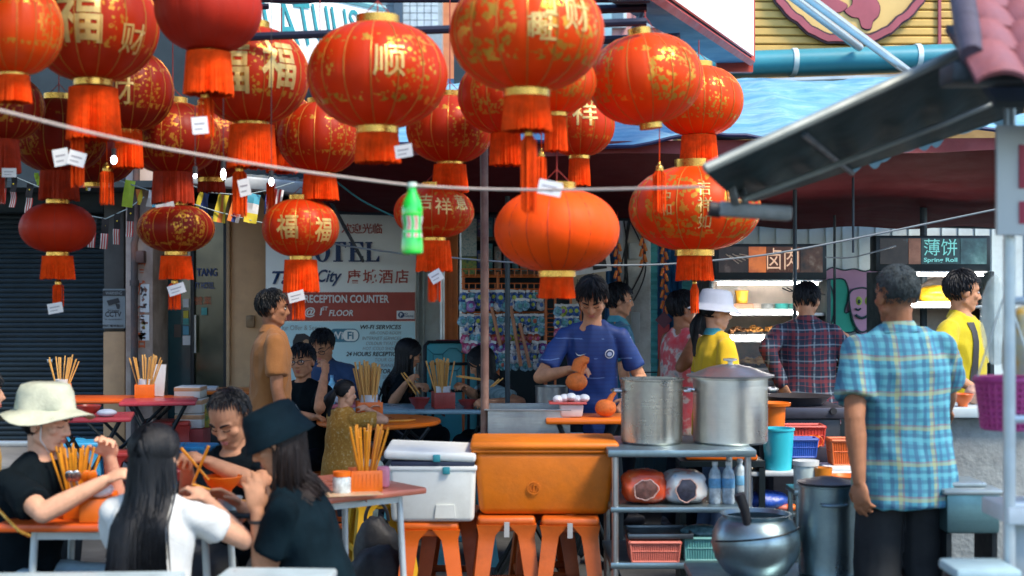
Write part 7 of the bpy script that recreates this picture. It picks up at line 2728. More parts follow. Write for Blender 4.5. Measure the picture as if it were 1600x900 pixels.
b.box((X(712, 11.75), 11.76, (Z(531, 11.7) + .12) / 2), (X(750, 11.7) - X(686, 11.7), .03, Z(531, 11.7) - .12), bev=.012)
tag(b.out('folded_table', M('folded_crimson', (0.20, 0.02, 0.04), .4), origin=(X(712, 11.7), 11.75, .12)), 'folded dark crimson table edge showing behind the turquoise one', 'table')

# pale table corner at the very front left and its chair
FT = folding_table('pale blue-white table edge at the very bottom left', X(60, 4.0), 3.98, .72, .62, M('tabletop_pale', (0.46, 0.58, 0.60), .35), 0.05, z=.745)
FT2 = folding_table('pale blue table corner at the bottom right of the seated woman', X(415, 4.15), 4.12, .34, .5, M('tabletop_pale', (0.46, 0.58, 0.60), .35), -.06, z=.742)

# ================================================================== COOLERS, STEEL TABLE, POTS
for i, (px, d_, rz, mt, lab) in enumerate(((672, 6.75, .05, ORS, 'orange plastic stool under the left of the white cooler'), (706, 7.05, -.05, ORS_D, 'orange plastic stool behind, under the right of the white cooler'), (790, 6.75, .04, ORS_D, 'worn orange stool with grey tape under the left half of the orange cooler'), (891, 6.72, -.04, ORS_D, 'worn orange stool with tape under the right half of the orange cooler'), (850, 7.1, .1, ORS_D, 'worn stool at the back under the middle of the orange cooler'))):
	s_ = stool(lab, X(px, d_), d_ + .02, mt, rz, .505 if i < 2 else .53, 'stools under the coolers', .27)
	if i in (2, 3):
		b = B()
		b.box((.0, -.150, .475), (.024, .006, .07))
		b.out('tape', M('duct_tape', (0.35, 0.36, 0.36), .5), s_, local=True)
wc = thing('cool_box', 'white cooler with its lid ajar and teal latches on the orange stools', 'cooler', (X(678, 6.75), 6.8, .508))
CW = M('cooler_white', (.74, .77, .72), .5, 0, .05, 5, 0, 60, .4, dirt=(.52, .52, .46), dirt_amt=.5)
b = B()
b.box((0, 0, .13), (.405, .36, .26), bev=.022, seg=3, taper=.95)
b.box((0, 0, .250), (.415, .37, .022), bev=.008)
b.out('body', CW, wc, local=True)
b = B()
b.box((0, 0, .272), (.39, .345, .022), bev=.004)  # dark slab filling the lid gap, stands in for the shaded inside
b.out('lid_gap_shade', M('gap_shade_dark', (.02, .03, .06), .5), wc, local=True)
b = B()
b.box((-.012, .01, .313), (.43, .38, .042), bev=.016, seg=3, rot=(R(2.0), R(2.2), 0))
b.out('lid', CW, wc, local=True)
TEALP = M('latch_teal', (.03, .28, .32), .4)
for (x_, z_, y_) in ((.02, .30, -.186), (.065, .243, -.19)):
	b = B()
	b.box((x_, y_, z_), (.034, .014, .034), bev=.004)
	b.out('latch', TEALP, wc, local=True)
b = B()
b.prism([(-.05, -.03), (.05, -.03), (.042, .032), (-.042, .032)], .008, Matrix.Translation((.06, -.174, .05)) @ FACE)
b.out('grip', CW, wc, local=True)
oc = thing('cool_box', 'large scuffed orange cooler with closed lid on worn orange stools', 'cooler', (X(850, 6.75), 6.86, .533))
COR = M('cooler_orange', (.60, .155, .005), .45, 0, .12, 6, .10, 70, .4, dirt=(.42, .12, .008), dirt_amt=.8)
b = B()
b.box((0, 0, .152), (.665, .40, .304), bev=.035, seg=4, taper=.915)
b.out('body', COR, oc, local=True)
b = B()
b.box((0, 0, .325), (.70, .43, .040), bev=.018, seg=3)
b.box((0, 0, .302), (.685, .415, .012), bev=.004)
b.out('lid', COR, oc, local=True)
b = B()
n_ = 28
for (r0, r1) in ((.026, .030), (.016, .018)):
	rings = []
	for (r_, y_) in ((r1, -.1995), (r1, -.203), (r0, -.203), (r0, -.1995)):
		rings.append([V((-.05 + r_ * math.cos(t), y_ + .004, .13 + r_ * math.sin(t))) for t in [2 * math.pi * i / n_ for i in range(n_)]])
	b.ring_loft(rings, True, False)
b.tube([(-.05, -.2, .118), (-.05, -.2, .138)], .003, 6)
b.tube([(-.05, -.2, .138), (-.044, -.2, .143)], .003, 6)
b.out('moulded_emblem', COR, oc, local=True)
# big steel basin behind
bs_ = thing('steel_basin', 'rectangular steel basin standing behind the orange cooler', 'basin', (X(826, 7.7), 7.75, .79))
SB = STEEL('basin_steel', (.42, .46, .47), .35)
b = B()
for (a_, c_) in (((-.215, -.19), (.215, -.19)), ((.215, -.19), (.215, .19)), ((.215, .19), (-.215, .19)), ((-.215, .19), (-.215, -.19))):
	p, q = V((*a_, 0)), V((*c_, 0))
	dv = (q - p)
	b.box(((p + q) / 2 + V((0, 0, .08))), (dv.length + .004, .008, .16), rot=(0, 0, math.atan2(dv.y, dv.x)))
	b.box(((p + q) / 2 * 1.05 + V((0, 0, .162))), (dv.length + .02, .026, .008), rot=(0, 0, math.atan2(dv.y, dv.x)), bev=.003)
b.box((0, 0, .005), (.42, .37, .006))
b.out('tub', SB, bs_, local=True)
folding_table('low table under the steel basin', X(830, 7.75), 7.78, .6, .45, TOPB, 0, .788)
T11 = folding_table('orange topped work table in front of the jersey man', X(925, 7.6), 7.66, .5, .36, TOPO, 0, z=Z(654, 7.5))
zt = Z(654, 7.5) + .002
ft = thing('food_tub', 'white tub with red rim holding wrapped noodles beside the gourd', 'tub', (X(893, 7.55), 7.6, zt))
b = B()
b.box((0, 0, .035), (.13, .13, .07), bev=.012, taper=.88)
b.out('body', M('tub_white', (.60, .56, .54), .5), ft, local=True)
b = B()
b.box((-.02, 0, .075), (.20, .16, .010), bev=.004)
b.out('rim', M('rim_pink', (.50, .08, .07), .4), ft, local=True)
b = B()
for i in range(5):
	b.sph((-.07 + .035 * i, .01 * (i % 2), .092 + .006 * (i % 3)), (.03, .045, .022), None, 12, 8)
b.out('wrapped_food', PAPER, ft, local=True)

def gourd(label, x, y, z, s, tilt=0.0):
	t_ = thing('sponge_gourd', label, 'gourd', (x, y, z), tilt)
	b = B()
	vs = b.sph((0, 0, .05 * s), (.062 * s, .05 * s, .05 * s), None, 26, 16)
	for v in vs:
		v.co *= 1 + .05 * noise.noise(v.co * 30) + .02 * noise.noise(v.co * 90)
		v.co.z = max(.001, v.co.z)
	b.out('body', M('gourd_orange', (.66, .15, .015), .6, 0, .2, 40, .8, 160), t_, local=True)
	b = B()
	b.tube([(.02 * s, 0, .09 * s), (.035 * s, 0, .12 * s), (.05 * s, 0, .135 * s), (.05 * s, .0, .155 * s)], [.02 * s, .015 * s, .012 * s, .009 * s], 10)
	b.out('neck', M('gourd_orange', (.66, .15, .015), .6, 0, .2, 40, .8, 160), t_, local=True)
	return t_

gourd('rough orange gourd lying on the orange table by the big pot', X(948, 7.5), 7.58, zt, .93)
simple('steel_pot', 'straight sided steel pot behind the jersey man at his right', 'pot', lambda b: b.lathe([(0, 0), (.11, 0), (.112, .17), (.118, .172), (.108, .172), (.106, .01), (0, .01)], 32), STEEL('pot_small', (.42, .44, .45), .3), (X(862, 9.8), 9.8, .753))
folding_table('crimson topped table behind the jersey man', X(866, 9.8), 9.85, .62, .5, TOPM, 0.0)
simple('paper_cup', 'small white cup on the table edge behind the iron pole', 'cup', lambda b: b.lathe([(0, 0), (.028, 0), (.036, .06), (.033, .06), (.026, .004), (0, .004)], 20), PAPER, (X(846, 9.6), 9.62, .753))

# ---- steel work table with two shelves
ST_ = STEEL('table_steel', (.34, .46, .50), .30, dirt=.3)
sx0, sx1, sy0, sy1 = X(950, 6.5), X(1182, 6.5), 6.5, 7.12
SZ = Z(703, 6.5)
stt = thing('steel_table', 'stainless work table with two lower shelves carrying the two big pots', 'table', ((sx0 + sx1) / 2, (sy0 + sy1) / 2, 0))
for nm, z_, t_ in (('tabletop', SZ, .034), ('shelf', Z(793, 6.5), .026), ('shelf', Z(880, 6.5), .03)):
	b = B()
	i_ = 0 if nm == 'tabletop' else .012
	b.box(((sx0 + sx1) / 2, (sy0 + sy1) / 2, z_ - t_ / 2), (sx1 - sx0 - 2 * i_, sy1 - sy0 - 2 * i_, t_), bev=.005)
	b.out(nm, ST_, stt)
for x_ in (sx0 + .035, sx1 - .035):
	for y_ in (sy0 + .03, sy1 - .03):
		b = B()
		b.tube([(x_, y_, 0.0), (x_, y_, SZ - .034)], .016, 12)
		b.out('leg', STEEL('leg_steel', (.62, .63, .63), .25), stt)

def stockpot(label, x, y, z, r, h, mat, lid=False, handles=True, open_=False):
	t_ = thing('stock_pot', label, 'pot', (x, y, z))
	b = B()
	b.lathe([(0, 0), (r - .008, 0), (r, .010), (r, h - .006), (r + .008, h - .003), (r + .008, h + .002), (r - .004, h + .002), (r - .006, .012), (0, .012)], 48)
	b.out('body', mat, t_, local=True)
	if handles:
		for s_ in (-1, 1):
			b = B()
			a0 = 0.0 if not open_ else -1.57 + .0
			ca, sa = (s_, 0) if not open_ else (0, s_)
			pts = [V((ca * (r + q), sa * (r + q), h * .82)) + V((-sa, ca, 0)) * w_ for q, w_ in ((0, -.05), (.03, -.05), (.042, -.03), (.042, .03), (.03, .05), (0, .05))]
			b.tube(pts, .007, 8)
			b.out('handle', mat, t_, local=True)
	if lid:
		b = B()
		b.lathe([(r * .95, h + .004), (r + .03, h + .003), (r + .032, h + .012), (r * .96, h + .020), (r * .6, h + .046), (r * .25, h + .060), (0, h + .062)], 48)
		b.out('lid', STEEL('lid_steel', (.66, .68, .70), .25), t_, local=True)
		b = B()
		b.lathe([(.012, h + .060), (.012, h + .075), (.034, h + .080), (.034, h + .088), (0, h + .092)], 20)
		b.out('lid_knob', STEEL('lid_steel', (.66, .68, .70), .25), t_, local=True)
	return t_

P1M = STEEL('pot_steel_dark', (.55, .54, .50), .17, dirt=.3, amt=.4)
P2M = STEEL('pot_steel_pale', (.78, .77, .72), .24, dirt=.3, amt=.25)
stockpot('tall shiny stock pot without lid, left one on the steel table', X(1019, 6.78), 6.80, SZ + .001, .147, .305, P1M)
stockpot('larger pale stock pot with a domed lid, right one on the steel table', X(1141, 6.82), 6.82, SZ + .001, .178, .312, P2M, lid=True)
# things on the shelves
z1 = Z(793, 6.5) + .001
z2 = Z(880, 6.5) + .001

def wrapped(label, x, y, z, w, h, dpt, mats, seed):
	"""soft plastic wrapped bundle with a torn oval hole showing what is inside"""
	t_ = thing('wrapped_bundle', label, 'packet', (x, y, z))
	b = B()
	vs = b.sph((0, 0, h / 2), (w / 2, dpt / 2, h / 2), None, 36, 22)
	for v in vs:
		p = v.co - V((0, 0, h / 2))
		for ax, s_ in ((0, w / 2), (1, dpt / 2), (2, h / 2)):
			q = p[ax] / s_
			p[ax] = math.copysign(abs(q) ** .55, q) * s_
		n_ = noise.noise(p * 18 + V((seed, 0, 0))) * .17 + noise.noise(p * 45 + V((0, seed, 0))) * .08
		top = max(0, p.z / h)
		v.co = V((p.x * (1 + n_) * (1 - .25 * top), p.y * (1 + n_ * .5), max(.0, p.z + h / 2 + n_ * .03)))
	b.out('wrapper', mats[0], t_, local=True)
	b = B()
	y_ = -dpt / 2 - .006
	b.lathe([(0, 0), (.028, 0), (.045, .003), (.038, .008), (0, .006)], 28, (.0, y_ + .008, h * .46), lambda r, a, z: r * (1.1 + .10 * math.sin(2 * a + seed)), 0, FACE)
	b.out('torn_hole', mats[1], t_, local=True)
	b = B()
	b.tube([(.047 * math.cos(a) * (1.1 + .1 * math.sin(2 * a + seed) + .10 * math.sin(5 * a + seed)), y_ + .003, h * .46 + .045 * math.sin(a) * (1.1 + .1 * math.sin(2 * a + seed) + .08 * math.sin(7 * a))) for a in [2 * math.pi * i / 26 for i in range(27)]], .0032, 5, 0, False)
	b.out('torn_edge', M('film_pale', (.52, .34, .30), .25, 0, .4, 40), t_, local=True)
	return t_

def film(name, stops, scale, seed):
	m = printed(name, stops, scale, seed, .22)
	return m

wrapped('orange wrapped bundle with a torn hole on the middle shelf', X(1008, 6.6), 6.66, z1, .205, .155, .2, (film('film_orange', [(0.3, (.55, .05, .02)), (.55, (.68, .10, .03)), (.66, (.68, .14, .04)), (.74, (.6, .5, .45))], 11, 1), M('hole_brown', (.12, .05, .04), .5, 0, .5, 40)), 1)
wrapped('blue and white wrapped bundle with a dark torn hole on the middle shelf', X(1071, 6.6), 6.66, z1, .205, .15, .2, (film('film_blue', [(0.3, (.60, .10, .05)), (.40, (.6, .58, .56)), (.55, (.50, .58, .62)), (.62, (.08, .32, .52)), (.72, (.08, .32, .52))], 9, 4), M('hole_dark', (.03, .03, .05), .4, 0, .5, 40)), 5)
PET = M('pet_clear', (.42, .52, .58), .15, 0, .4, 30, 0, 60, .7)
for i, (px, dd, lab) in enumerate(((1117, 6.62, 'clear water bottle on the middle shelf, left one'), (1138, 6.62, 'clear water bottle on the middle shelf, middle one'), (1156, 6.72, 'clear water bottle on the middle shelf, right one behind'))):
	t_ = thing('water_bottle', lab, 'bottle', (X(px, dd), dd, z1), 0, 'water bottles on the shelf')
	b = B()
	b.lathe([(0, 0), (.026, 0), (.030, .01), (.028, .04), (.030, .06), (.028, .085), (.030, .105), (.030, .13), (.022, .155), (.012, .168), (.012, .178), (0, .178)], 22)
	b.out('body', PET, t_, local=True)
	b = B()
	b.lathe([(.0305, .075), (.0305, .118), (.029, .12), (.029, .074)], 22, (0, 0, 0), None, 0, None, False)
	b.out('label', M('label_blue', (.12, .34, .55), .4, 0, .3, 30), t_, local=True)
	b = B()
	b.cyl((0, 0, .178), (0, 0, .195), .014, .014, 14)
	b.out('cap', PAPER, t_, local=True)

def basket(label, x, y, z, w, dpt, h, mat, ribs=18, taper=.86, rz=0.0, name='plastic_basket', solid=False):
	"""rectangular plastic basket with slotted walls and a rolled rim"""
	t_ = thing(name, label, 'basket', (x, y, z), rz)
	b = B()

	def corner(f, zz):
		k_ = taper + (1 - taper) * f
		return [V((s_ * w / 2 * k_, q * dpt / 2 * k_, zz)) for s_, q in ((-1, -1), (1, -1), (1, 1), (-1, 1))]
	lo, hi = corner(0, 0), corner(1, h)
	b.poly([p + V((0, 0, .004)) for p in lo])
	for i in range(4):
		a_, c_ = lo[i], lo[(i + 1) % 4]
		A_, C_ = hi[i], hi[(i + 1) % 4]
		n = ribs if i % 2 == 0 else max(5, int(ribs * dpt / w))
		b.tube([a_, c_], .006, 5)
		b.tube([A_, C_], .009, 6)
		b.tube([a_, A_], .006, 5)
		if solid:
			nn = V((0, 0, 0))
			b.poly([a_, c_, C_, A_])
		for k_ in range(1, n):
			f = k_ / n
			b.tube([a_.lerp(c_, f), A_.lerp(C_, f)], .0038 if not solid else .003, 4)
		b.tube([a_.lerp(A_, .55), c_.lerp(C_, .55)], .004, 4)
	b.out('weave', mat, t_, local=True)
	return t_

CORAL = M('basket_coral', (.62, .17, .12), .45, 0, .08, 10)
basket('coral plastic basket under the black tray on the bottom shelf', X(1023, 6.55), 6.62, z2, .23, .2, .088, CORAL, 22, .92, 0, solid=True)
TEB = M('basket_teal', (.10, .32, .32), .45, 0, .1, 10)
basket('teal plastic basket on the bottom shelf beside the coral one', X(1098, 6.58), 6.66, z2, .17, .2, .10, TEB, 14, .94, 0, solid=True)
simple('serving_tray', 'black and steel serving tray resting on the coral basket', 'tray', lambda b: (b.box((0, 0, .006), (.28, .24, .008), bev=.003), [b.box(c_, s_, bev=.004) for c_, s_ in (((0, -.125, .016), (.30, .014, .024)), ((0, .125, .016), (.30, .014, .024)), ((-.145, 0, .017), (.014, .24, .024)), ((.145, 0, .017), (.014, .24, .024)))]), STEEL('tray_steel', (.16, .19, .21), .28), (X(1030, 6.6), 6.66, z2 + .099))
simple('plastic_bag', 'clear plastic bag bundle over the teal basket', 'bag', lambda b: bag_shape(b, .19, .06, .18, 12), M('bag_teal', (.10, .20, .22), .2, 0, .5, 25, .5, 40), (X(1098, 6.6), 6.68, z2 + .085))
# orange tray hanging under the table top at the back
simple('orange_tray', 'long orange tray under the back of the steel table top', 'tray', lambda b: b.box((0, 0, .014), (.36, .16, .028), bev=.008), HOLD, (X(1133, 7.1), 7.28, Z(721, 7.15)))
simple('dark_rack', 'dark low rack holding the orange tray behind the steel table', 'rack', lambda b: [b.box((x_, 0, .34), (.03, .2, .68)) for x_ in (-.2, .2)] + [b.box((0, 0, .70), (.43, .2, .03))], CAB, (X(1133, 7.1), 7.28, Z(721, 7.15) - .717))

# ---- round wok pot and tall pot on a low bench
bn = thing('low_bench', 'low steel bench under the round pot and the tall pot', 'bench', (X(1215, 5.95), 5.95, 0))
b = B()
b.box((X(1215, 5.95), 5.97, .385), (.72, .5, .03), bev=.006)
b.out('top', ST_, bn)
for s_ in (-1, 1):
	for q in (-1, 1):
		b = B()
		b.tube([(X(1215, 5.95) + s_ * .32, 5.97 + q * .2, 0), (X(1215, 5.95) + s_ * .32, 5.97 + q * .2, .37)], .016, 10)
		b.out('leg', ST_, bn)
kp = thing('round_pot', 'round bellied steel pot with black handle standing at the front', 'pot', (X(1181, 5.9), 5.9, .401))
b = B()
RP = STEEL('pot_round', (.34, .46, .50), .27, dirt=.2, amt=.4)
b.lathe([(0, 0), (.09, 0), (.13, .025), (.168, .08), (.184, .14), (.178, .19), (.155, .235), (.135, .25), (.142, .262), (.148, .266), (.136, .266), (.126, .25), (.15, .22), (.165, .14), (0, .02)], 52)
b.out('body', RP, kp, local=True)
b = B()
b.tube([(-.055, -.125, .235), (-.068, -.135, .30), (-.092, -.14, .365)], [.017, .02, .022], 12)
b.out('handle', M('handle_black', (.015, .015, .018), .45), kp, local=True)
b = B()
for i in range(13):
	pass
b.tube([(.186 * math.cos(R(200 + 11 * i)), .186 * math.sin(R(200 + 11 * i)), .16 + .06 * (i / 12)) for i in range(13)], .004, 6)
b.out('bail_wire', LEGM, kp, local=True)
stockpot('tall dented steel pot with side handle at the plaid shirt man', X(1294, 5.95), 5.97, .401, .118, .375, STEEL('pot_tall', (.30, .42, .46), .24, dirt=.3, amt=.4), handles=True, open_=True)
lad = thing('steel_ladle', 'steel ladle handle and lid edge on top of the tall pot', 'lid', (X(1294, 5.95), 5.97, .778))
b = B()
b.lathe([(.0, .0), (.10, .002), (.121, .004), (.123, .01), (.10, .014), (.03, .03), (0, .03)], 36)
b.out('lid', STEEL('lid_dark', (.14, .16, .18), .3), lad, local=True)

# ---- washing up corner: white shelf with buckets and baskets
WS = 7.2
ws = thing('white_shelf', 'white plastic shelf table carrying cyan bucket, jars and baskets', 'table', (X(1265, WS), WS + .2, 0))
b = B()
zw = Z(737, WS)
b.box((X(1265, WS), WS + .22, zw - .012), (X(1352, WS) - X(1168, WS), .46, .024), bev=.006)
b.out('top', M('shelf_white', (.58, .64, .66), .4), ws)
b = B()
b.box((X(1265, WS), WS + .22, zw - .22), (X(1352, WS) - X(1172, WS), .44, .02), bev=.004)
b.out('shelf', ST_, ws)
for px in (1174, 1346):
	for y_ in (WS + .03, WS + .41):
		b = B()
		b.tube([(X(px, WS), y_, 0), (X(px, WS), y_, zw - .024)], .014, 8)
		b.out('leg', M('shelf_white', (.58, .64, .66), .4), ws)
CY = M('bucket_cyan', (.03, .48, .58), .4, 0, .05, 6)
simple('bucket', 'bright cyan plastic bucket in front of the washing baskets', 'bucket', lambda b: b.lathe([(0, 0), (.066, 0), (.080, .20), (.085, .202), (.085, .212), (.078, .212), (.064, .006), (0, .006)], 40), CY, (X(1221, WS), WS + .09, zw + .001))
crate = thing('dish_crate', 'dark crate stacked at the back of the white shelf', 'crate', (X(1262, WS + .3), WS + .34, zw + .001))
b = B()
b.box((0, 0, .0475), (.40, .16, .095), bev=.006)
b.out('body', M('crate_dark', (.03, .03, .05), .5), crate, local=True)
basket('blue plastic basket behind the cyan bucket', X(1262, WS), WS + .14, zw + .062, .14, .1, .09, M('basket_blue', (.03, .09, .40), .4), 12, .85, solid=True)
simple('basket_stand', 'small dark block under the blue basket', 'box', lambda b: b.box((0, 0, .03), (.12, .09, .058), bev=.003), CAB, (X(1262, WS), WS + .14, zw + .001))
basket('red orange basket with a mug above the blue basket', X(1257, WS + .3), WS + .35, zw + .098, .21, .14, .10, M('basket_red', (.55, .06, .04), .4), 12, .9, solid=True)
simple('mug', 'orange enamel mug with wire handle standing at the red basket', 'mug', lambda b: (b.lathe([(0, 0), (.026, 0), (.028, .06), (.025, .06), (.023, .004), (0, .004)], 20), b.tube([(.026 + .02 * math.sin(a), 0, .03 - .024 * math.cos(a)) for a in [math.pi * i / 10 for i in range(11)]], .003, 6)), HOLD, (X(1272, WS + .25), WS + .25, zw + .097))
simple('orange_pail', 'orange funnel shaped pail with wide rim beside the pale pot', 'pail', lambda b: b.lathe([(0, 0), (.056, 0), (.062, .12), (.086, .125), (.09, .14), (.084, .142), (.06, .125), (.05, .006), (0, .006)], 36), HOLD, (X(1211, WS + .2), WS + .24, zw + .10 + .09))
simple('pail_stand', 'dark pail stand behind the cyan bucket', 'box', lambda b: b.box((0, 0, .093), (.12, .1, .186), bev=.004), CAB, (X(1209, WS + .2), WS + .24, zw + .001))
basket('orange basket with white print at the plaid man', X(1327, WS), WS + .12, zw + .025, .15, .13, .125, M('basket_orange', (.68, .14, .03), .4), 12, .84, solid=True)
write('猪', (X(1338, WS), WS + .045, zw + .085), .035, PRINT_WHITE, ws)
simple('basket_block', 'white slab under the orange basket', 'slab', lambda b: b.box((0, 0, .011), (.2, .16, .022), bev=.003), PAPER, (X(1322, WS), WS + .12, zw + .001))
jr = thing('storage_jar', 'pale translucent jar with lid in front of the blue basket', 'jar', (X(1259, 6.7), 6.7, .66))
b = B()
b.lathe([(0, 0), (.055, 0), (.058, .09), (.055, .105), (0, .105)], 32)
b.out('body', M('jar_pale', (.42, .52, .52), .2, 0, .2, 10), jr, local=True)
b = B()
b.lathe([(.05, .105), (.062, .106), (.062, .128), (0, .130)], 32)
b.out('lid', M('jar_lid', (.58, .64, .64), .35), jr, local=True)
simple('orange_cup', 'orange cup standing between the pale jar and the tall pot', 'cup', lambda b: b.lathe([(0, 0), (.036, 0), (.043, .10), (.040, .10), (.033, .005), (0, .005)], 28), M('cup_orange', (.68, .22, .02), .4), (X(1286, 6.66), 6.66, .66))
bowl('shallow orange bowl beside the arm of the plaid shirt man', X(1325, 6.68), 6.72, .66, .075, .055, HOLD)
simple('side_table', 'narrow steel side table under the jar and the orange cup', 'table', lambda b: [b.box((0, 0, .647), (.34, .22, .024), bev=.004)] + [b.tube([(x_, y_, 0), (x_, y_, .64)], .012, 8) for x_ in (-.15, .15) for y_ in (-.09, .09)], ST_, (X(1292, 6.7), 6.72, 0))
simple('plastic_bag', 'crumpled bright blue plastic bag on the shelf below the cyan bucket', 'bag', lambda b: bag_shape(b, .26, .10, .2, 21), M('bag_blue', (.02, .08, .42), .3, 0, .3, 12, .5, 40), (X(1200, WS), WS + .1, zw - .209))
for i, px in enumerate((1225, 1238)):
	simple('scoop', ['coral scoop lying on the shelf below the bucket', 'orange scoop lying on the shelf below the bucket'][i], 'scoop', lambda b: (b.sph((0, 0, .02), (.04, .03, .02), None, 14, 8), b.tube([(.03, 0, .02), (.09, .0, .03)], .008, 6)), [CORAL, HOLD][i], (X(px, WS), WS + .05, zw - .209))

# black bags and yellow stool behind the coral table
simple('shoulder_bag', 'large black bag standing on the ground under the coral table', 'bag', lambda b: bag_shape(b, .30, .34, .2, 31), M('bag_black', (.012, .014, .018), .6, 0, .3, 10, .3, 40), (X(590, 6.9), 6.95, .0))
simple('shoulder_bag', 'second black bag with loop handles behind the white cooler stool', 'bag', lambda b: (bag_shape(b, .24, .42, .2, 33), b.tube([(-.06 + .06 * (1 - math.cos(a)), 0, .40 + .10 * math.sin(a)) for a in [math.pi * i / 12 for i in range(13)]], .009, 6)), M('bag_black', (.012, .014, .018), .6, 0, .3, 10, .3, 40), (X(588, 7.3), 7.32, .0))
stool('yellow plastic stool behind the black bags', X(592, 7.9), 7.9, M('stool_yellow', (.62, .36, .02), .4), .3, .46)
for i, (px, d_, lab) in enumerate(((722, 8.3, 'teal plastic stool behind the white cooler, left one'), (655, 8.6, 'teal plastic stool under the round table, right side'))):
	stool(lab, X(px, d_), d_, M('stool_teal', (.06, .28, .36), .4), .2 + i, .46)

# ================================================================== STALL ON THE RIGHT
# dark slanting awning, roof tiles, post, sign, counter
aw = thing('stall_awning', 'dark slanting stall awning seen from below on the right', 'awning', W(1400, 200, 4.4))
AN = [W(1100, 268, 3.72), W(1475, 96, 3.9), W(1600, 40, 4.0)]
AF = [W(1180, 316, 5.0), W(1480, 216, 5.3), W(1600, 176, 5.4)]
b = B()

def aw_pt(u, v):
	def pl(P_, u):
		return P_[0].lerp(P_[1], u / .75) if u < .75 else P_[1].lerp(P_[2], (u - .75) / .25)
	p, q = pl(AN, u), pl(AF, u)
	r_ = p.lerp(q, v)
	r_.z += .012 * math.sin(u * 40) * (1 - abs(2 * v - 1)) - .02 * math.sin(math.pi * v)
	return r_

b.slab(aw_pt, (0, 0, .008), 60, 12)
b.out('sheet', M('awning_dark', (.007, .032, .038), .7, 0, .35, 3, .2, 30, .2, dirt=(.014, .030, .034), dirt_amt=.5), aw)
b = B()
b.tube([aw_pt(i / 20, 0) + V((0, -.012, .006)) for i in range(21)], .014, 8)
b.out('front_pole', M('awning_edge', (.24, .27, .25), .5, .3, .2, 8), aw)
b = B()
b.tube([aw_pt(.05, .40) + V((0, 0, -.05)), aw_pt(.75, .40) + V((0, 0, -.05)), aw_pt(.92, .40) + V((0, 0, -.05))], .009, 8)
b.out('support_rod', M('awning_edge', (.24, .27, .25), .5, .3, .2, 8), aw)
for i in range(9):
	b = B()
	u0 = .35 + .07 * i + .02 * math.sin(i * 2.3)
	hs = .6 + .5 * math.sin(i * 1.7)
	b.slab(lambda u, v: aw_pt(u0 + .055 * u, 1.0) + V((0, .004, -.022 * hs * v * math.sin(math.pi * u))), (0, .003, 0), 8, 2)
	b.out('scallop', M('scallop_blue', (.20, .42, .52), .6), aw)
b = B()
q = [aw_pt(.30, .02), aw_pt(.37, .98)]
b.tube([p + V((0, 0, -.015)) for p in q], .010, 6)
b.out('cross_rod', FRAME, aw)
b = B()
e0, e1 = W(1122, 326, 4.3), W(1236, 334, 4.3)
b.box((e0 + e1) / 2, ((e1 - e0).length, .05, .045), rot=(0, R(4), 0), bev=.008)
b.tube([W(1150, 322, 4.3), W(1142, 292, 4.2)], .014, 8)
b.tube([W(1166, 322, 4.3), W(1158, 294, 4.4)], .012, 8)
b.out('bracket', M('bracket_grey', (.22, .24, .24), .5, .3, .3, 12), aw)
b = B()
b.tube([W(1108, 326, 4.3), W(1126, 329, 4.3)], .024, 10)
b.out('bracket_knob', PRINT_BLACK, aw)
# tiled roof of the stall: courses of curved tiles, each its own piece
tr = thing('tiled_roof', 'little maroon tiled roof of the stall at the top right corner', 'roof', W(1540, 90, 3.6))
TILE = M('roof_tile', (.26, .08, .08), .6, 0, .25, 9, .3, 50, .4, dirt=(.16, .09, .12), dirt_amt=.6)
_b = B()
_b.slab(lambda u, v: V(((u - .5) * .135, -.16 * v, .028 * math.sin(math.pi * u) ** .8 - .010 * v * v + .002)), (0, 0, -.012), 10, 3)
TME = _b.mesh('roof_tile', TILE)
bpnt = W(1512, 84, 3.55)
for row in range(5):
	for k_ in range(10):
		o = bpy.data.objects.new('roof_tile', TME)
		COL.objects.link(o)
		o.parent = tr
		p = bpnt + V((.055 + .118 * k_ + .028 * row, .02 + .115 * row, .012 + .075 * row)) - tr.location
		o.location = p
		o.rotation_euler = (R(33), R(random.uniform(-3, 3)), R(random.uniform(-3, 3)))
b = B()
b.tube([bpnt + V((.0 + .028 * i, -.03 + .115 * i, -.01 + .078 * i)) for i in range(6)], [.030, .034, .034, .034, .034, .034], 10)
b.out('end_ridge', M('ridge_dark', (.06, .05, .07), .6, 0, .3, 10, .3, 50), tr)
b = B()
b.box(bpnt + V((.61, .05, -.045)), (1.3, .12, .05), bev=.008)
b.box(bpnt + V((.74, .30, .02)), (1.28, .5, .02), rot=(R(33), 0, 0))
b.out('roof_board', M('board_dark', (.02, .03, .035), .6), tr)
# stall structure
sp_ = thing('food_cart', 'pale steel framed food cart with white sign at the right edge', 'cart', (X(1600, 4.2), 4.5, 0))
PCM = M('cart_steel', (.50, .58, .60), .4, .4, .1, 10)
for px, d_ in ((1577, 4.1), (1760, 4.1), (1640, 5.3)):
	b = B()
	b.tube([(X(px, d_), d_, 0), (X(px, d_), d_, Z(88, d_))], .018, 10)
	b.out('post', PCM, sp_)
for py in (470, 655, 790):
	b = B()
	b.tube([(X(1577, 4.1), 4.1, Z(py, 4.1)), (X(1760, 4.1), 4.1, Z(py, 4.1))], .012, 8)
	b.out('rail', PCM, sp_)
b = B()
b.box((X(1680, 4.1), 4.19, Z(805, 4.1)), (X(1790, 4.1) - X(1570, 4.1), .24, .05), bev=.008)
b.out('counter', M('cart_white', (.55, .62, .64), .4), sp_)
b = B()
b.box((X(1690, 4.1), 4.15, Z(860, 4.1) - .1), (X(1790, 4.1) - X(1590, 4.1), .03, .48), bev=.004)
b.out('front_panel', M('cart_panel', (.35, .42, .44), .5), sp_)
b = B()
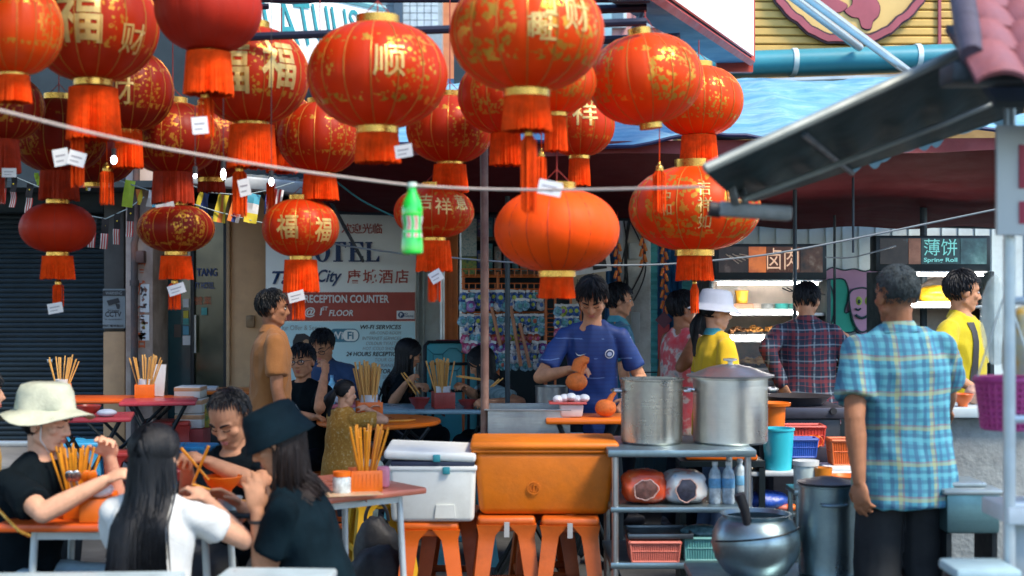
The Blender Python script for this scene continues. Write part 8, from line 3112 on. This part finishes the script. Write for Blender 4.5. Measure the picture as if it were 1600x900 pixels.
b.box((X(1660, 4.05), 4.05, Z(282, 4.05)), (X(1765, 4.05) - X(1557, 4.05), .02, 172 * 4.05 / FPX), bev=.004)
sgn = b.out('sign_board', M('cart_sign_white', (.62, .68, .68), .45, 0, .05, 3), sp_)
b = B()
b.box((X(1650, 4.03), 4.034, Z(260, 4.03)), (X(1706, 4.03) - X(1592, 4.03), .006, 68 * 4.03 / FPX))
b.out('red_print', M('cart_red', (.42, .03, .07), .5), sgn)
write('ES', (X(1626, 4.03), 4.034, Z(332, 4.03)), 36 * 4.03 / FPX, M('cart_red', (.42, .03, .07), .5), sgn, width=66 * 4.03 / FPX, bold=.03)
# hanging basket and clear bags
hb = thing('hanging_basket', 'magenta woven plastic basket hanging on the cart post', 'basket', (X(1572, 4.45), 4.45, Z(668, 4.45)))
b = B()
MG = M('basket_magenta', (.40, .05, .20), .45, 0, .15, 30)
r0, r1, hh = .072, .092, .15
for i in range(9):
	z_ = hh * i / 8
	r_ = r0 + (r1 - r0) * i / 8
	b.tube([(r_ * math.cos(a), r_ * math.sin(a), z_) for a in [2 * math.pi * k_ / 28 for k_ in range(29)]], .006 if i < 8 else .011, 5, 0, False)
for k_ in range(28):
	a = 2 * math.pi * k_ / 28
	b.tube([(r0 * math.cos(a), r0 * math.sin(a), 0), (r1 * math.cos(a), r1 * math.sin(a), hh)], .006, 5)
b.lathe([(0, .0), (r0 * .96, .0), (r1 * .95, hh * .98), (r1 * .93, hh * .98), (r0 * .92, .006), (0, .006)], 28)
b.out('weave', MG, hb, local=True)
b = B()
for s_ in (-1, 1):
	b.tube([(s_ * r1, 0, hh), (0, 0, hh + .28)], .003, 5)
b.out('hanger', PCM, hb, local=True)
BAGC = M('bag_clear', (.55, .70, .74), .25, 0, .15, 10, .5, 25, .5, alpha=.4)
simple('clear_bag', 'tall clear plastic bag hanging beside the yellow polo man', 'bag', lambda b: bag_shape(b, .10, .30, .10, 41), BAGC, (X(1556, 4.9), 4.9, Z(570, 4.9)))
simple('snack_bag', 'clear bag of yellow crackers at the right edge behind the cart post', 'bag', lambda b: bag_shape(b, .16, .30, .14, 43), printed('crackers', [(0.3, (.30, .36, .38)), (.5, (.42, .40, .25)), (.62, (.55, .34, .06))], 18, 3, .3), (X(1606, 4.6), 4.6, Z(625, 4.6)))
# concrete counter with bowls and steel bin
cc_ = thing('concrete_counter', 'rough grey concrete counter with pale top beyond the plaid man', 'counter', (X(1545, 6.3), 6.5, 0))
b = B()
b.box((X(1545, 6.3), 6.6, Z(655, 6.3) / 2), (X(1630, 6.3) - X(1462, 6.3), .5, Z(655, 6.3)), bev=.01)
b.out('body', M('concrete_rough', (.24, .27, .27), .9, 0, .25, 5, .8, 30, .3, dirt=(.12, .13, .14), dirt_amt=.8), cc_)
b = B()
b.box((X(1545, 6.3), 6.58, Z(645, 6.3)), (X(1632, 6.3) - X(1458, 6.3), .58, .045), bev=.006)
b.out('top', M('counter_pale', (.45, .55, .58), .4), cc_)
bowl('bright orange bowl on the pale counter top under the yellow polo man', X(1511, 6.3), 6.36, Z(645, 6.3) + .024, .048, .055, M('bowl_orange', (.68, .13, .02), .35))
simple('food_bag', 'small bag of pale food beside the orange bowl', 'bag', lambda b: bag_shape(b, .08, .09, .08, 51), M('food_pale', (.50, .30, .22), .5, 0, .3, 30, .5, 60), (X(1530, 6.4), 6.48, Z(645, 6.3) + .024))
bin_ = thing('steel_bin', 'teal grey steel food bin with lid edge behind the dark trousers', 'bin', (X(1520, 5.6), 5.7, 0))
b = B()
b.box((X(1520, 5.6), 5.72, Z(800, 5.6)), (.21, .26, .17), bev=.012)
b.out('body', STEEL('bin_steel', (.18, .34, .37), .35), bin_)
b = B()
b.box((X(1518, 5.6), 5.71, Z(768, 5.6)), (.235, .29, .02), bev=.006)
b.box((X(1510, 5.6), 5.74, Z(760, 5.6)), (.19, .2, .018), bev=.006)
b.out('lid', M('bin_rim', (.26, .32, .34), .35, .5), bin_)
for s_ in (-1, 1):
	b = B()
	b.box((X(1520, 5.6) + s_ * .09, 5.72, (Z(800, 5.6) - .086) / 2), (.02, .22, Z(800, 5.6) - .088))
	b.out('leg', LEGM, bin_)
simple('carton', 'open brown carton on the ground at the right, beside the bin', 'carton', lambda b: (b.box((0, 0, .27), (.16, .16, .54), bev=.004), b.box((-.085, -.02, .52), (.012, .15, .12), rot=(0, .2, 0))), M('carton_brown', (.20, .15, .11), .8, 0, .2, 8), (X(1560, 5.0), 5.05, 0))
simple('foam_tray', 'pale blue foam tray at the bottom right edge', 'tray', lambda b: (b.box((0, 0, .0), (.18, .18, .03), bev=.010),), M('tray_pale', (.34, .50, .54), .5, 0, .1, 10), (X(1530, 4.0), 4.0, Z(889, 4.0)))
simple('tray_stand', 'low dark stand under the pale foam tray', 'stand', lambda b: b.box((0, 0, .385), (.16, .14, .77), bev=.01), CAB, (X(1530, 4.0), 4.02, Z(889, 4.0) - .79))

# ================================================================== THE PEOPLE
def seat(p, h, x, y, lab):
	stool(lab, x, y, ORS_D, .2, h, 'stools the diners sit on')

def deco(p, pts, name, mats, th=.004, front=True, par=None):
	"""flat print or strap pressed on the garment: pts is a closed outline in world space"""
	b = B()
	b.poly(pts)
	bmesh.ops.triangulate(b.bm, faces=b.bm.faces)
	for _ in range(3):
		es = [e for e in b.bm.edges if e.calc_length() > .03]
		if es:
			bmesh.ops.subdivide_edges(b.bm, edges=es, cuts=1)
			bmesh.ops.triangulate(b.bm, faces=[f for f in b.bm.faces if len(f.verts) > 3])
	me = b.mesh(name, mats)
	sh = shirt_of(p)
	stick_on(p, me, sh, th, -p['ya'] if front else p['ya'])
	return place(name, me, par or sh, local=True)

def disc(p, c, r, name, mat, th, n=24):
	c = V(c)
	return deco(p, [c + p['xa'] * r * math.cos(2 * math.pi * i / n) + p['sd'] * r * math.sin(2 * math.pi * i / n) for i in range(n)], name, mat, th)

# --- front table
x, y = X(22, 5.35), 5.42
p1 = person('woman in floppy pale hat and black top eating at the orange table', x, y, -112, 1.60, sit=.415, lean=(13, 0), head=(12, 8, 0),
			arms={'R': (W(163, 752, 5.12), W(60, 830, 5.0)), 'L': (W(172, 716, 5.38), W(120, 800, 5.6))}, skin=SKIN_L, shirt=BLACK, pants=JEANS, hair=('short', HAIR, .05),
			hat=(M('hat_cream', (.50, .52, .40), .85, 0, .2, 12, .3, 120, .2), dict(brim=.060, droop=.030, crown=.105, wave=.10, rad=.104, seed=2, tilt=.20)), fat=1.0, vox=.006, seed=1, eyes='closed', curl=60)
seat(p1, .40, x, y, 'worn orange stool under the woman in the floppy hat')
b = B()
kk, Hm = p1['k'], p1['Hm']
b.tube([Hm @ (V((.082, .02, .03)) * kk), Hm @ (V((.075, .03, -.06)) * kk), Hm @ (V((.0, .055, -.135)) * kk), Hm @ (V((-.075, .03, -.06)) * kk), Hm @ (V((-.082, .02, .03)) * kk)], .0028, 6)
b.out('hat_cord', M('cord_white', (.6, .62, .58), .7), p1['o'])
tri = [p1['sp'](.30) + p1['ya'] * .2 + p1['xa'] * a_ + p1['sd'] * c_ for a_, c_ in ((-.05, -.03), (.05, -.035), (.02, .03), (-.02, .035))]
deco(p1, tri, 'shirt_print', M('print_cyan', (.10, .35, .42), .6))
b = B()
b.tube([W(-8, 790, 5.1), W(12, 812, 5.02), W(30, 830, 4.98), W(48, 838, 5.0)], .006, 6)
tag(b.out('bag_chain', GOLD, origin=W(20, 822, 5.0)), 'gold chain strap at the waist of the floppy hat woman', 'strap')
x, y = X(228, 4.72), 4.72
p2 = person('girl with very long black hair and a white T-shirt seen from behind', x, y, -10, 1.45, sit=.40, lean=(8, 0), head=(8, -12, 0),
			arms={'R': (W(325, 783, 5.0), W(350, 850, 4.72)), 'L': (W(222, 795, 5.1), W(170, 850, 4.8))}, skin=SKIN_L, shirt=CLOTH('tee_white', (.62, .64, .62)), pants=JEANS, hair=('long', HAIR, .44), vox=.006, seed=2, loosen=1.05, hem=.2, curl=45, slv=.5)
seat(p2, .385, x, y, 'worn orange stool under the long haired girl')
x, y = X(396, 6.15), 6.14
p3 = person('balding man in a black T-shirt bending over his noodles with raised chopsticks', x, y, 172, 1.68, sit=.365, lean=(20, 3), head=(34, -14, 0),
			arms={'R': (W(292, 732, 5.6), W(300, 800, 5.9)), 'L': (W(326, 722, 5.55), W(440, 770, 5.8))}, skin=SKIN, shirt=BLACK, pants=M('shorts_dark', (.03, .035, .04), .85), legs='short', hair=('short', HAIR, .03), hairline=.70, vox=.006, seed=3, eyes='closed', curl=62, fat=.98, knees=.50, knee_dx=.14)
seat(p3, .35, x, y, 'worn orange stool under the balding man')
x, y = X(512, 5.0), 5.02
p4 = person('woman in black bucket hat and black blouse bending to the left at the table', x, y, 84, 1.60, sit=.39, lean=(18, -3), head=(24, 6, 0),
			arms={'L': (W(402, 800, 4.9), W(560, 1000, 4.8)), 'R': (W(378, 792, 5.28), W(560, 1000, 5.4))}, skin=SKIN, shirt=CLOTH('blouse_black', (.004, .012, .017), .3), pants=JEANS, hair=('long', M('hair_brown', (.014, .008, .006), .5, 0, .3, 30, .3, 220, .25), .22), hat=(CLOTH('hat_black', (.006, .016, .022), .3), dict(brim=.018, droop=.048, crown=.088, rad=.097)), fat=.96, vox=.006, seed=4, sleeve='short', hem=.2, loosen=1.04, slv=.6)
seat(p4, .375, x, y, 'worn orange stool under the woman in the black bucket hat')
simple('wristband', 'thin dark band on the wrist of the black hat woman', 'band', lambda b: b.lathe([(.030, -.006), (.033, -.006), (.033, .006), (.030, .006)], 18, (0, 0, 0), None, 0, V(p4['fore']['L']).to_track_quat('Z', 'Y').to_matrix().to_4x4(), False), PRINT_BLACK, p4['hand']['L'] - p4['fore']['L'] * .03)
person('person at the far left edge in a mustard top behind the floppy hat', X(-48, 6.2), 6.2, -70, 1.60, sit=.45, lean=(5, 0), head=(0, 0, 0), skin=SKIN_L, shirt=CLOTH('top_mustard', (.45, .25, .03)), pants=NAVY, hair=('short', HAIR, .06), seed=5, vox=.01)
stool('worn orange stool under the person in the mustard top', X(-34, 6.2), 6.2, ORS_D, .1, .43, 'stools the diners sit on')

# --- middle distance
p5 = person('standing man in a plain brown shirt looking to the right before the hotel sign', X(421, 8.6), 8.6, -72, 1.59, lean=(2, 0), head=(4, -8, 0), skin=SKIN_D, shirt=CLOTH('shirt_brown', (.33, .135, .042), .10), hem=.24, pants=CLOTH('trousers_brown', (.08, .05, .04)), hair=('short', HAIR, .04), collar=CLOTH('shirt_brown', (.33, .135, .042)), seed=6, fat=1.05)
x, y = X(484, 9.4), 9.4
p6 = person('boy with glasses and black printed T-shirt leaning his head on his raised hand', x, y, 158, 1.62, sit=.42, lean=(4, 4), head=(4, 6, 4), arms={'L': (W(507, 585, 9.18), W(500, 660, 9.2)), 'R': (W(490, 652, 9.1), W(462, 655, 9.1))}, skin=SKIN, shirt=BLACK, pants=NAVY, hair=('short', HAIR, .045), hairline=.22, seed=7, curl=55, vox=.007)
glasses(p6, PRINT_BLACK)
seat(p6, .405, x, y, 'worn orange stool under the boy with glasses')
ce = p6['sp'](.24) + p6['ya'] * .2 + p6['xa'] * .03
for r_, m_, th in ((.085, PAPER, .003), (.066, BLACK, .005)):
	deco(p6, [ce + p6['xa'] * r_ * .7 * math.cos(t) + p6['sd'] * r_ * 1.3 * math.sin(t) for t in [2 * math.pi * i / 22 for i in range(22)]], 'shirt_print', m_, th)
disc(p6, ce, .026, 'shirt_print', PAPER, .007)
x, y = X(528, 10.95), 10.98
p7 = person('man in a dark blue shirt with glasses bending over the pink edged table', x, y, 162, 1.72, sit=.45, lean=(17, 5), head=(30, 0, 0), arms={'R': (W(500, 604, 10.55), W(490, 620, 10.9)), 'L': (W(552, 604, 10.55), W(575, 610, 10.9))}, skin=SKIN, shirt=CLOTH('shirt_dark_blue', (.018, .045, .11)), sleeve='long', pants=NAVY, hair=('short', HAIR, .05), collar=CLOTH('shirt_dark_blue', (.018, .045, .11)), seed=8, eyes='closed', fat=1.1)
glasses(p7, PRINT_BLACK)
seat(p7, .43, x, y, 'worn orange stool under the man in dark blue')
x, y = X(603, 10.75), 10.85
p8 = person('woman with long black hair in a black T-shirt eating from a red bowl', x, y, -78, 1.60, sit=.42, lean=(17, 0), head=(20, 10, 0), arms={'R': (W(634, 600, 10.35), W(608, 640, 10.3)), 'L': (W(662, 604, 10.5), W(640, 640, 10.8))}, skin=SKIN, shirt=BLACK, pants=NAVY, hair=('long', HAIR, .36), seed=9, eyes='closed', curl=55)
seat(p8, .405, x, y, 'worn orange stool under the woman eating from the red bowl')
x, y = X(531, 8.85), 8.85
MUST = printed('dress_mustard', [(0.42, (.40, .19, .025)), (.56, (.48, .25, .04)), (.66, (.55, .40, .18))], 60, 2, .85)
p9 = person('small girl in a mustard dress with tied back hair at the round table', x, y, -48, 1.14, sit=.42, lean=(6, 0), head=(8, -14, 0), arms={'R': (W(574, 640, 8.92), W(566, 668, 8.7)), 'L': (W(575, 642, 9.05), W(545, 665, 9.1))}, skin=SKIN_L, shirt=MUST, pants=CLOTH('trousers_mint', (.30, .42, .40)), hair=('tail', HAIR, .16), seed=10, hem=.34, loosen=1.15, vox=.006, knees=.30)
stool('worn orange stool under the small girl', x, y, ORS_D, .2, .40, 'stools the diners sit on', .26)
x, y = X(812, 10.2), 10.35
m_st = plaid('stripe_grey', (.16, .27, .29), [(.3, .10, (.07, .14, .17)), (.7, .05, (.30, .40, .40))], 38, .15, ('X',))
p10 = person('woman with long hair and grey striped blouse leaning over a bowl behind the pole', x, y, 82, 1.62, sit=.42, lean=(30, 0), head=(30, 0, 0), arms={'L': (W(768, 628, 9.95), W(806, 640, 9.85)), 'R': (W(724, 604, 10.1), W(745, 640, 10.5))}, skin=SKIN, shirt=m_st, pants=NAVY, hair=('long', HAIR, .40), seed=11, eyes='closed', curl=55)
seat(p10, .405, x, y, 'worn orange stool under the leaning woman')
# jersey with faint lines
m, t, bs = new_mat('jersey_blue')
tc = nd(t, 'ShaderNodeTexCoord').outputs['Object']
sp3 = nd(t, 'ShaderNodeSeparateXYZ')
lk(t, tc, sp3.inputs[0])
ln = math_n(t, 'FRACT', math_n(t, 'MULTIPLY', sp3.outputs['Z'], 42))
ln2 = math_n(t, 'LESS_THAN', math_n(t, 'FRACT', math_n(t, 'ADD', math_n(t, 'MULTIPLY', sp3.outputs['Z'], 9), math_n(t, 'MULTIPLY', noise_n(t, tc, 3), .4))), .045)
brk = math_n(t, 'GREATER_THAN', noise_n(t, tc, 9, 2), .5)
c0 = mix_n(t, math_n(t, 'MULTIPLY', math_n(t, 'LESS_THAN', ln, .4), .35), (.007, .036, .17), (.005, .02, .11))
lk(t, mix_n(t, math_n(t, 'MULTIPLY', math_n(t, 'MULTIPLY', ln2, brk), .55), c0, (.20, .32, .55)), bs.inputs['Base Color'])
bs.inputs['Roughness'].default_value = .6
p11 = person('cook in a royal blue football jersey looking down behind the orange cooler', X(926, 8.2), 8.2, 176, 1.68, lean=(15, 0), head=(40, -4, 0), arms={'R': (W(890, 578, 7.85), W(855, 560, 8.1)), 'L': (W(982, 625, 7.95), W(1000, 570, 8.2))}, skin=SKIN, shirt=m, pants=NAVY, hair=('short', HAIR, .055), hairline=.34, seed=12, eyes='closed', curl=60, fat=.84, vox=.007, hem=.2)
c_ = p11['sp'](.325) + p11['ya'] * .25
cr = c_ - p11['xa'] * .098
disc(p11, cr, .026, 'crest', PRINT_WHITE, .004)
disc(p11, cr, .021, 'crest', PRINT_BLUE, .006)
disc(p11, cr, .013, 'crest', M('crest_pale', (.45, .52, .66), .5), .008)
sw = c_ + p11['xa'] * .065
deco(p11, [sw + p11['xa'] * a_ + p11['sd'] * e_ for a_, e_ in ((.030, .012), (.024, -.002), (.014, -.008), (.0, -.006), (-.034, .010), (.002, -.001), (.014, -.001), (.022, .004))], 'swoosh', PRINT_WHITE, .004)
for dx, s_ in ((.0, 1.0),):
	g = gourd('rough orange gourd held in the hand of the jersey cook', *(p11['hand']['R'] + V((.035, -.09, -.11))), 1.0, .4)
b = B()
q = p11['hand']['R']
b.tube([q + V((.03, -.08, .0)), q + V((.045, -.08, .045)), q + V((.075, -.075, .06)), q + V((.10, -.07, .055))], [.03, .03, .026, .018], 12)
tag(b.out('gourd_piece', M('gourd_orange', (.66, .15, .015), .6), origin=q), 'curved orange gourd neck held above the gourd by the jersey cook', 'gourd')
p12 = person('man in a teal polo shirt standing half hidden behind the jersey cook', X(966, 9.7), 9.7, -84, 1.63, head=(4, -4, 0), skin=SKIN, shirt=CLOTH('polo_teal', (.02, .14, .24)), pants=NAVY, hair=('short', HAIR, .05), collar=CLOTH('collar_cyan', (.06, .28, .36)), seed=13)
p13 = person('woman in a sleeveless red and white printed top standing by the blue door', X(1066, 9.35), 9.35, -62, 1.58, head=(4, -16, 0), arms={'R': (W(1094, 552, 9.2), W(1050, 560, 9.0))}, skin=SKIN_D, shirt=printed('top_red_print', [(.36, (.62, .05, .07)), (.5, (.58, .12, .14)), (.58, (.60, .52, .48)), (.68, (.12, .22, .28))], 9, 4, .8), sleeve='none', pants=NAVY, hair=('short', HAIR, .06), seed=14, fat=1.08, hem=.26)
p14 = person('woman in yellow T-shirt and pale bucket hat before the lit food cabinet', X(1118, 8.8), 8.8, -74, 1.56, head=(6, -10, 0), skin=SKIN_L, shirt=CLOTH('tee_yellow', (.66, .42, .015), .06), pants=JEANS_D, hair=('tail', HAIR, .26, dict(tie=(0, -.11, -.02))), hat=(CLOTH('hat_pale', (.48, .52, .60), .06), dict(brim=.05, droop=.04, crown=.10, rad=.102)), collar=CLOTH('collar_teal', (.05, .30, .34)), seed=15, fat=1.04, hem=.2)
for s in 'RL':
	b = B()
	S, E = p14['sh'][s], p14['el'][s]
	dv = (E - S).normalized()
	b.lathe([(.066, -.008), (.069, -.008), (.069, .008), (.066, .008)], 24, S.lerp(E, .70), None, 0, dv.to_track_quat('Z', 'Y').to_matrix().to_4x4(), False)
	b.out('sleeve_trim', CLOTH('collar_teal', (.05, .30, .34)), p14['o'])
pl1 = plaid('check_red_navy', (.022, .03, .055), [(.22, .10, (.24, .03, .035)), (.5, .05, (.25, .32, .36)), (.78, .09, (.012, .02, .04)), (.9, .02, (.30, .06, .06))], 10, .04)
p15 = person('man in dark red and navy checked shirt, back turned, at the stall', X(1262, 9.15), 9.15, -6, 1.64, lean=(10, 0), head=(22, -22, 0), arms={'R': (W(1326, 536, 9.3), W(1318, 575, 9.0)), 'L': (W(1222, 600, 9.0), W(1205, 560, 9.0))}, skin=SKIN, shirt=pl1, sleeve='long', pants=NAVY, hair=('short', HAIR, .04), collar=pl1, seed=16, fat=1.1, hem=.2)
# --- the big plaid shirt in front
pl2 = plaid('check_teal', (.05, .27, .37), [(.12, .06, (.015, .07, .17)), (.30, .05, (.10, .40, .48)), (.42, .05, (.015, .07, .17)), (.62, .05, (.38, .40, .16)), (.70, .02, (.30, .10, .08)), (.86, .05, (.02, .10, .22))], 7.2, .12)
p16 = person('grey haired man in bright blue and yellow checked shirt seen from behind in front', X(1412, 5.75), 5.75, 4, 1.69, lean=(2, -2), head=(6, 14, 0), arms={'L': (W(1343, 782, 5.58), W(1320, 690, 5.5)), 'R': (W(1480, 640, 6.2), W(1500, 680, 5.8))}, skin=SKIN_D, shirt=pl2, pants=M('trousers_black', (.006, .009, .012), .8), hair=('short', HAIR_G, .012, dict(n=900)), collar=pl2, seed=17, wide=1.28, fat=1.10, hem=.22, vox=.006, loosen=1.03, palm={'L': (.6, .5, -.2)}, curl=40)
p17 = person('man in a yellow polo shirt with a black shoulder bag at the right stall', X(1502, 8.2), 8.2, -130, 1.70, head=(8, 42, 0), arms={'R': (W(1520, 606, 7.9), W(1490, 590, 7.9))}, skin=SKIN, shirt=CLOTH('polo_yellow', (.50, .40, .012), .1), pants=NAVY, hair=('short', HAIR, .045), collar=CLOTH('polo_yellow', (.50, .40, .012), .1), seed=18, fat=1.05)
a0, a1 = p17['sp'](.455) + p17['xa'] * .07, p17['sp'](.02) + p17['xa'] * .11
sx_ = p17['xa'] * .021
pts = [a0 - sx_, a1 - sx_, a1 + sx_, a0 + sx_]
deco(p17, [p + p17['ya'] * .3 for p in pts], 'bag_strap', PRINT_BLACK, .008)
hbp = p17['sp'](-.02) + p17['ya'] * .17 + p17['xa'] * .10
simple('shoulder_bag', 'black shoulder bag hanging at the front of the yellow polo shirt', 'bag', lambda b: bag_shape(b, .24, .26, .08, 71), M('bag_black', (.012, .014, .018), .6), hbp + V((.02, 0, -.14)), None, R(-130))
